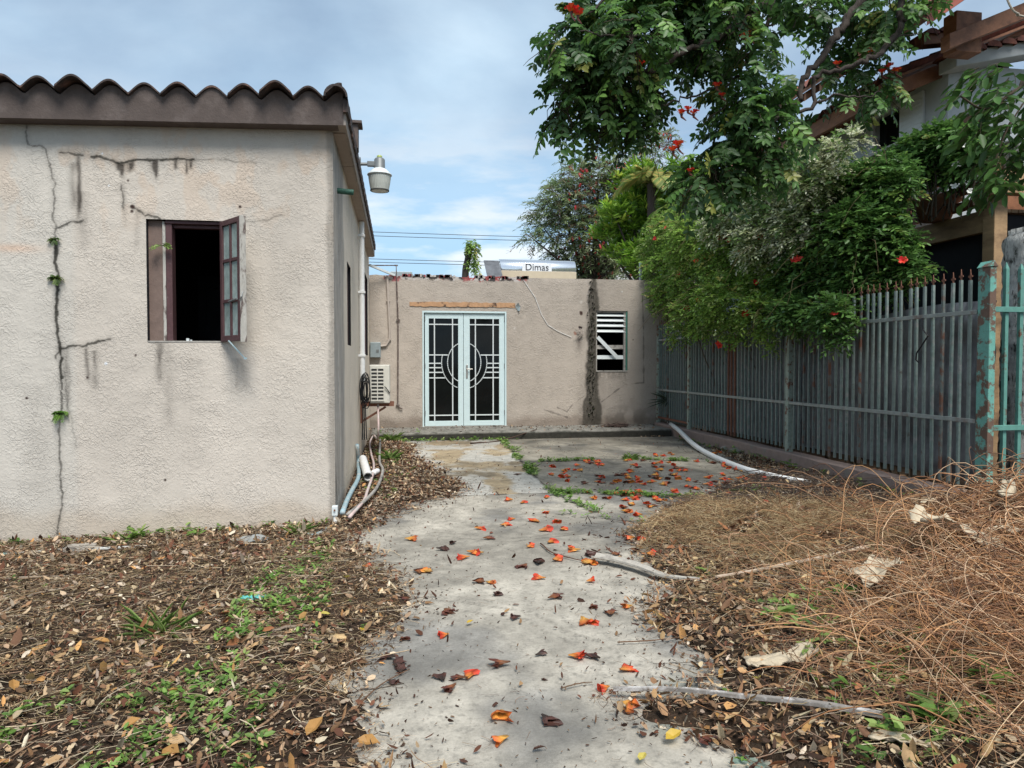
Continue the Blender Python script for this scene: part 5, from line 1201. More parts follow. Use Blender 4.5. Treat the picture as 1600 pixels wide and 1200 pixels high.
V_, F_, C_ = tubes(pt, np.tile(np.linspace(.018, .006, 7), (n, 1)), np.tile([.09, .07, .05], (n, 1)), 5); bulk('woody_stems', V_, F_, C_, M['twig'], bush)['kind'] = 'stuff'
for u, v in [(1040,355),(1025,375),(1120,330),(1138,380),(1127,376),(1100,405),(1085,410),(1187,370),(1248,408),(1408,410),(1235,473),(1075,485),(1178,445),(1300,497),(1125,540),(1012,420),(1048,395),(1168,492),(1230,280),(1095,470),(1060,430),(1155,395)]:
    X = xat(u)-.42 if v < 478 else 5.0; c = P(u, v, 0, X); m = MB(); s = random.uniform(.03, .055)
    for k in range(random.choice((1, 2, 3))): blossom(m, c+np.array([random.uniform(-.04, .04), random.uniform(-.04, .04), random.uniform(-.03, .03)]), s, 6, ((.72, .025, .03), (.8, .06, .03)), (random.uniform(-1, .2), random.uniform(-1, 0), .4))
    m.build('blossom', M['petal'], bush)
ps = thing('balcony_shrub', 'leafy shrub with a few white flowers growing along the balcony rail', 'shrub', (7.0, 8.9, zd1))
bulk('foliage', *parts[3][1], M['leaf'], ps)
for u, v in [(1505,228),(1492,260),(1497,258),(1515,300),(1490,292)]:
    m = MB(); blossom(m, P(u, v, 0, 6.7), .035, 6, ((.75, .75, .7),), (-.5, -1, .4)); m.build('blossom', M['petal'], ps)
n = 40; st, _ = in_clumps(n, stuffs[3], .5); en = st.copy(); en[:, 2] = zd1+.0; t = np.linspace(0, 1, 5); pt = en[:, None]+(st-en)[:, None]*t[None, :, None]+rng.normal(size=(n, 5, 3))*.03
bulk('stems', *tubes(pt, np.tile(np.linspace(.012, .004, 5), (n, 1)), np.tile([.09, .07, .05], (n, 1)), 4), M['twig'], ps)['kind'] = 'stuff'

# ================================================================== trees behind the annex
bt = thing('bottlebrush_tree', 'feathery grey-green bottlebrush tree dotted red behind the flat roof', 'tree', (6.4, 24, -.3))
Y1 = 24
CL = [(935,270,30),(900,280,26),(965,275,28),(870,310,24),(905,320,34),(945,320,40),(985,300,26),(850,330,20),(845,350,18),(880,355,32),(920,370,38),(960,370,36),(835,375,12),(890,400,30),(935,415,34),(975,410,30),(1000,250,24),(1035,225,20),(1000,340,30),(905,265,16),(865,300,14),(1010,395,30),(925,430,30)]
clumps = [cl(u, v, r*.85, Y=Y1+random.uniform(-.8, .8)) for u, v, r in CL]
b0 = P(925, 440, 1, Y1); m = MB()
m.tube(sm([(b0[0], Y1, -.3), (b0[0]+.1, Y1, 1.6), (b0[0]-.05, Y1, 3.2), P(930, 380, 1, Y1), P(935, 300, 1, Y1)], 6), list(np.linspace(.2, .04, 25)), 10)
for c in clumps[::2]: m.tube(sm([(b0[0], Y1, 3.0+random.random()*1.2), ((b0[0]+c[0])/2, (Y1+c[1])/2, c[2]*.5+1.9), c[:3]], 4), list(np.linspace(.07, .02, 9)), 6)
m.build('trunk', M['bark'], bt)
n = 2900; st, u_ = in_clumps(n, clumps, .5)
V1 = sprays(st, u_*[1, .8, .6]+[-.15, 0, .35], .3+.4*rng.random(n), 14, .14, .030, [(.24, .32, .14), (.30, .37, .19), (.16, .24, .11), (.34, .36, .2), (.20, .15, .10)], [4, 4, 3, 1, 2], droop=.55, spread=.8, fold=.1, sr=.008, stem=(.1, .07, .05))
bulk('crown', *V1, M['leaf'], bt)
n = 330; st, u_ = in_clumps(n, [c for c, q in zip(clumps, CL) if q[0] > 880], .25); d = unit(n)*.5+[0, -.3, -.8]; t = np.array([0, .5, 1])
pt = st[:, None]+d[:, None]*.13*t[None, :, None]+[0, -.2, 0]; bulk('bottlebrush_flowers', *tubes(pt, np.tile([.028, .042, .02], (n, 1)), pal(n, [(.45, .04, .04), (.3, .05, .04)]), 6), M['petal'], bt)['kind'] = 'stuff'

gt2 = thing('bright_tree', 'bright green tree with strap leaves in whorls right of the bottlebrush', 'tree', (7.6, 20, -.3))
Y2 = 19.5
CL = [(1000,275,24),(975,290,20),(1015,300,34),(985,330,32),(960,335,18),(955,365,26),(1030,330,34),(1000,365,36),(1040,365,30),(960,395,18),(990,405,26),(1025,405,30),(940,370,12),(1060,300,30),(1090,330,30),(1070,360,40),(1060,270,24),(1000,430,18),(1040,430,24),(1100,290,30),(1140,300,30)]
clumps = [cl(u, v, r*.85, Y=Y2+random.uniform(-.5, .5)) for u, v, r in CL]
b0 = P(1012, 440, 1, Y2); m = MB(); m.tube(sm([(b0[0], Y2, -.3), (b0[0]+.1, Y2, 2), P(1010, 400, 1, Y2), P(1010, 320, 1, Y2)], 6), list(np.linspace(.16, .04, 19)), 10)
for c in clumps: m.tube(sm([(b0[0]+.05, Y2, 2.2+random.random()*1.5), ((b0[0]+c[0])/2, (Y2+c[1])/2, c[2]*.6+1.0), c[:3]], 4), list(np.linspace(.05, .015, 9)), 6)
m.build('trunk', M['bark'], gt2)
n = 1300; st, u_ = in_clumps(n, clumps, .4)
V1 = sprays(st, u_*[1, .8, .4]+[0, 0, .7], .10+.12*rng.random(n), 11, .25, .046, [(.20, .36, .04), (.28, .46, .06), (.12, .24, .04), (.42, .52, .08)], [5, 4, 3, 1], droop=.1, spread=1.0, fold=.1, sr=.008, up=.5)
bulk('crown', *V1, M['leaf'], gt2)
def palm(cx, cy, zt_, seed, nf, L, lab, colr):
    p = thing('palm', lab, 'palm', (cx, cy, -.3)); r_ = np.random.default_rng(seed)
    MB().tube([(cx, cy, -.3), (cx+.05, cy, zt_*.5), (cx, cy, zt_)], [.16, .13, .12], 10).build('trunk', M['bark'], p)
    for k in range(nf):
        a = 2*pi*k/nf+r_.random()*.4; el = .5+r_.random()*.8; d = np.array([cos(a)*cos(el), sin(a)*cos(el), sin(el)]); t = np.linspace(0, 1, 9); Lk = L*(.8+.4*r_.random())
        f = lambda t_: np.array([cx, cy, zt_])+d*(Lk*np.asarray(t_))[:, None]-np.array([0, 0, 1])*(.75*Lk*np.asarray(t_)**2.2)[:, None]
        pts = f(t); sp_ = [tubes(pts[None], np.linspace(.02, .005, 9)[None], np.array([[.2, .2, .06]]))]
        tt = np.linspace(.15, 1, 34); Q = f(tt); T = np.gradient(Q, axis=0); T /= np.linalg.norm(T, axis=1, keepdims=True); S = np.cross(T, [0, 0, 1.]); S /= np.linalg.norm(S, axis=1, keepdims=True)
        for sg in (1, -1):
            X = S*sg+T*.7+[0, 0, -.25]; X /= np.linalg.norm(X, axis=1, keepdims=True); Y = T; Z = np.cross(X, Y)
            sp_.append(leafset(Q, X, Y, Z, .42*np.sin(np.clip(tt*2.6, .3, 2.6)), .035, .2, .25, pal(34, colr, None, .2)))
        bulk('frond', *merge(sp_), M['leaf'], p)
c = P(1018, 282, 1, 18.6); palm(c[0], 18.6, c[2]-.1, 5, 14, 1.15, 'palm with yellowing fronds between the bottlebrush and the dark tree', [(.30, .36, .10), (.20, .30, .08), (.5, .40, .13)])
c = P(1035, 330, 1, 17.5); palm(c[0]+.4, 17.5, c[2]-.2, 6, 12, 1.2, 'green palm right behind the flowering vine', [(.10, .2, .04), (.2, .3, .06)])
# dark backing trees that close the gap beyond the vine
dk = thing('shade_tree', 'dark shade tree rising behind the vine and the neighbour roof', 'tree', (8.6, 19, -.3))
cls = [cl(u, v, r, Y=19) for u, v, r in [(1100,380,50),(1150,330,50),(1200,300,40),(1250,330,50),(1110,420,40),(1180,400,50),(1080,430,30)]]
b0 = P(1150, 440, 1, 19); m = MB(); m.tube([(b0[0], 19, -.3), (b0[0], 19, 2), P(1150, 330, 1, 19)], [.2, .15, .05], 10); m.build('trunk', M['bark'], dk)
n = 900; st, u_ = in_clumps(n, cls, .4); bulk('crown', *sprays(st, u_+[0, 0, .3], .3, 9, .14, .06, g0, [5, 4, 4, 1, .1], droop=.3, sr=.006), M['leaf'], dk)
# distant white gable glimpsed between the trees
c = P(963, 402, 1, 40); gh = thing('gabled_house', 'small white gabled house glimpsed between the two trees', 'house', (c[0], 40, -.3))
m = MB(); m.cc = (.62, .62, .6); m.prism([(c[0]-1.8, -.3), (c[0]+1.8, -.3), (c[0]+1.8, c[2]-1.5), (c[0], c[2]+.25), (c[0]-1.8, c[2]-1.5)], 1, 40, 46); m.build('wall', M['plain'], gh)
m = MB()
for s in (-1, 1): m.prism([(c[0], c[2]+.26), (c[0]+s*2.1, c[2]-1.78), (c[0]+s*2.1, c[2]-1.66), (c[0], c[2]+.38)], 1, 39.8, 46.2)
m.build('roof', M['tanklow'], gh)
# cut trunk with climber
st_ = thing('cut_tree', 'lopped bare trunk wrapped in leafy climber standing behind the flat roof', 'tree', (P(728, 432, 1, 23)[0], 23, -.3))
a = P(727, 432, 1, 23); b = P(731, 405, 1, 23); c = P(733, 381, 1, 23)
m = MB(); m.tube(sm([(a[0], 23, -.3), (a[0], 23, 2), a, b, c], 5), list(np.linspace(.13, .10, 21)), 10); m.build('trunk', M['bark'], st_, smooth=True)
cls = [cl(u, v, r, Y=22.85) for u, v, r in [(737,384,7),(740,395,6),(739,408,6),(741,420,5),(731,383,5)]]
n = 130; s0, u_ = in_clumps(n, cls, .4); bulk('climber', *sprays(s0, u_+[.3, -.2, -.5], .16, 6, .09, .045, g1, [5, 4, 4, 2, 2], droop=.6), M['leaf'], st_)

# ================================================================== pipes and small things at the cottage foot
gz = lambda u, v, z=GZ+.10: P(u, v, 2, z)
def pipe(name, lab, pts, r, mt, n=10, cat='pipe', grp=None):
    p = sm(pts, 5); o = MB().tube(p, r, n).build(name, mt, smooth=True, loc=p[0]); return tag(o, lab, cat, grp)
pipe('blue_conduit', 'pale blue pipe hugging the cottage side wall down to the junction box', [(XS+.03, P(558, 690, 0, XS+.03)[1], .25), (XS+.04, P(560, 712, 0, XS+.04)[1], .0), gz(560, 746), gz(549.5, 767), gz(541.7, 783), gz(535, 801)], .024, M['pvcblue'])
ac = ORG['air_conditioner']
pipe('drain_pipe', 'white drain pipe from the air conditioner fading to pink near the junction box', [(ac[0]+.12, 10.7, ac[2]-.02), (ac[0]+.12, 10.65, .2), gz(584, 680), gz(578, 692), gz(580, 709), gz(584, 725), gz(582, 743), gz(574, 767), gz(568, 783), gz(546, 808)], .015, M['pvcpink'])
pipe('grey_hose', 'grey-white curved pipe outermost of the three beside the cottage', [(-.30, P(593, 668, 0, -.30)[1]*0+12.0, .02), gz(594, 690), gz(593, 720), gz(598, 733), gz(594, 751), gz(585, 767), gz(567, 785), gz(543, 804)], .017, M['plank'])
a = gz(567, 724, 0); b = gz(575, 745, 0); a[2] = .06
m = MB(); m.tube([a, b], .05, 14, False); m.tube([a+[0, 0, .0005], b], .042, 14, False); tag(m.build('pipe_offcut', M['pvc'], smooth=True, loc=b), 'short open-ended white pipe offcut lying beside the curved pipes', 'pipe')
pipe('small_offcut', 'tiny white pipe piece just right of the open pipe offcut', [gz(583, 739), gz(590, 736)], .035, M['pvc'])
bx0 = P(519, 805, 1, 6.30); bx1 = P(528, 790, 1, 6.30)
jb = thing('junction_box', 'small grey-white junction box with elbow pipe at the foot of the cottage corner', 'electrical box', (bx0[0], 6.3, bx0[2]))
MB().box(bx0[0], bx1[0], 6.26, 6.33, bx0[2], bx1[2]).build('casing', M['whitepaint'], jb, bevel=.005)
MB().tube([((bx0[0]+bx1[0])/2, 6.255, bx1[2]-.03), ((bx0[0]+bx1[0])/2, 6.245, bx1[2]-.03)], .008, 8).build('screw', M['rust'], jb)
m = MB(); m.tube(sm([((bx0[0]+bx1[0])/2, 6.29, bx0[2]), ((bx0[0]+bx1[0])/2, 6.28, bx0[2]-.07), (bx0[0]-.01, 6.24, -.12)], 5), .017, 10); m.build('elbow', M['pvc'], jb, smooth=True)
pipe('ground_pipe', 'grey-blue pipe lying along the foot of the front wall near the corner', [gz(516, 822, -.11), gz(496, 835, -.11), gz(478, 836, -.12), gz(440, 842, -.15)], .016, M['pvcblue'])
pipe('wall_pipe', 'half-buried dirty white pipe running along the foot of the front wall', [gz(250, 851, -.165), gz(205, 855, -.14), gz(150, 858, -.145), gz(100, 862, -.165), gz(55, 863, -.175), gz(10, 866, -.17), gz(-60, 872, -.17)], .013, mat('dirty_pipe', (.5, .5, .47), rough=.7, var=.2, vscale=8, col2=(.12, .42, .44), thr=(.55, .6)))
pp = [(gz(1045, 661, .06)), gz(1060, 672, .055), gz(1083, 694, -.05), gz(1110, 711, GZ+.035), gz(1160, 732, GZ+.035), gz(1205, 744, GZ+.035), gz(1245, 752, GZ+.03), gz(1275, 757, GZ+.0)]
o = pipe('long_white_pipe', 'long curved white pipe lying along the curb from the step to the brush heap', pp, .042, M['pvc'], 14)

# ================================================================== ferns and weeds on the wall
def fern(name, lab, c, n, L, seed, colr, up=.3, out=(0, -1, 0), cat='fern'):
    r_ = np.random.default_rng(seed); c = np.array(c, float); a = r_.random(n)*2*pi
    d = np.stack([np.cos(a), -np.abs(np.sin(a))*.5-.15, np.sin(a)*.6+up], -1)
    V = pinnate(np.tile(c, (n, 1)), d, L*(.6+.7*r_.random(n)), 7, L*.30, L*.13, colr, None, droop=.6); o = bulk(name, *V, M['leaf'], loc=c)
    return tag(o, lab, cat)
FG = [(.10, .18, .03), (.06, .12, .025), (.16, .22, .05)]
fern('wall_fern', 'mossy fern tuft in the upper part of the long wall crack', P(88, 434, 1, YF-.01), 20, .058, 1, FG)
fern('wall_fern', 'bright fern tuft near the bottom of the long wall crack', P(95, 645, 1, YF-.01), 20, .062, 2, [(.10, .22, .03), (.16, .3, .04)])
fern('wall_sprig', 'tiny green sprig at the kink of the wall crack just below the eave stain', P(87, 374, 1, YF-.01), 9, .05, 3, FG)
fern('window_fern', 'light green fern sprouting from the left jamb of the open window', P(254, 384, 1, YF-.01), 5, .085, 4, [(.22, .36, .08), (.3, .42, .12)], up=.5)
def ground_weed(name, lab, c, n, L, W, seed, colr, cat='weed', grp=None, blade=False):
    r_ = np.random.default_rng(seed); c = np.array(c, float); a = r_.random(n)*2*pi; el = r_.uniform(.25, 1.3, n) if blade else r_.uniform(.1, .8, n)
    st = np.tile(c, (n, 1))+r_.normal(size=(n, 3))*[L*.25, L*.25, 0]; X, Y, Z = rotm(a, el, r_.normal(size=n)*.3)
    if not blade: st[:, 2] += r_.random(n)*L*.8
    V = leafset(st, X, Y, Z, L*(.5+.8*r_.random(n)), W*(.7+.6*r_.random(n)), .25, .6 if blade else .25, pal(n, colr, None, .25))
    return tag(bulk(name, *V, M['leaf'], loc=c), lab, cat, grp)
WB = [(.25, .38, .10), (.36, .48, .16), (.18, .30, .07)]
def ongr(u, v):
    p = gp(u, v); return (p[0], p[1], float(hgt(p[0], p[1])))
WG = [(.15, .27, .05), (.22, .36, .08), (.10, .19, .04), (.30, .40, .12)]
for i, (u, v, n, L, W, bl, lab, nm) in enumerate([
    (242, 992, 70, .15, .0045, 1, 'spiky green grass tuft in the middle of the left leaf litter', 'grass_tuft'),
    (212, 838, 26, .10, .03, 0, 'leafy weed against the front wall below the window', 'weed'),
    (188, 845, 30, .12, .005, 1, 'thin grassy weed at the wall foot left of the leafy one', 'grass_tuft'),
    (300, 838, 16, .07, .03, 0, 'small broad weed at the wall foot right of the window', 'weed'),
    (468, 835, 60, .12, .006, 1, 'grass clump beside the grey-blue pipe near the cottage corner', 'grass_tuft'),
    (435, 955, 22, .06, .026, 0, 'round-leaved green weed near the teal scrap', 'weed'),
    (610, 690, 130, .2, .009, 1, 'bright grass clump at the left end of the step', 'grass_tuft'),
    (608, 722, 130, .18, .009, 1, 'tall grass clump growing just right of the curved pipes', 'grass_tuft'),
    (576, 665, 40, .30, .02, 1, 'weeds rising behind the pipes under the air conditioner', 'grass_tuft'),
    (985, 718, 170, .11, .008, 1, 'widest grass patch growing on the rear slab joint', 'grass_tuft'),
    (805, 706, 40, .09, .016, 0, 'weed in the long slab joint closest to the step', 'weed'),
    (830, 735, 60, .10, .016, 0, 'dense weed halfway down the long slab joint', 'weed'),
    (1545, 1108, 26, .085, .04, 0, 'fresh light green sapling leaves poking through the brush heap', 'weed'),
    (1470, 1150, 34, .09, .045, 0, 'leafy green weed at the bottom of the brush heap', 'weed'),
    (1215, 985, 24, .08, .034, 0, 'green weed between the crumpled sheath and the path', 'weed'),
    (1320, 960, 22, .09, .04, 0, 'dark green weed just left of the curled sheath', 'weed'),
    (1390, 1170, 24, .08, .035, 0, 'weed beyond the end of the long grey stick', 'weed'),
    (1100, 905, 18, .06, .02, 0, 'small weed at the joint of the curved palm stalk', 'weed')]):
    ground_weed(nm, lab, ongr(u, v), n, L, W, 50+i, WB if bl else WG, 'grass tuft' if nm == 'grass_tuft' else 'weed', None, bool(bl))
# spiky plant at the corner of wall and fence
c = P(1050, 628, 1, 13.8); r_ = np.random.default_rng(8); n = 46; a = r_.random(n)*2*pi; el = r_.uniform(-.3, 1.2, n); X, Y, Z = rotm(a, el, a*0)
tag(bulk('yucca', *leafset(np.tile([c[0]-.05, 13.8, .55], (n, 1)), X, Y, Z, .42*(.7+.5*r_.random(n)), .03, .3, .15, pal(n, [(.05, .08, .05), (.09, .12, .08)])), M['leaf'], loc=(c[0], 13.8, .066)), 'dark spiky yucca in the corner where the fence meets the annex', 'plant')
m = MB(); m.tube([(c[0]-.05, 13.8, -.1), (c[0]-.05, 13.8, .55)], .035, 8); o = m.build('stalk', M['bark'], bpy.data.objects['yucca'])

# ================================================================== litter
def area(n, x0, x1, y0, y1, keep):
    X = []; Y = []; t = 0
    while t < n:
        x = rng.uniform(x0, x1, n*2); y = rng.uniform(y0, y1, n*2); k = rng.random(n*2) < keep(x, y); X.append(x[k]); Y.append(y[k]); t += k.sum()
        if k.sum() == 0: break
    x = np.concatenate(X)[:n]; y = np.concatenate(Y)[:n]; return x, y
def outs(x, y): return (x < XF-.12) & ~((x < XS+.04) & (y > YF-.05)) & (y < STEP_Y)
def dens(x, y):
    s = path_sd(x, y); return sst(-.10, .08, s)*outs(x, y)*np.interp(y, [2, 6.5, 9, 12], [1, 1, .9, .5])
LB = [(.22, .13, .075), (.07, .042, .028), (.38, .26, .16), (.52, .39, .25), (.14, .06, .035), (.62, .52, .39), (.46, .24, .09), (.30, .24, .18)]
LW = [5, 6, 4, 2.5, 4, 1.0, .7, 3]
def litter(n, x0, x1, y0, y1, keep, lo, hi, cols, wts, lift=.03, aspect=.5, flat=.4, curl=.5, jit=.3):
    x, y = area(n, x0, x1, y0, y1, keep); n = len(x); z = hgt(x, y)+rng.random(n)*lift+.003
    X, Y, Z = rotm(rng.random(n)*2*pi, rng.normal(size=n)*flat, rng.normal(size=n)*flat*1.4)
    L = lo*(hi/lo)**(rng.random(n)**1.3)
    return leafset(np.stack([x, y, z], -1), X, Y, Z, L, L*aspect*(.6+.8*rng.random(n)), rng.random(n)*.7-.1, rng.normal(size=n)*curl, pal(n, cols, wts, jit), jit=.12)
near = lambda x, y: dens(x, y)
V1 = merge([litter(34000, -4.2, 4.8, 1.2, 5.2, near, .012, .052, LB, LW), litter(22000, -3.6, 5.2, 5.2, 9.5, near, .02, .06, LB, LW), litter(5000, -.6, 5.2, 9.5, 13.1, near, .025, .06, LB, LW),
            litter(900, -3.5, 4.5, 1.5, 4.2, near, .05, .085, [(.48, .27, .10), (.40, .26, .13), (.30, .13, .06), (.5, .38, .2), (.22, .12, .07)], [3, 3, 2, 1.5, 3], lift=.035, aspect=.52),
            litter(16000, -4, 5, 1.2, 6.6, near, .008, .02, LB, LW, jit=.4),
            litter(2600, 1.0, 3.6, 2.0, 4.6, near, .025, .055, [(.45, .28, .13), (.30, .17, .09), (.5, .40, .26), (.16, .09, .05)], [3, 4, 2, 4], lift=.04, curl=.9),
            litter(1800, -3.4, .2, 1.8, 4.6, near, .022, .045, [(.40, .26, .14), (.30, .17, .09), (.5, .40, .26), (.16, .09, .05)], [3, 4, 2, 4], lift=.035, curl=.9),
            litter(1500, 1.6, 5.3, 4.5, 9, lambda x, y: dens(x, y), .04, .08, [(.45, .33, .18), (.30, .13, .06), (.22, .12, .07)], [2, 2, 3], lift=.035, aspect=.5)])
tag(bulk('leaf_litter', *V1, M['litter']), 'brown leaf litter covering the ground either side of the path', 'leaf litter', kind='stuff')
def twigs_on(n, x0, x1, y0, y1, keep, l0, l1, r0, r1, cols, wts=None, lift=.03, bend=.25, k=5, tilt=.12):
    x, y = area(n, x0, x1, y0, y1, keep); n = len(x); z = hgt(x, y)+rng.random(n)*lift+.004; a = rng.random(n)*2*pi; L = l0*(l1/l0)**rng.random(n)
    t = np.linspace(-.5, .5, k); kap = rng.normal(size=n)*bend; d = np.stack([np.cos(a), np.sin(a), rng.normal(size=n)*tilt], -1); s = np.stack([-np.sin(a), np.cos(a), 0*a], -1)
    pt = np.stack([x, y, z], -1)[:, None]+d[:, None]*(L[:, None]*t)[..., None]+s[:, None]*((kap*L)[:, None]*(t**2*2-.1))[..., None]+rng.normal(size=(n, k, 3))*(L*.012)[:, None, None]
    g = hgt(pt[..., 0], pt[..., 1])+.003; pt[..., 2] = np.maximum(pt[..., 2], g)
    R = (r0*(r1/r0)**rng.random(n))[:, None]*np.linspace(1, .5, k)[None]
    return tubes(pt, R, pal(n, cols, wts, .3))
TW = [(.26, .17, .11), (.11, .07, .05), (.42, .32, .21), (.56, .46, .33), (.06, .045, .035)]
V1 = merge([twigs_on(34000, -4.2, 5, 1.3, 6.8, near, .02, .11, .0006, .0018, TW), twigs_on(4200, -4.2, 5, 1.3, 7, near, .08, .35, .001, .003, TW, lift=.05), twigs_on(2500, -.6, 5.2, 6.8, 12.6, near, .05, .3, .0015, .004, TW),
            twigs_on(1600, 2.2, 5.2, 6.3, 8.3, lambda x, y: dens(x, y), .1, .45, .002, .005, [(.05, .04, .035), (.08, .06, .05), (.14, .11, .09)], lift=.08)])
tag(bulk('twig_litter', *V1, M['twig']), 'fine dry twigs strewn through the leaf litter', 'twigs', kind='stuff')
# crumbs on the concrete, thicker towards its edges
onp = lambda x, y: (path_sd(x, y) < .02)*outs(x, y)*(np.exp(np.minimum(path_sd(x, y), 0)*5)*.75+.07)
V1 = merge([litter(2600, -1, 5.3, 1.6, 8, onp, .006, .022, [(.06, .035, .025), (.12, .07, .04), (.2, .13, .08)], [4, 3, 1], lift=.004, flat=.2), litter(1800, -.6, 5.3, 7, 13.1, onp, .012, .04, [(.06, .035, .025), (.12, .07, .04), (.2, .13, .08), (.42, .12, .05)], [4, 3, 1, 1], lift=.006, flat=.2),
            litter(420, -1, 5.3, 1.6, 8, onp, .025, .05, [(.12, .05, .03), (.07, .035, .025), (.3, .18, .09)], [4, 3, 1], lift=.01, curl=1.0),
            twigs_on(520, -1, 5.3, 1.6, 9, onp, .02, .12, .0006, .0016, TW[:2], lift=.006, tilt=.03), litter(500, XS, 5.2, STEP_Y+.03, YR-.1, lambda x, y: .3+.7*(y > YR-.35), .02, .06, [(.08, .05, .035), (.15, .09, .06), (.3, .2, .12)], [4, 3, 1], lift=.02)])
tag(bulk('path_debris', *V1, M['litter']), 'small dark leaf crumbs scattered on the concrete', 'debris', kind='stuff')
# dry straw mound
sk = lambda x, y: np.exp(-(((x-3.05)/1.1)**2+((y-5.35)/.95)**2)*1.2)*sst(.32, .6, fbm(x, y, 3.5, 3, 210))*outs(x, y)*(path_sd(x, y) > 0)
ST = [(.42, .31, .17), (.30, .21, .11), (.50, .39, .23), (.2, .13, .07)]
V1 = merge([twigs_on(9000, 1.2, 5, 4.1, 7.2, sk, .05, .28, .0008, .0024, ST+[(.16, .09, .05), (.34, .2, .1)], lift=.10, bend=.6, tilt=.35), twigs_on(6000, -3.6, 0, 3, 6.3, near, .05, .2, .0007, .0016, ST, lift=.03, bend=.6, tilt=.15), twigs_on(2200, 1.6, 4.5, 2, 4.5, near, .06, .2, .0008, .0016, ST[:2], lift=.06, bend=.6, tilt=.25)])
tag(bulk('dry_straw', *V1, M['twig']), 'matted dry straw heaped on the soil beyond the grey palm stalk', 'straw', kind='stuff')
# tangled cut vines
def tangle(n, ctr, sig, l0, l1, r0, r1, cols, zmul=1.0, k=16, up=.25):
    x = rng.normal(size=n)*sig[0]+ctr[0]; y = rng.normal(size=n)*sig[1]+ctr[1]; q = pile(x, y); keep = (x < XF-.15) & (y > 1.0) & (path_sd(x, y) > .22) & (q > .05); x, y, q = x[keep], y[keep], q[keep]; n = len(x)
    z = hgt(x, y)+q*rng.random(n)**.8*zmul*.45+.01
    L = rng.uniform(l0, l1, n); a0 = rng.random(n)*2*pi; kap = rng.normal(size=n)*2.2+rng.choice([-1.2, 1.2], n); kv = rng.normal(size=n)*2.0
    el = rng.normal(size=n)*up; pts = np.zeros((n, k, 3)); p = np.stack([x, y, z], -1); ds = L/(k-1); dk = rng.normal(size=(n, k))*1.8
    for i in range(k):
        pts[:, i] = p; a0 = a0+(kap+dk[:, i])*ds; el = np.clip(el+(kv+rng.normal(size=n)*2)*ds-ds*(p[:, 2]-hgt(p[:, 0], p[:, 1]))*15, -1.1, .75)
        p = p+np.stack([np.cos(a0)*np.cos(el), np.sin(a0)*np.cos(el), np.sin(el)], -1)*ds[:, None]; g = hgt(np.clip(p[:, 0], -9, XF-.15), p[:, 1])+.006
        low = p[:, 2] < g; p[:, 2] = np.maximum(p[:, 2], g); el = np.where(low, np.abs(el)*.5+.1, el); p[:, 0] = np.minimum(p[:, 0], XF-.14)
    R = (r0*(r1/r0)**rng.random(n))[:, None]*np.linspace(1, .55, k)[None]
    return tubes(pts, R, pal(n, cols, None, .25), 4)
VC = [(.38, .19, .09), (.46, .26, .13), (.24, .12, .065), (.54, .38, .24), (.12, .07, .045), (.30, .17, .10)]
V1 = merge([tangle(2300, (4.75, 3.8), (.62, .95), .7, 1.9, .0024, .0052, VC, 1.3, k=22), tangle(2000, (3.3, 2.7), (.6, .6), .4, 1.4, .0018, .0042, VC, 1.0, k=18), tangle(350, (2.6, 2.6), (.5, .8), .3, 1.0, .0014, .003, VC, k=16), tangle(160, (5.0, 4.3), (.3, .6), .5, 1.3, .003, .006, VC, 1.5, up=.45), tangle(700, (2.5, 2.6), (.5, .6), .2, .8, .0012, .0026, VC)])
tag(bulk('brush_pile', *V1, M['twig']), 'tangled heap of cut tan vine stems beside the fence', 'brush pile', kind='stuff')
# green seedlings
def inpx(poly):
    w_ = [gp(*q) for q in poly]; return lambda x, y: inpoly(x, y, w_)*1.0
def seedlings(n, keep, box, L0, L1, nl=6):
    x, y = area(n, *box, keep); n = len(x); c = np.stack([x, y, hgt(x, y)+.005], -1); st = np.repeat(c, nl, 0); N_ = n*nl
    a = rng.random(N_)*2*pi; el = rng.uniform(.05, .9, N_); X, Y, Z = rotm(a, el, rng.normal(size=N_)*.3); L = np.repeat(L0*(L1/L0)**rng.random(n), nl)*(.6+.7*rng.random(N_))
    st = st+X*[1, 1, 0]*L[:, None]*.2; st[:, 2] += rng.random(N_)*L*.9
    return leafset(st, X, Y, Z, L, L*.5, .2, .25, np.repeat(pal(n, WG+[(.2, .34, .08)], None, .25), nl, 0))
pA = inpx([(0, 1200), (0, 1120), (200, 1060), (330, 1000), (400, 900), (440, 860), (520, 850), (520, 930), (500, 1010), (480, 1080), (420, 1130), (420, 1260), (0, 1260)])
pB = inpx([(1340, 1240), (1240, 1010), (1180, 960), (1250, 930), (1360, 1000), (1480, 1040), (1560, 1150), (1560, 1240)])
pC = inpx([(560, 760), (570, 690), (620, 690), (650, 740), (600, 790)])
near_j = lambda J, w_: (lambda x, y: (polyline_dist(x, y, J)[0] < w_)*(fbm(x, y, 1.6, 3, 77) > .45)*1.0)
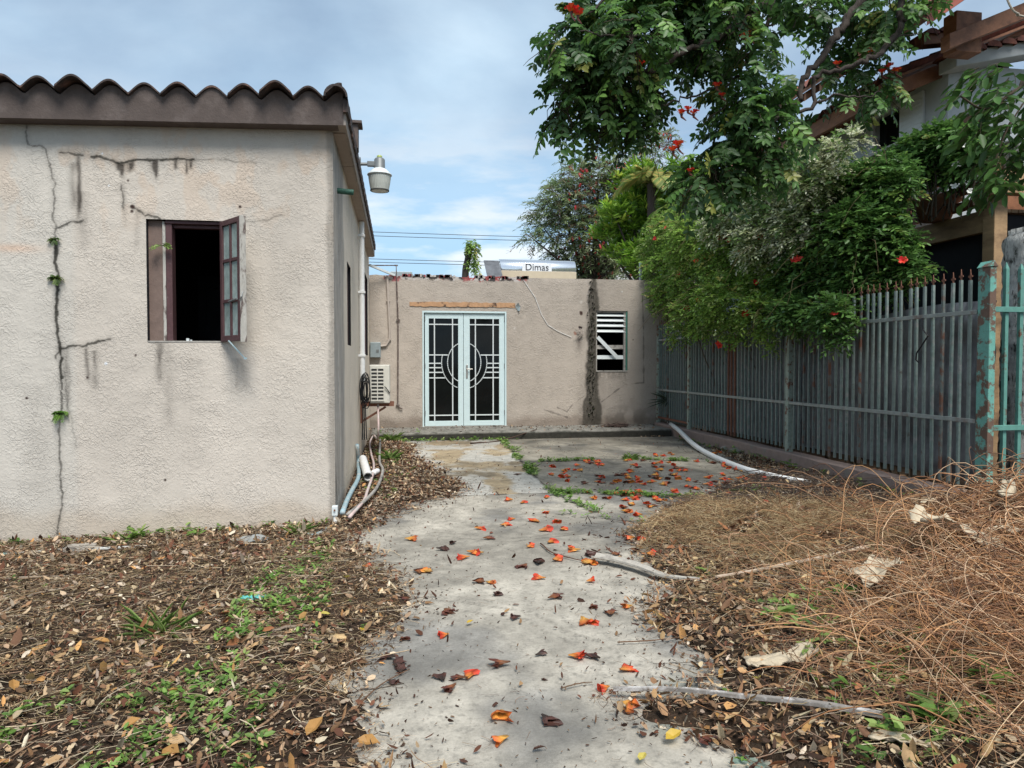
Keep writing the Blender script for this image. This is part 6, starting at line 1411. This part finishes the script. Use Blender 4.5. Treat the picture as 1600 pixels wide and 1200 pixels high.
V1 = merge([seedlings(320, lambda x, y: pA(x, y)*dens(x, y)*(fbm(x, y, 2.5, 3, 78) > .47), (-3, .3, 1.8, 6.2), .02, .045), seedlings(110, lambda x, y: pA(x, y)*dens(x, y), (-3, .3, 1.8, 6.2), .018, .035),
            seedlings(110, lambda x, y: pB(x, y)*dens(x, y), (1, 4.5, 1.8, 5), .025, .05), seedlings(110, lambda x, y: pC(x, y)*dens(x, y), (-.6, 1, 6, 12), .02, .05),
            seedlings(60, lambda x, y: dens(x, y)*1.0, (-3, 4.5, 2, 6.5), .012, .03), seedlings(190, near_j(JL, .07), (1, 3.5, 6.5, 13), .02, .045, 9), seedlings(230, near_j(JT[2:], .08), (1.3, 5, 6.5, 8.5), .02, .045, 9),
            seedlings(130, near_j(JT2, .06), (1.3, 5, 8, 10.5), .02, .045, 9), seedlings(30, near_j(JT3, .05), (1.3, 3.5, 6, 7.5), .02, .04, 7), seedlings(70, lambda x, y: (np.abs(y-STEP_Y+.1) < .12)*1.0, (-.5, 2.2, 12.9, 13.2), .03, .06, 8),
            seedlings(60, lambda x, y: (np.abs(y-YF+.12) < .1)*1.0, (-3.2, -.6, 6.1, 6.45), .02, .05, 7), seedlings(70, lambda x, y: (np.abs(x-XF+.2) < .1)*1.0, (5, 5.3, 6.5, 12.5), .03, .06, 8)])
tag(bulk('seedlings', *V1, M['leaf']), 'small green seedlings sprouting through the litter and slab joints', 'weeds', kind='stuff')

# ================================================================== fallen blossoms
def bell(kind, seed):
    r_ = random.Random(seed); m = MB(); n = 10; rings = [(0, .006), (.02, .012), (.04, .020), (.058, .026), (.072, .033)]
    base = {'fresh': [(.45, .20, .05), (.68, .27, .05), (.74, .18, .04), (.74, .10, .035), (.60, .05, .03)], 'orange': [(.40, .22, .07), (.62, .33, .07), (.74, .36, .07), (.74, .24, .05), (.55, .11, .03)],
            'brown': [(.14, .06, .03), (.20, .08, .03), (.26, .09, .035), (.16, .05, .03), (.10, .035, .025)], 'dark': [(.05, .03, .02)]*2+[(.09, .04, .03)]*3}[kind]
    V = []
    for i, (x, r) in enumerate(rings):
        for k in range(n):
            a = 2*pi*k/n; q = 1+r_.uniform(-.5, .5)*(i/4); e = (r_.uniform(-.020, .018) if i == 4 else r_.uniform(-.005, .005))*(1.4 if kind in ('brown', 'dark') else 1)
            fl = .50 if kind in ('fresh', 'orange') else .36
            z = max(-.004, r*sin(a)*fl*q+.012); cc = base[i]; j = r_.uniform(.45, 1.25)
            m.v.append((x+e-.035, r*cos(a)*q*1.15, z)); m.c.append(tuple(min(1, t*j) for t in cc))
    for i in range(4):
        for k in range(n): m.f.append((i*n+k, i*n+(k+1) % n, (i+1)*n+(k+1) % n, (i+1)*n+k)); m.m.append(0)
    o = m.build('fallen_blossom', M['petal'], local=True); me = o.data; bpy.data.objects.remove(o); return me
VAR = {k: [bell(k, 10*i+j) for i in range(4)] for j, k in enumerate(('fresh', 'orange', 'brown', 'dark'))}
def drop(kind, x, y, s, lab, grp, dz=0.0):
    o = bpy.data.objects.new('fallen_blossom', random.choice(VAR[kind])); col.objects.link(o)
    o.location = (x, y, float(hgt(x, y))+.003+dz); o.rotation_euler = (random.uniform(-.15, .15), random.uniform(-.1, .15), random.uniform(0, 6.28)); o.scale = (s*random.uniform(.85, 1.15), s*random.uniform(.85, 1.15), s*random.uniform(.7, 1.3))
    return tag(o, lab, 'fallen blossom' if kind != 'dark' else 'withered blossom', grp)
NEARP = [(749,827,'f'),(788,822,'f'),(800,813,'f'),(796,783,'f'),(816,787,'f'),(855,802,'f'),(837,816,'f'),(850,831,'f'),(880,829,'f'),(871,817,'f'),(860,849,'f'),(828,856,'f'),(892,859,'f'),(870,877,'f'),(761,843,'b'),(725,873,'f'),(748,866,'o'),(738,866,'f'),(641,844,'o'),(819,886,'b'),(669,895,'o'),(655,896,'b'),(572,891,'f'),
    (854,779,'f'),(765,912,'o'),(752,912,'b'),(844,905,'f'),(922,910,'f'),(864,936,'b'),(870,932,'b'),(926,950,'b'),(982,950,'o'),(954,961,'b'),(913,972,'o'),(924,974,'f'),(694,994,'f'),(699,957,'b'),(806,967,'d'),(900,1028,'f'),(977,1049,'f'),(784,1041,'b'),(733,1059,'f'),(721,1062,'b'),(690,1062,'d'),(945,1079,'f'),(977,1108,'o'),(784,1122,'o'),(855,1127,'d'),
    (784,1158,'o'),(705,1078,'b'),(613,1068,'d'),(626,1051,'d'),(609,1030,'d'),(621,1041,'d'),(1016,873,'f'),(917,882,'o'),(925,882,'o'),(960,868,'b'),(708,850,'d'),(690,860,'d'),(775,930,'d'),(930,868,'d'),(1212,855,'f'),(1250,834,'f'),(1105,1158,'b'),(845,1024,'d'),(930,1030,'d'),(900,862,'o'),(1005,850,'f'),(985,843,'f'),(990,862,'b'),
    (811,742,'b'),(863,743,'f'),(864,730,'f'),(888,752,'f'),(842,882,'d'),(635,938,'b'),(630,1000,'b')]
NM = {'f': 'fresh', 'o': 'orange', 'b': 'brown', 'd': 'dark'}
zone = lambda v: 'far pale slab behind the middle joint' if v < 775 else 'path just in front of the transverse joint' if v < 850 else 'path level with the grey palm stalk' if v < 925 else 'middle of the near path' if v < 1010 else 'nearest stretch of the path'
for u, v, k in NEARP:
    x, y = gp(u, v); w_ = {'f': 'red-orange fallen blossom', 'o': 'orange-yellow fallen blossom', 'b': 'browned crumpled blossom', 'd': 'withered black-brown blossom'}[k]
    lab = w_+' on the '+zone(v) if u < 1100 else {(1212): 'red fallen blossom lying on the straw mound', 1250: 'darker red blossom above it on the straw mound', 1105: 'brown leaf-like blossom by the long grey stick'}[u]
    drop(NM[k], x, y, ((.8 if k == 'd' else .95) if v > 900 else 1.08)*random.uniform(.78, 1.18), lab, 'fallen blossoms: '+lab)
RG = [gp(*q) for q in [(880, 722), (985, 716), (1105, 700), (1180, 730), (1250, 765), (1190, 812), (1100, 800), (1000, 822), (880, 790), (868, 745)]]
pts = []; tries = 0
while len(pts) < 195 and tries < 9000:
    tries += 1; x = random.uniform(2, 5.25); y = random.uniform(6, 12)
    if inpoly(np.array([x]), np.array([y]), RG)[0] and float(fbm(np.array([x]), np.array([y]), 2.2, 3, 99)[0]) > random.uniform(.3, .62): pts.append((x, y))
for x, y in pts:
    k = random.choice(['fresh']*5+['orange']*2+['brown']*3); lab = {'fresh': 'red-orange', 'orange': 'pale orange', 'brown': 'browned'}[k]+' fallen blossom in the scatter '+('under the curb by the long white pipe' if x > 4.4 else 'between the step and the upper grass patch' if y > 9.6 else 'between the two grassy slab joints' if y > 8 else 'along the grassy joint left of the straw' if x < 3.3 else 'beside the dark twigs above the straw')
    drop(k, x, y, random.uniform(.85, 1.25), lab, 'fallen blossoms: '+lab)
# yellow and orange leaves that stand out in the litter
lv = []
for s_ in range(3):
    m = MB(); m.cc = [(.62, .42, .06), (.52, .28, .09), (.60, .50, .12)][s_]
    m.add([(0, 0, .004), (.018, .016, .008), (.042, .017, .012), (.07, 0, .006), (.042, -.017, .009), (.018, -.015, .006), (.034, 0, .002)], [(0, 6, 1), (1, 6, 2), (2, 6, 3), (3, 6, 4), (4, 6, 5), (5, 6, 0)]); o = m.build('fallen_leaf', M['leaf'], local=True); lv.append(o.data); bpy.data.objects.remove(o)
for u, v, s_, q, lab in [(22,1080,1,1.1,'tan-orange leaf at the far left of the litter near the bottom'),(1040,1165,0,1.15,'bright yellow leaf on the bare concrete by the green paint'),(545,915,2,1.0,'yellow leaf near the left edge of the path'),(516,970,2,.9,'small yellow leaf beside the seedlings at the path edge'),(480,1168,1,1.5,'large orange leaf in the litter at the bottom'),(556,1166,1,1.3,'orange leaf at the lower left edge of the path'),(255,1183,1,1.3,'peach leaf at the bottom of the left litter'),
                         (190,1150,1,1.0,'orange leaf below the left grass tuft'),(285,1089,1,.9,'small ochre leaf under the round-leaved weeds'),(172,1008,1,1.2,'upright orange-pink leaf left of the grass tuft'),(730,980,0,.8,'thin yellow petal on the middle of the path'),(1000,1198,2,.8,'yellow scrap at the bottom of the path'),(852,800,2,.7,'tiny yellow leaf on the path among blossoms'),(1178,1072,2,.9,'yellow leaf right of the pale sheath'),(1130,1143,1,1.0,'orange leaf below the long grey stick'),(565,998,0,.7,'small yellow leaf at the path edge beside the root clump'),(50,1015,1,1.1,'orange leaf standing in the left litter')]:
    x, y = gp(u, v); o = bpy.data.objects.new('fallen_leaf', lv[s_]); col.objects.link(o); o.location = (x, y, float(hgt(x, y))+.018); o.scale = (q, q*1.1, 1.5*q); o.rotation_euler = (random.uniform(-.3, .3), random.uniform(-.35, .1), random.uniform(0, 6.28)); tag(o, lab, 'leaf', 'fallen leaves that stand out')

# ================================================================== sticks, stalks and sheaths
def stick(name, lab, px, r, cols, seed, fl=.5, cat='stick', lift=.015):
    pts = [np.array([*gp(u, v), 0.0]) for u, v in px]
    for p in pts: p[2] = float(hgt(p[0], p[1]))+lift
    pts = sm(pts, 6); k = len(pts); r_ = random.Random(seed); pts = [p+np.array([r_.uniform(-1, 1), r_.uniform(-1, 1), r_.uniform(-.3, .5)])*r*.5 for p in pts]
    m = MB(); m.cc = cols; m.tube(pts, [r*(1-.5*i/k)*r_.uniform(.85, 1.15) for i in range(k)], 7); return tag(m.build(name, M['twig'], smooth=True, loc=pts[0]), lab, cat)
for i, (lab, px, r, c) in enumerate([
    ('dark straight stick lying across the left litter', [(335,1018),(400,1018),(470,1010)], .007, (.06, .045, .035)),
    ('forked grey-brown stick beside the dark straight one', [(402,1012),(440,995),(492,988)], .010, (.22, .17, .13)),
    ('pale thick stick slanting above the root clump', [(350,1060),(372,1035),(400,1003)], .009, (.3, .2, .13)),
    ('long thin stick crossing from the far left litter', [(0,958),(50,928),(110,918)], .008, (.30, .24, .18)),
    ('grey stick in the litter under the front wall', [(30,898),(90,894),(140,893)], .008, (.26, .21, .16)),
    ('slender brown stick reaching up towards the wall weeds', [(150,912),(190,890),(222,868)], .006, (.2, .13, .09)),
    ('twig bundle end propped at the wall foot right of the window', [(268,856),(310,846),(352,824)], .008, (.24, .15, .09)),
    ('brown stick lying on the litter left of the corner', [(240,868),(300,858),(345,845)], .006, (.16, .1, .07)),
    ('long bare twig lying across the path by the palm stalk', [(845,852),(862,866),(895,876),(915,880)], .006, (.12, .07, .05)),
    ('thin dark twig on the rear slab near the step', [(735,694),(780,690),(838,684)], .016, (.07, .045, .035)),
    ('grey branch lying over the rear joint towards the straw', [(1060,776),(1110,776),(1160,766)], .010, (.2, .16, .12)),
    ('bleached forked branch at the end of the white pipe', [(1258,742),(1243,765),(1230,772)], .014, (.36, .30, .25)),
    ('second prong of the bleached branch pointing at the straw', [(1235,765),(1243,775),(1248,785)], .012, (.36, .30, .25)),
    ('reddish bare twig standing at the left wall foot', [(38,860),(48,835),(60,806)], .004, (.2, .09, .06)),
    ('long brown stem running through the bottom left litter', [(380,1165),(450,1110),(510,1058)], .006, (.28, .18, .11)),
    ('pale stem crossing below the long brown stem', [(312,1140),(345,1170),(365,1185)], .006, (.36, .27, .18)),
    ('brown twig arching over the left edge of the near path', [(560,1110),(595,1075),(640,1050)], .004, (.14, .08, .05)),
    ('thin bent twig lying near the middle of the path', [(878,1080),(905,1073),(925,1071)], .0035, (.14, .09, .06)),
    ('long thin twig on the right edge of the near path', [(965,1008),(1020,1005),(1065,1000)], .004, (.14, .08, .05)),
    ('dark branch at the bottom centre left of the path', [(455,1135),(500,1150),(560,1140)], .008, (.12, .08, .06))]):
    stick('stick', lab, px, r, c, 200+i)
# the reddish wall twig leans up the wall
def stalk(name, lab, px, w0, w1, th, mt, cup=.3, lift=.02, cat='stalk', rise=0):
    pts = [np.array([*gp(u, v), 0.0]) for u, v in px]
    for p in pts: p[2] = float(hgt(p[0], p[1]))+lift
    pts = sm(pts, 7); k = len(pts); V = []; F = []
    for i, p in enumerate(pts):
        t = pts[min(i+1, k-1)]-pts[max(i-1, 0)]; t /= np.linalg.norm(t); s = np.cross(t, [0, 0, 1.]); s /= np.linalg.norm(s); w_ = w0+(w1-w0)*(i/(k-1))**1.2; w_ *= 1+.1*math.sin(i*1.7)
        zz = rise*(i/(k-1))
        prof = [(-.5, cup*.5), (-.25, .12*cup), (0, 0), (.25, .12*cup), (.5, cup*.5), (.47, cup*.5+th), (.22, .12*cup+th/w_*w_), (0, th), (-.22, .12*cup+th), (-.47, cup*.5+th)]
        V += [p+s*a*w_+np.array([0, 0, (b*w_ if abs(b) > th or b == 0 else b*w_)+zz+(th if j > 4 else 0)]) for j, (a, b) in enumerate(prof)]
    n = 10
    for i in range(k-1):
        for j in range(n): F.append((i*n+j, i*n+(j+1) % n, (i+1)*n+(j+1) % n, (i+1)*n+j))
    F += [tuple(range(n)), tuple((k-1)*n+j for j in range(n))]
    return tag(MB().add(V, F).build(name, mt, smooth=False, loc=pts[0]), lab, cat)
palegrey = mat('bleached_wood', (.40, .37, .32), rough=.85, var=.2, vscale=14, col2=(.22, .20, .18), thr=(.52, .7), bump=.003, bscale=80)
stalk('palm_stalk', 'bleached grey palm stalk curving off the path into the litter', [(928,879),(960,884),(1000,895),(1040,910),(1092,921)], .10, .03, .012, palegrey, .35, .03)
stalk('split_stalk', 'pale split stalk running from the grey palm stalk towards the brush heap', [(1118,920),(1180,911),(1240,902),(1300,892),(1355,882)], .020, .045, .008, mat('split_wood', (.46, .36, .27), rough=.85, var=.25, vscale=20), .2, .04)
stalk('long_grey_stick', 'long grey weathered stick lying across the lower right litter', [(958,1090),(1060,1098),(1165,1112),(1270,1128),(1378,1144)], .016, .034, .014, mat('grey_stick', (.22, .20, .18), rough=.9, var=.3, vscale=16, col2=(.42, .40, .38), thr=(.5, .6)), .2, .03)
def sheath(lab, u, v, L, W, yaw, seed, tilt=.25, lift=.05):
    x, y = gp(u, v); z = float(hgt(x, y))+lift; r_ = np.random.default_rng(seed); nu, nv = 16, 9; s = np.linspace(-.5, .5, nu); t = np.linspace(-.5, .5, nv); S, T = np.meshgrid(s, t)
    wid = W*(1-1.1*np.abs(S)**1.6*2*.45)*(1+.25*(vn(S*5+seed, S*0, 3)-.5)); X = S*L+(vn(S*4, T*4, seed)-.5)*.04; Y = T*wid+(vn(S*5, T*3, seed+1)-.5)*.04; Z = (T**2)*W*.9*np.sin(S*4+seed)+(fbm(S+3, T, 5, 3, seed+2)-.5)*W*.75+S*tilt*L
    X[T > .35] += (r_.random((T > .35).sum())-.5)*.03
    ca, sa = cos(yaw), sin(yaw); V = np.stack([x+X*ca-Y*sa, y+X*sa+Y*ca, z+Z-Z.min()*.6], -1).reshape(-1, 3)
    i = np.arange(nu-1)[None]; j = np.arange(nv-1)[:, None]; a = j*nu+i; F = np.stack([a, a+1, a+nu+1, a+nu], -1).reshape(-1, 4)
    C = np.tile([(.5, .42, .3)], (len(V), 1)); o = bulk('palm_sheath', V, F, C, M['sheath'], smooth=False, loc=(x, y, z)); q = o.modifiers.new('thickness', 'SOLIDIFY'); q.thickness = .004
    return tag(o, lab, 'palm sheath')
sheath('curled pale palm sheath standing open at the left face of the brush heap', 1368, 955, .30, .19, .2, 1, .1, .10)
sheath('long twisted pale sheath lying between the path and the heap', 1222, 1050, .36, .10, .15, 5, .02, .03)
sheath('big torn beige sheath draped over the upper brush heap', 1490, 905, .52, .24, -.25, 9, -.15, .14)
sheath('small pale curled sheath upper right on the heap', 1572, 872, .24, .09, .8, 12, .3, .22)
sheath('dark-edged sheath remnant leading off the torn beige sheath', 1590, 905, .40, .10, -.05, 15, .0, .12)
sheath('narrow shiny sheath beyond the straw near the fence', 1448, 800, .26, .08, .3, 18, .1, .05)
sheath('small white sheath scrap at the bottom of the brush heap', 1412, 1185, .22, .05, -.5, 21, .0, .02)
# root clump, teal scrap, dead frond on the step
x, y = gp(530, 1040); n = 260; r_ = rng; st = np.tile([x, y, float(hgt(x, y))], (n, 1))+rng.normal(size=(n, 3))*[.05, .05, .008]; d = unit(n); d[:, 2] = np.abs(d[:, 2]); L = .06+.12*rng.random(n); t = np.linspace(0, 1, 6)
pt = st[:, None]+d[:, None]*(L[:, None]*t)[..., None]; pt[..., 2] -= (L[:, None]*t**2)*.7*(1-.0); pt += rng.normal(size=pt.shape)*.004; pt[..., 2] = np.maximum(pt[..., 2], hgt(pt[..., 0], pt[..., 1]))
tag(bulk('root_clump', *tubes(pt, np.tile(np.linspace(.003, .001, 6), (n, 1)), pal(n, [(.16, .10, .06), (.09, .06, .04), (.26, .17, .1)])), M['twig'], loc=st[0]), 'fibrous uprooted root clump at the left edge of the near path', 'root clump')
x, y = gp(400, 944); V = []; F = []; nu = 12
for i in range(nu):
    for j in range(4): V.append((x-.08+.16*i/nu+random.uniform(-.006, .006), y-.02+.013*j+random.uniform(-.006, .006), float(hgt(x, y))+.03+random.uniform(-.008, .01)))
for i in range(nu-1):
    for j in range(3): F.append((i*4+j, i*4+j+1, (i+1)*4+j+1, (i+1)*4+j))
o = MB().add(V, F).build('fabric_scrap', M['teal'], loc=(x, y, float(hgt(x, y)))); q = o.modifiers.new('thickness', 'SOLIDIFY'); q.thickness = .003; tag(o, 'crumpled teal scrap of cloth in the left litter', 'scrap')
n = 90; a = P(962, 664, 2, .06); st = np.tile(a, (n, 1))+rng.normal(size=(n, 3))*[.12, .08, .01]; d = np.stack([rng.normal(size=n)+.6, rng.normal(size=n)*.4, rng.random(n)*.3], -1); d /= np.linalg.norm(d, axis=1, keepdims=True); t = np.linspace(-.5, .5, 5); L = .15+.3*rng.random(n)
pt = st[:, None]+d[:, None]*(L[:, None]*t)[..., None]; pt[..., 2] = np.maximum(pt[..., 2]-.2*t**2*2*.2, .03)
tag(bulk('dead_frond', *tubes(pt, np.tile(np.linspace(.007, .003, 5), (n, 1)), pal(n, [(.1, .07, .06), (.17, .12, .10), (.06, .045, .04)])), M['twig'], loc=a), 'dead brown frond lying on the step below the louvred window', 'dead frond')
# broken concrete flakes beside the curb and at the wall foot
for i, (u, v, s, lab) in enumerate([(1160, 708, .16, 'mossy broken concrete lump against the curb behind the white pipe'), (1138, 703, .10, 'small concrete lump left of the mossy one at the curb'), (395, 846, .09, 'flat grey stone at the wall foot'), (125, 852, .10, 'broken slab edge at the foot of the wall crack'), (372, 868, .05, 'pinkish stone chip in the litter below the wall')]):
    x, y = gp(u, v); bm = bmesh.new(); bmesh.ops.create_icosphere(bm, subdivisions=3, radius=1); V = np.array([q.co[:] for q in bm.verts]); F = [tuple(w2.index for w2 in f.verts) for f in bm.faces]; bm.free()
    V = V*(1+.45*(fbm(V[:, 0]+i*3, V[:, 1]+V[:, 2], 1.6, 3, i)-.5)[:, None]*2)*[s*1.5, s*.8, s*.35]
    m = MB(); m.cc = [(.24, .22, .18), (.3, .28, .24), (.26, .27, .26), (.3, .27, .23), (.34, .22, .18)][i]; m.add(V+[x, y, float(hgt(x, y))+.01], F); tag(m.build('stone', M['plain'], smooth=False, loc=(x, y, float(hgt(x, y)))), lab, 'stone')
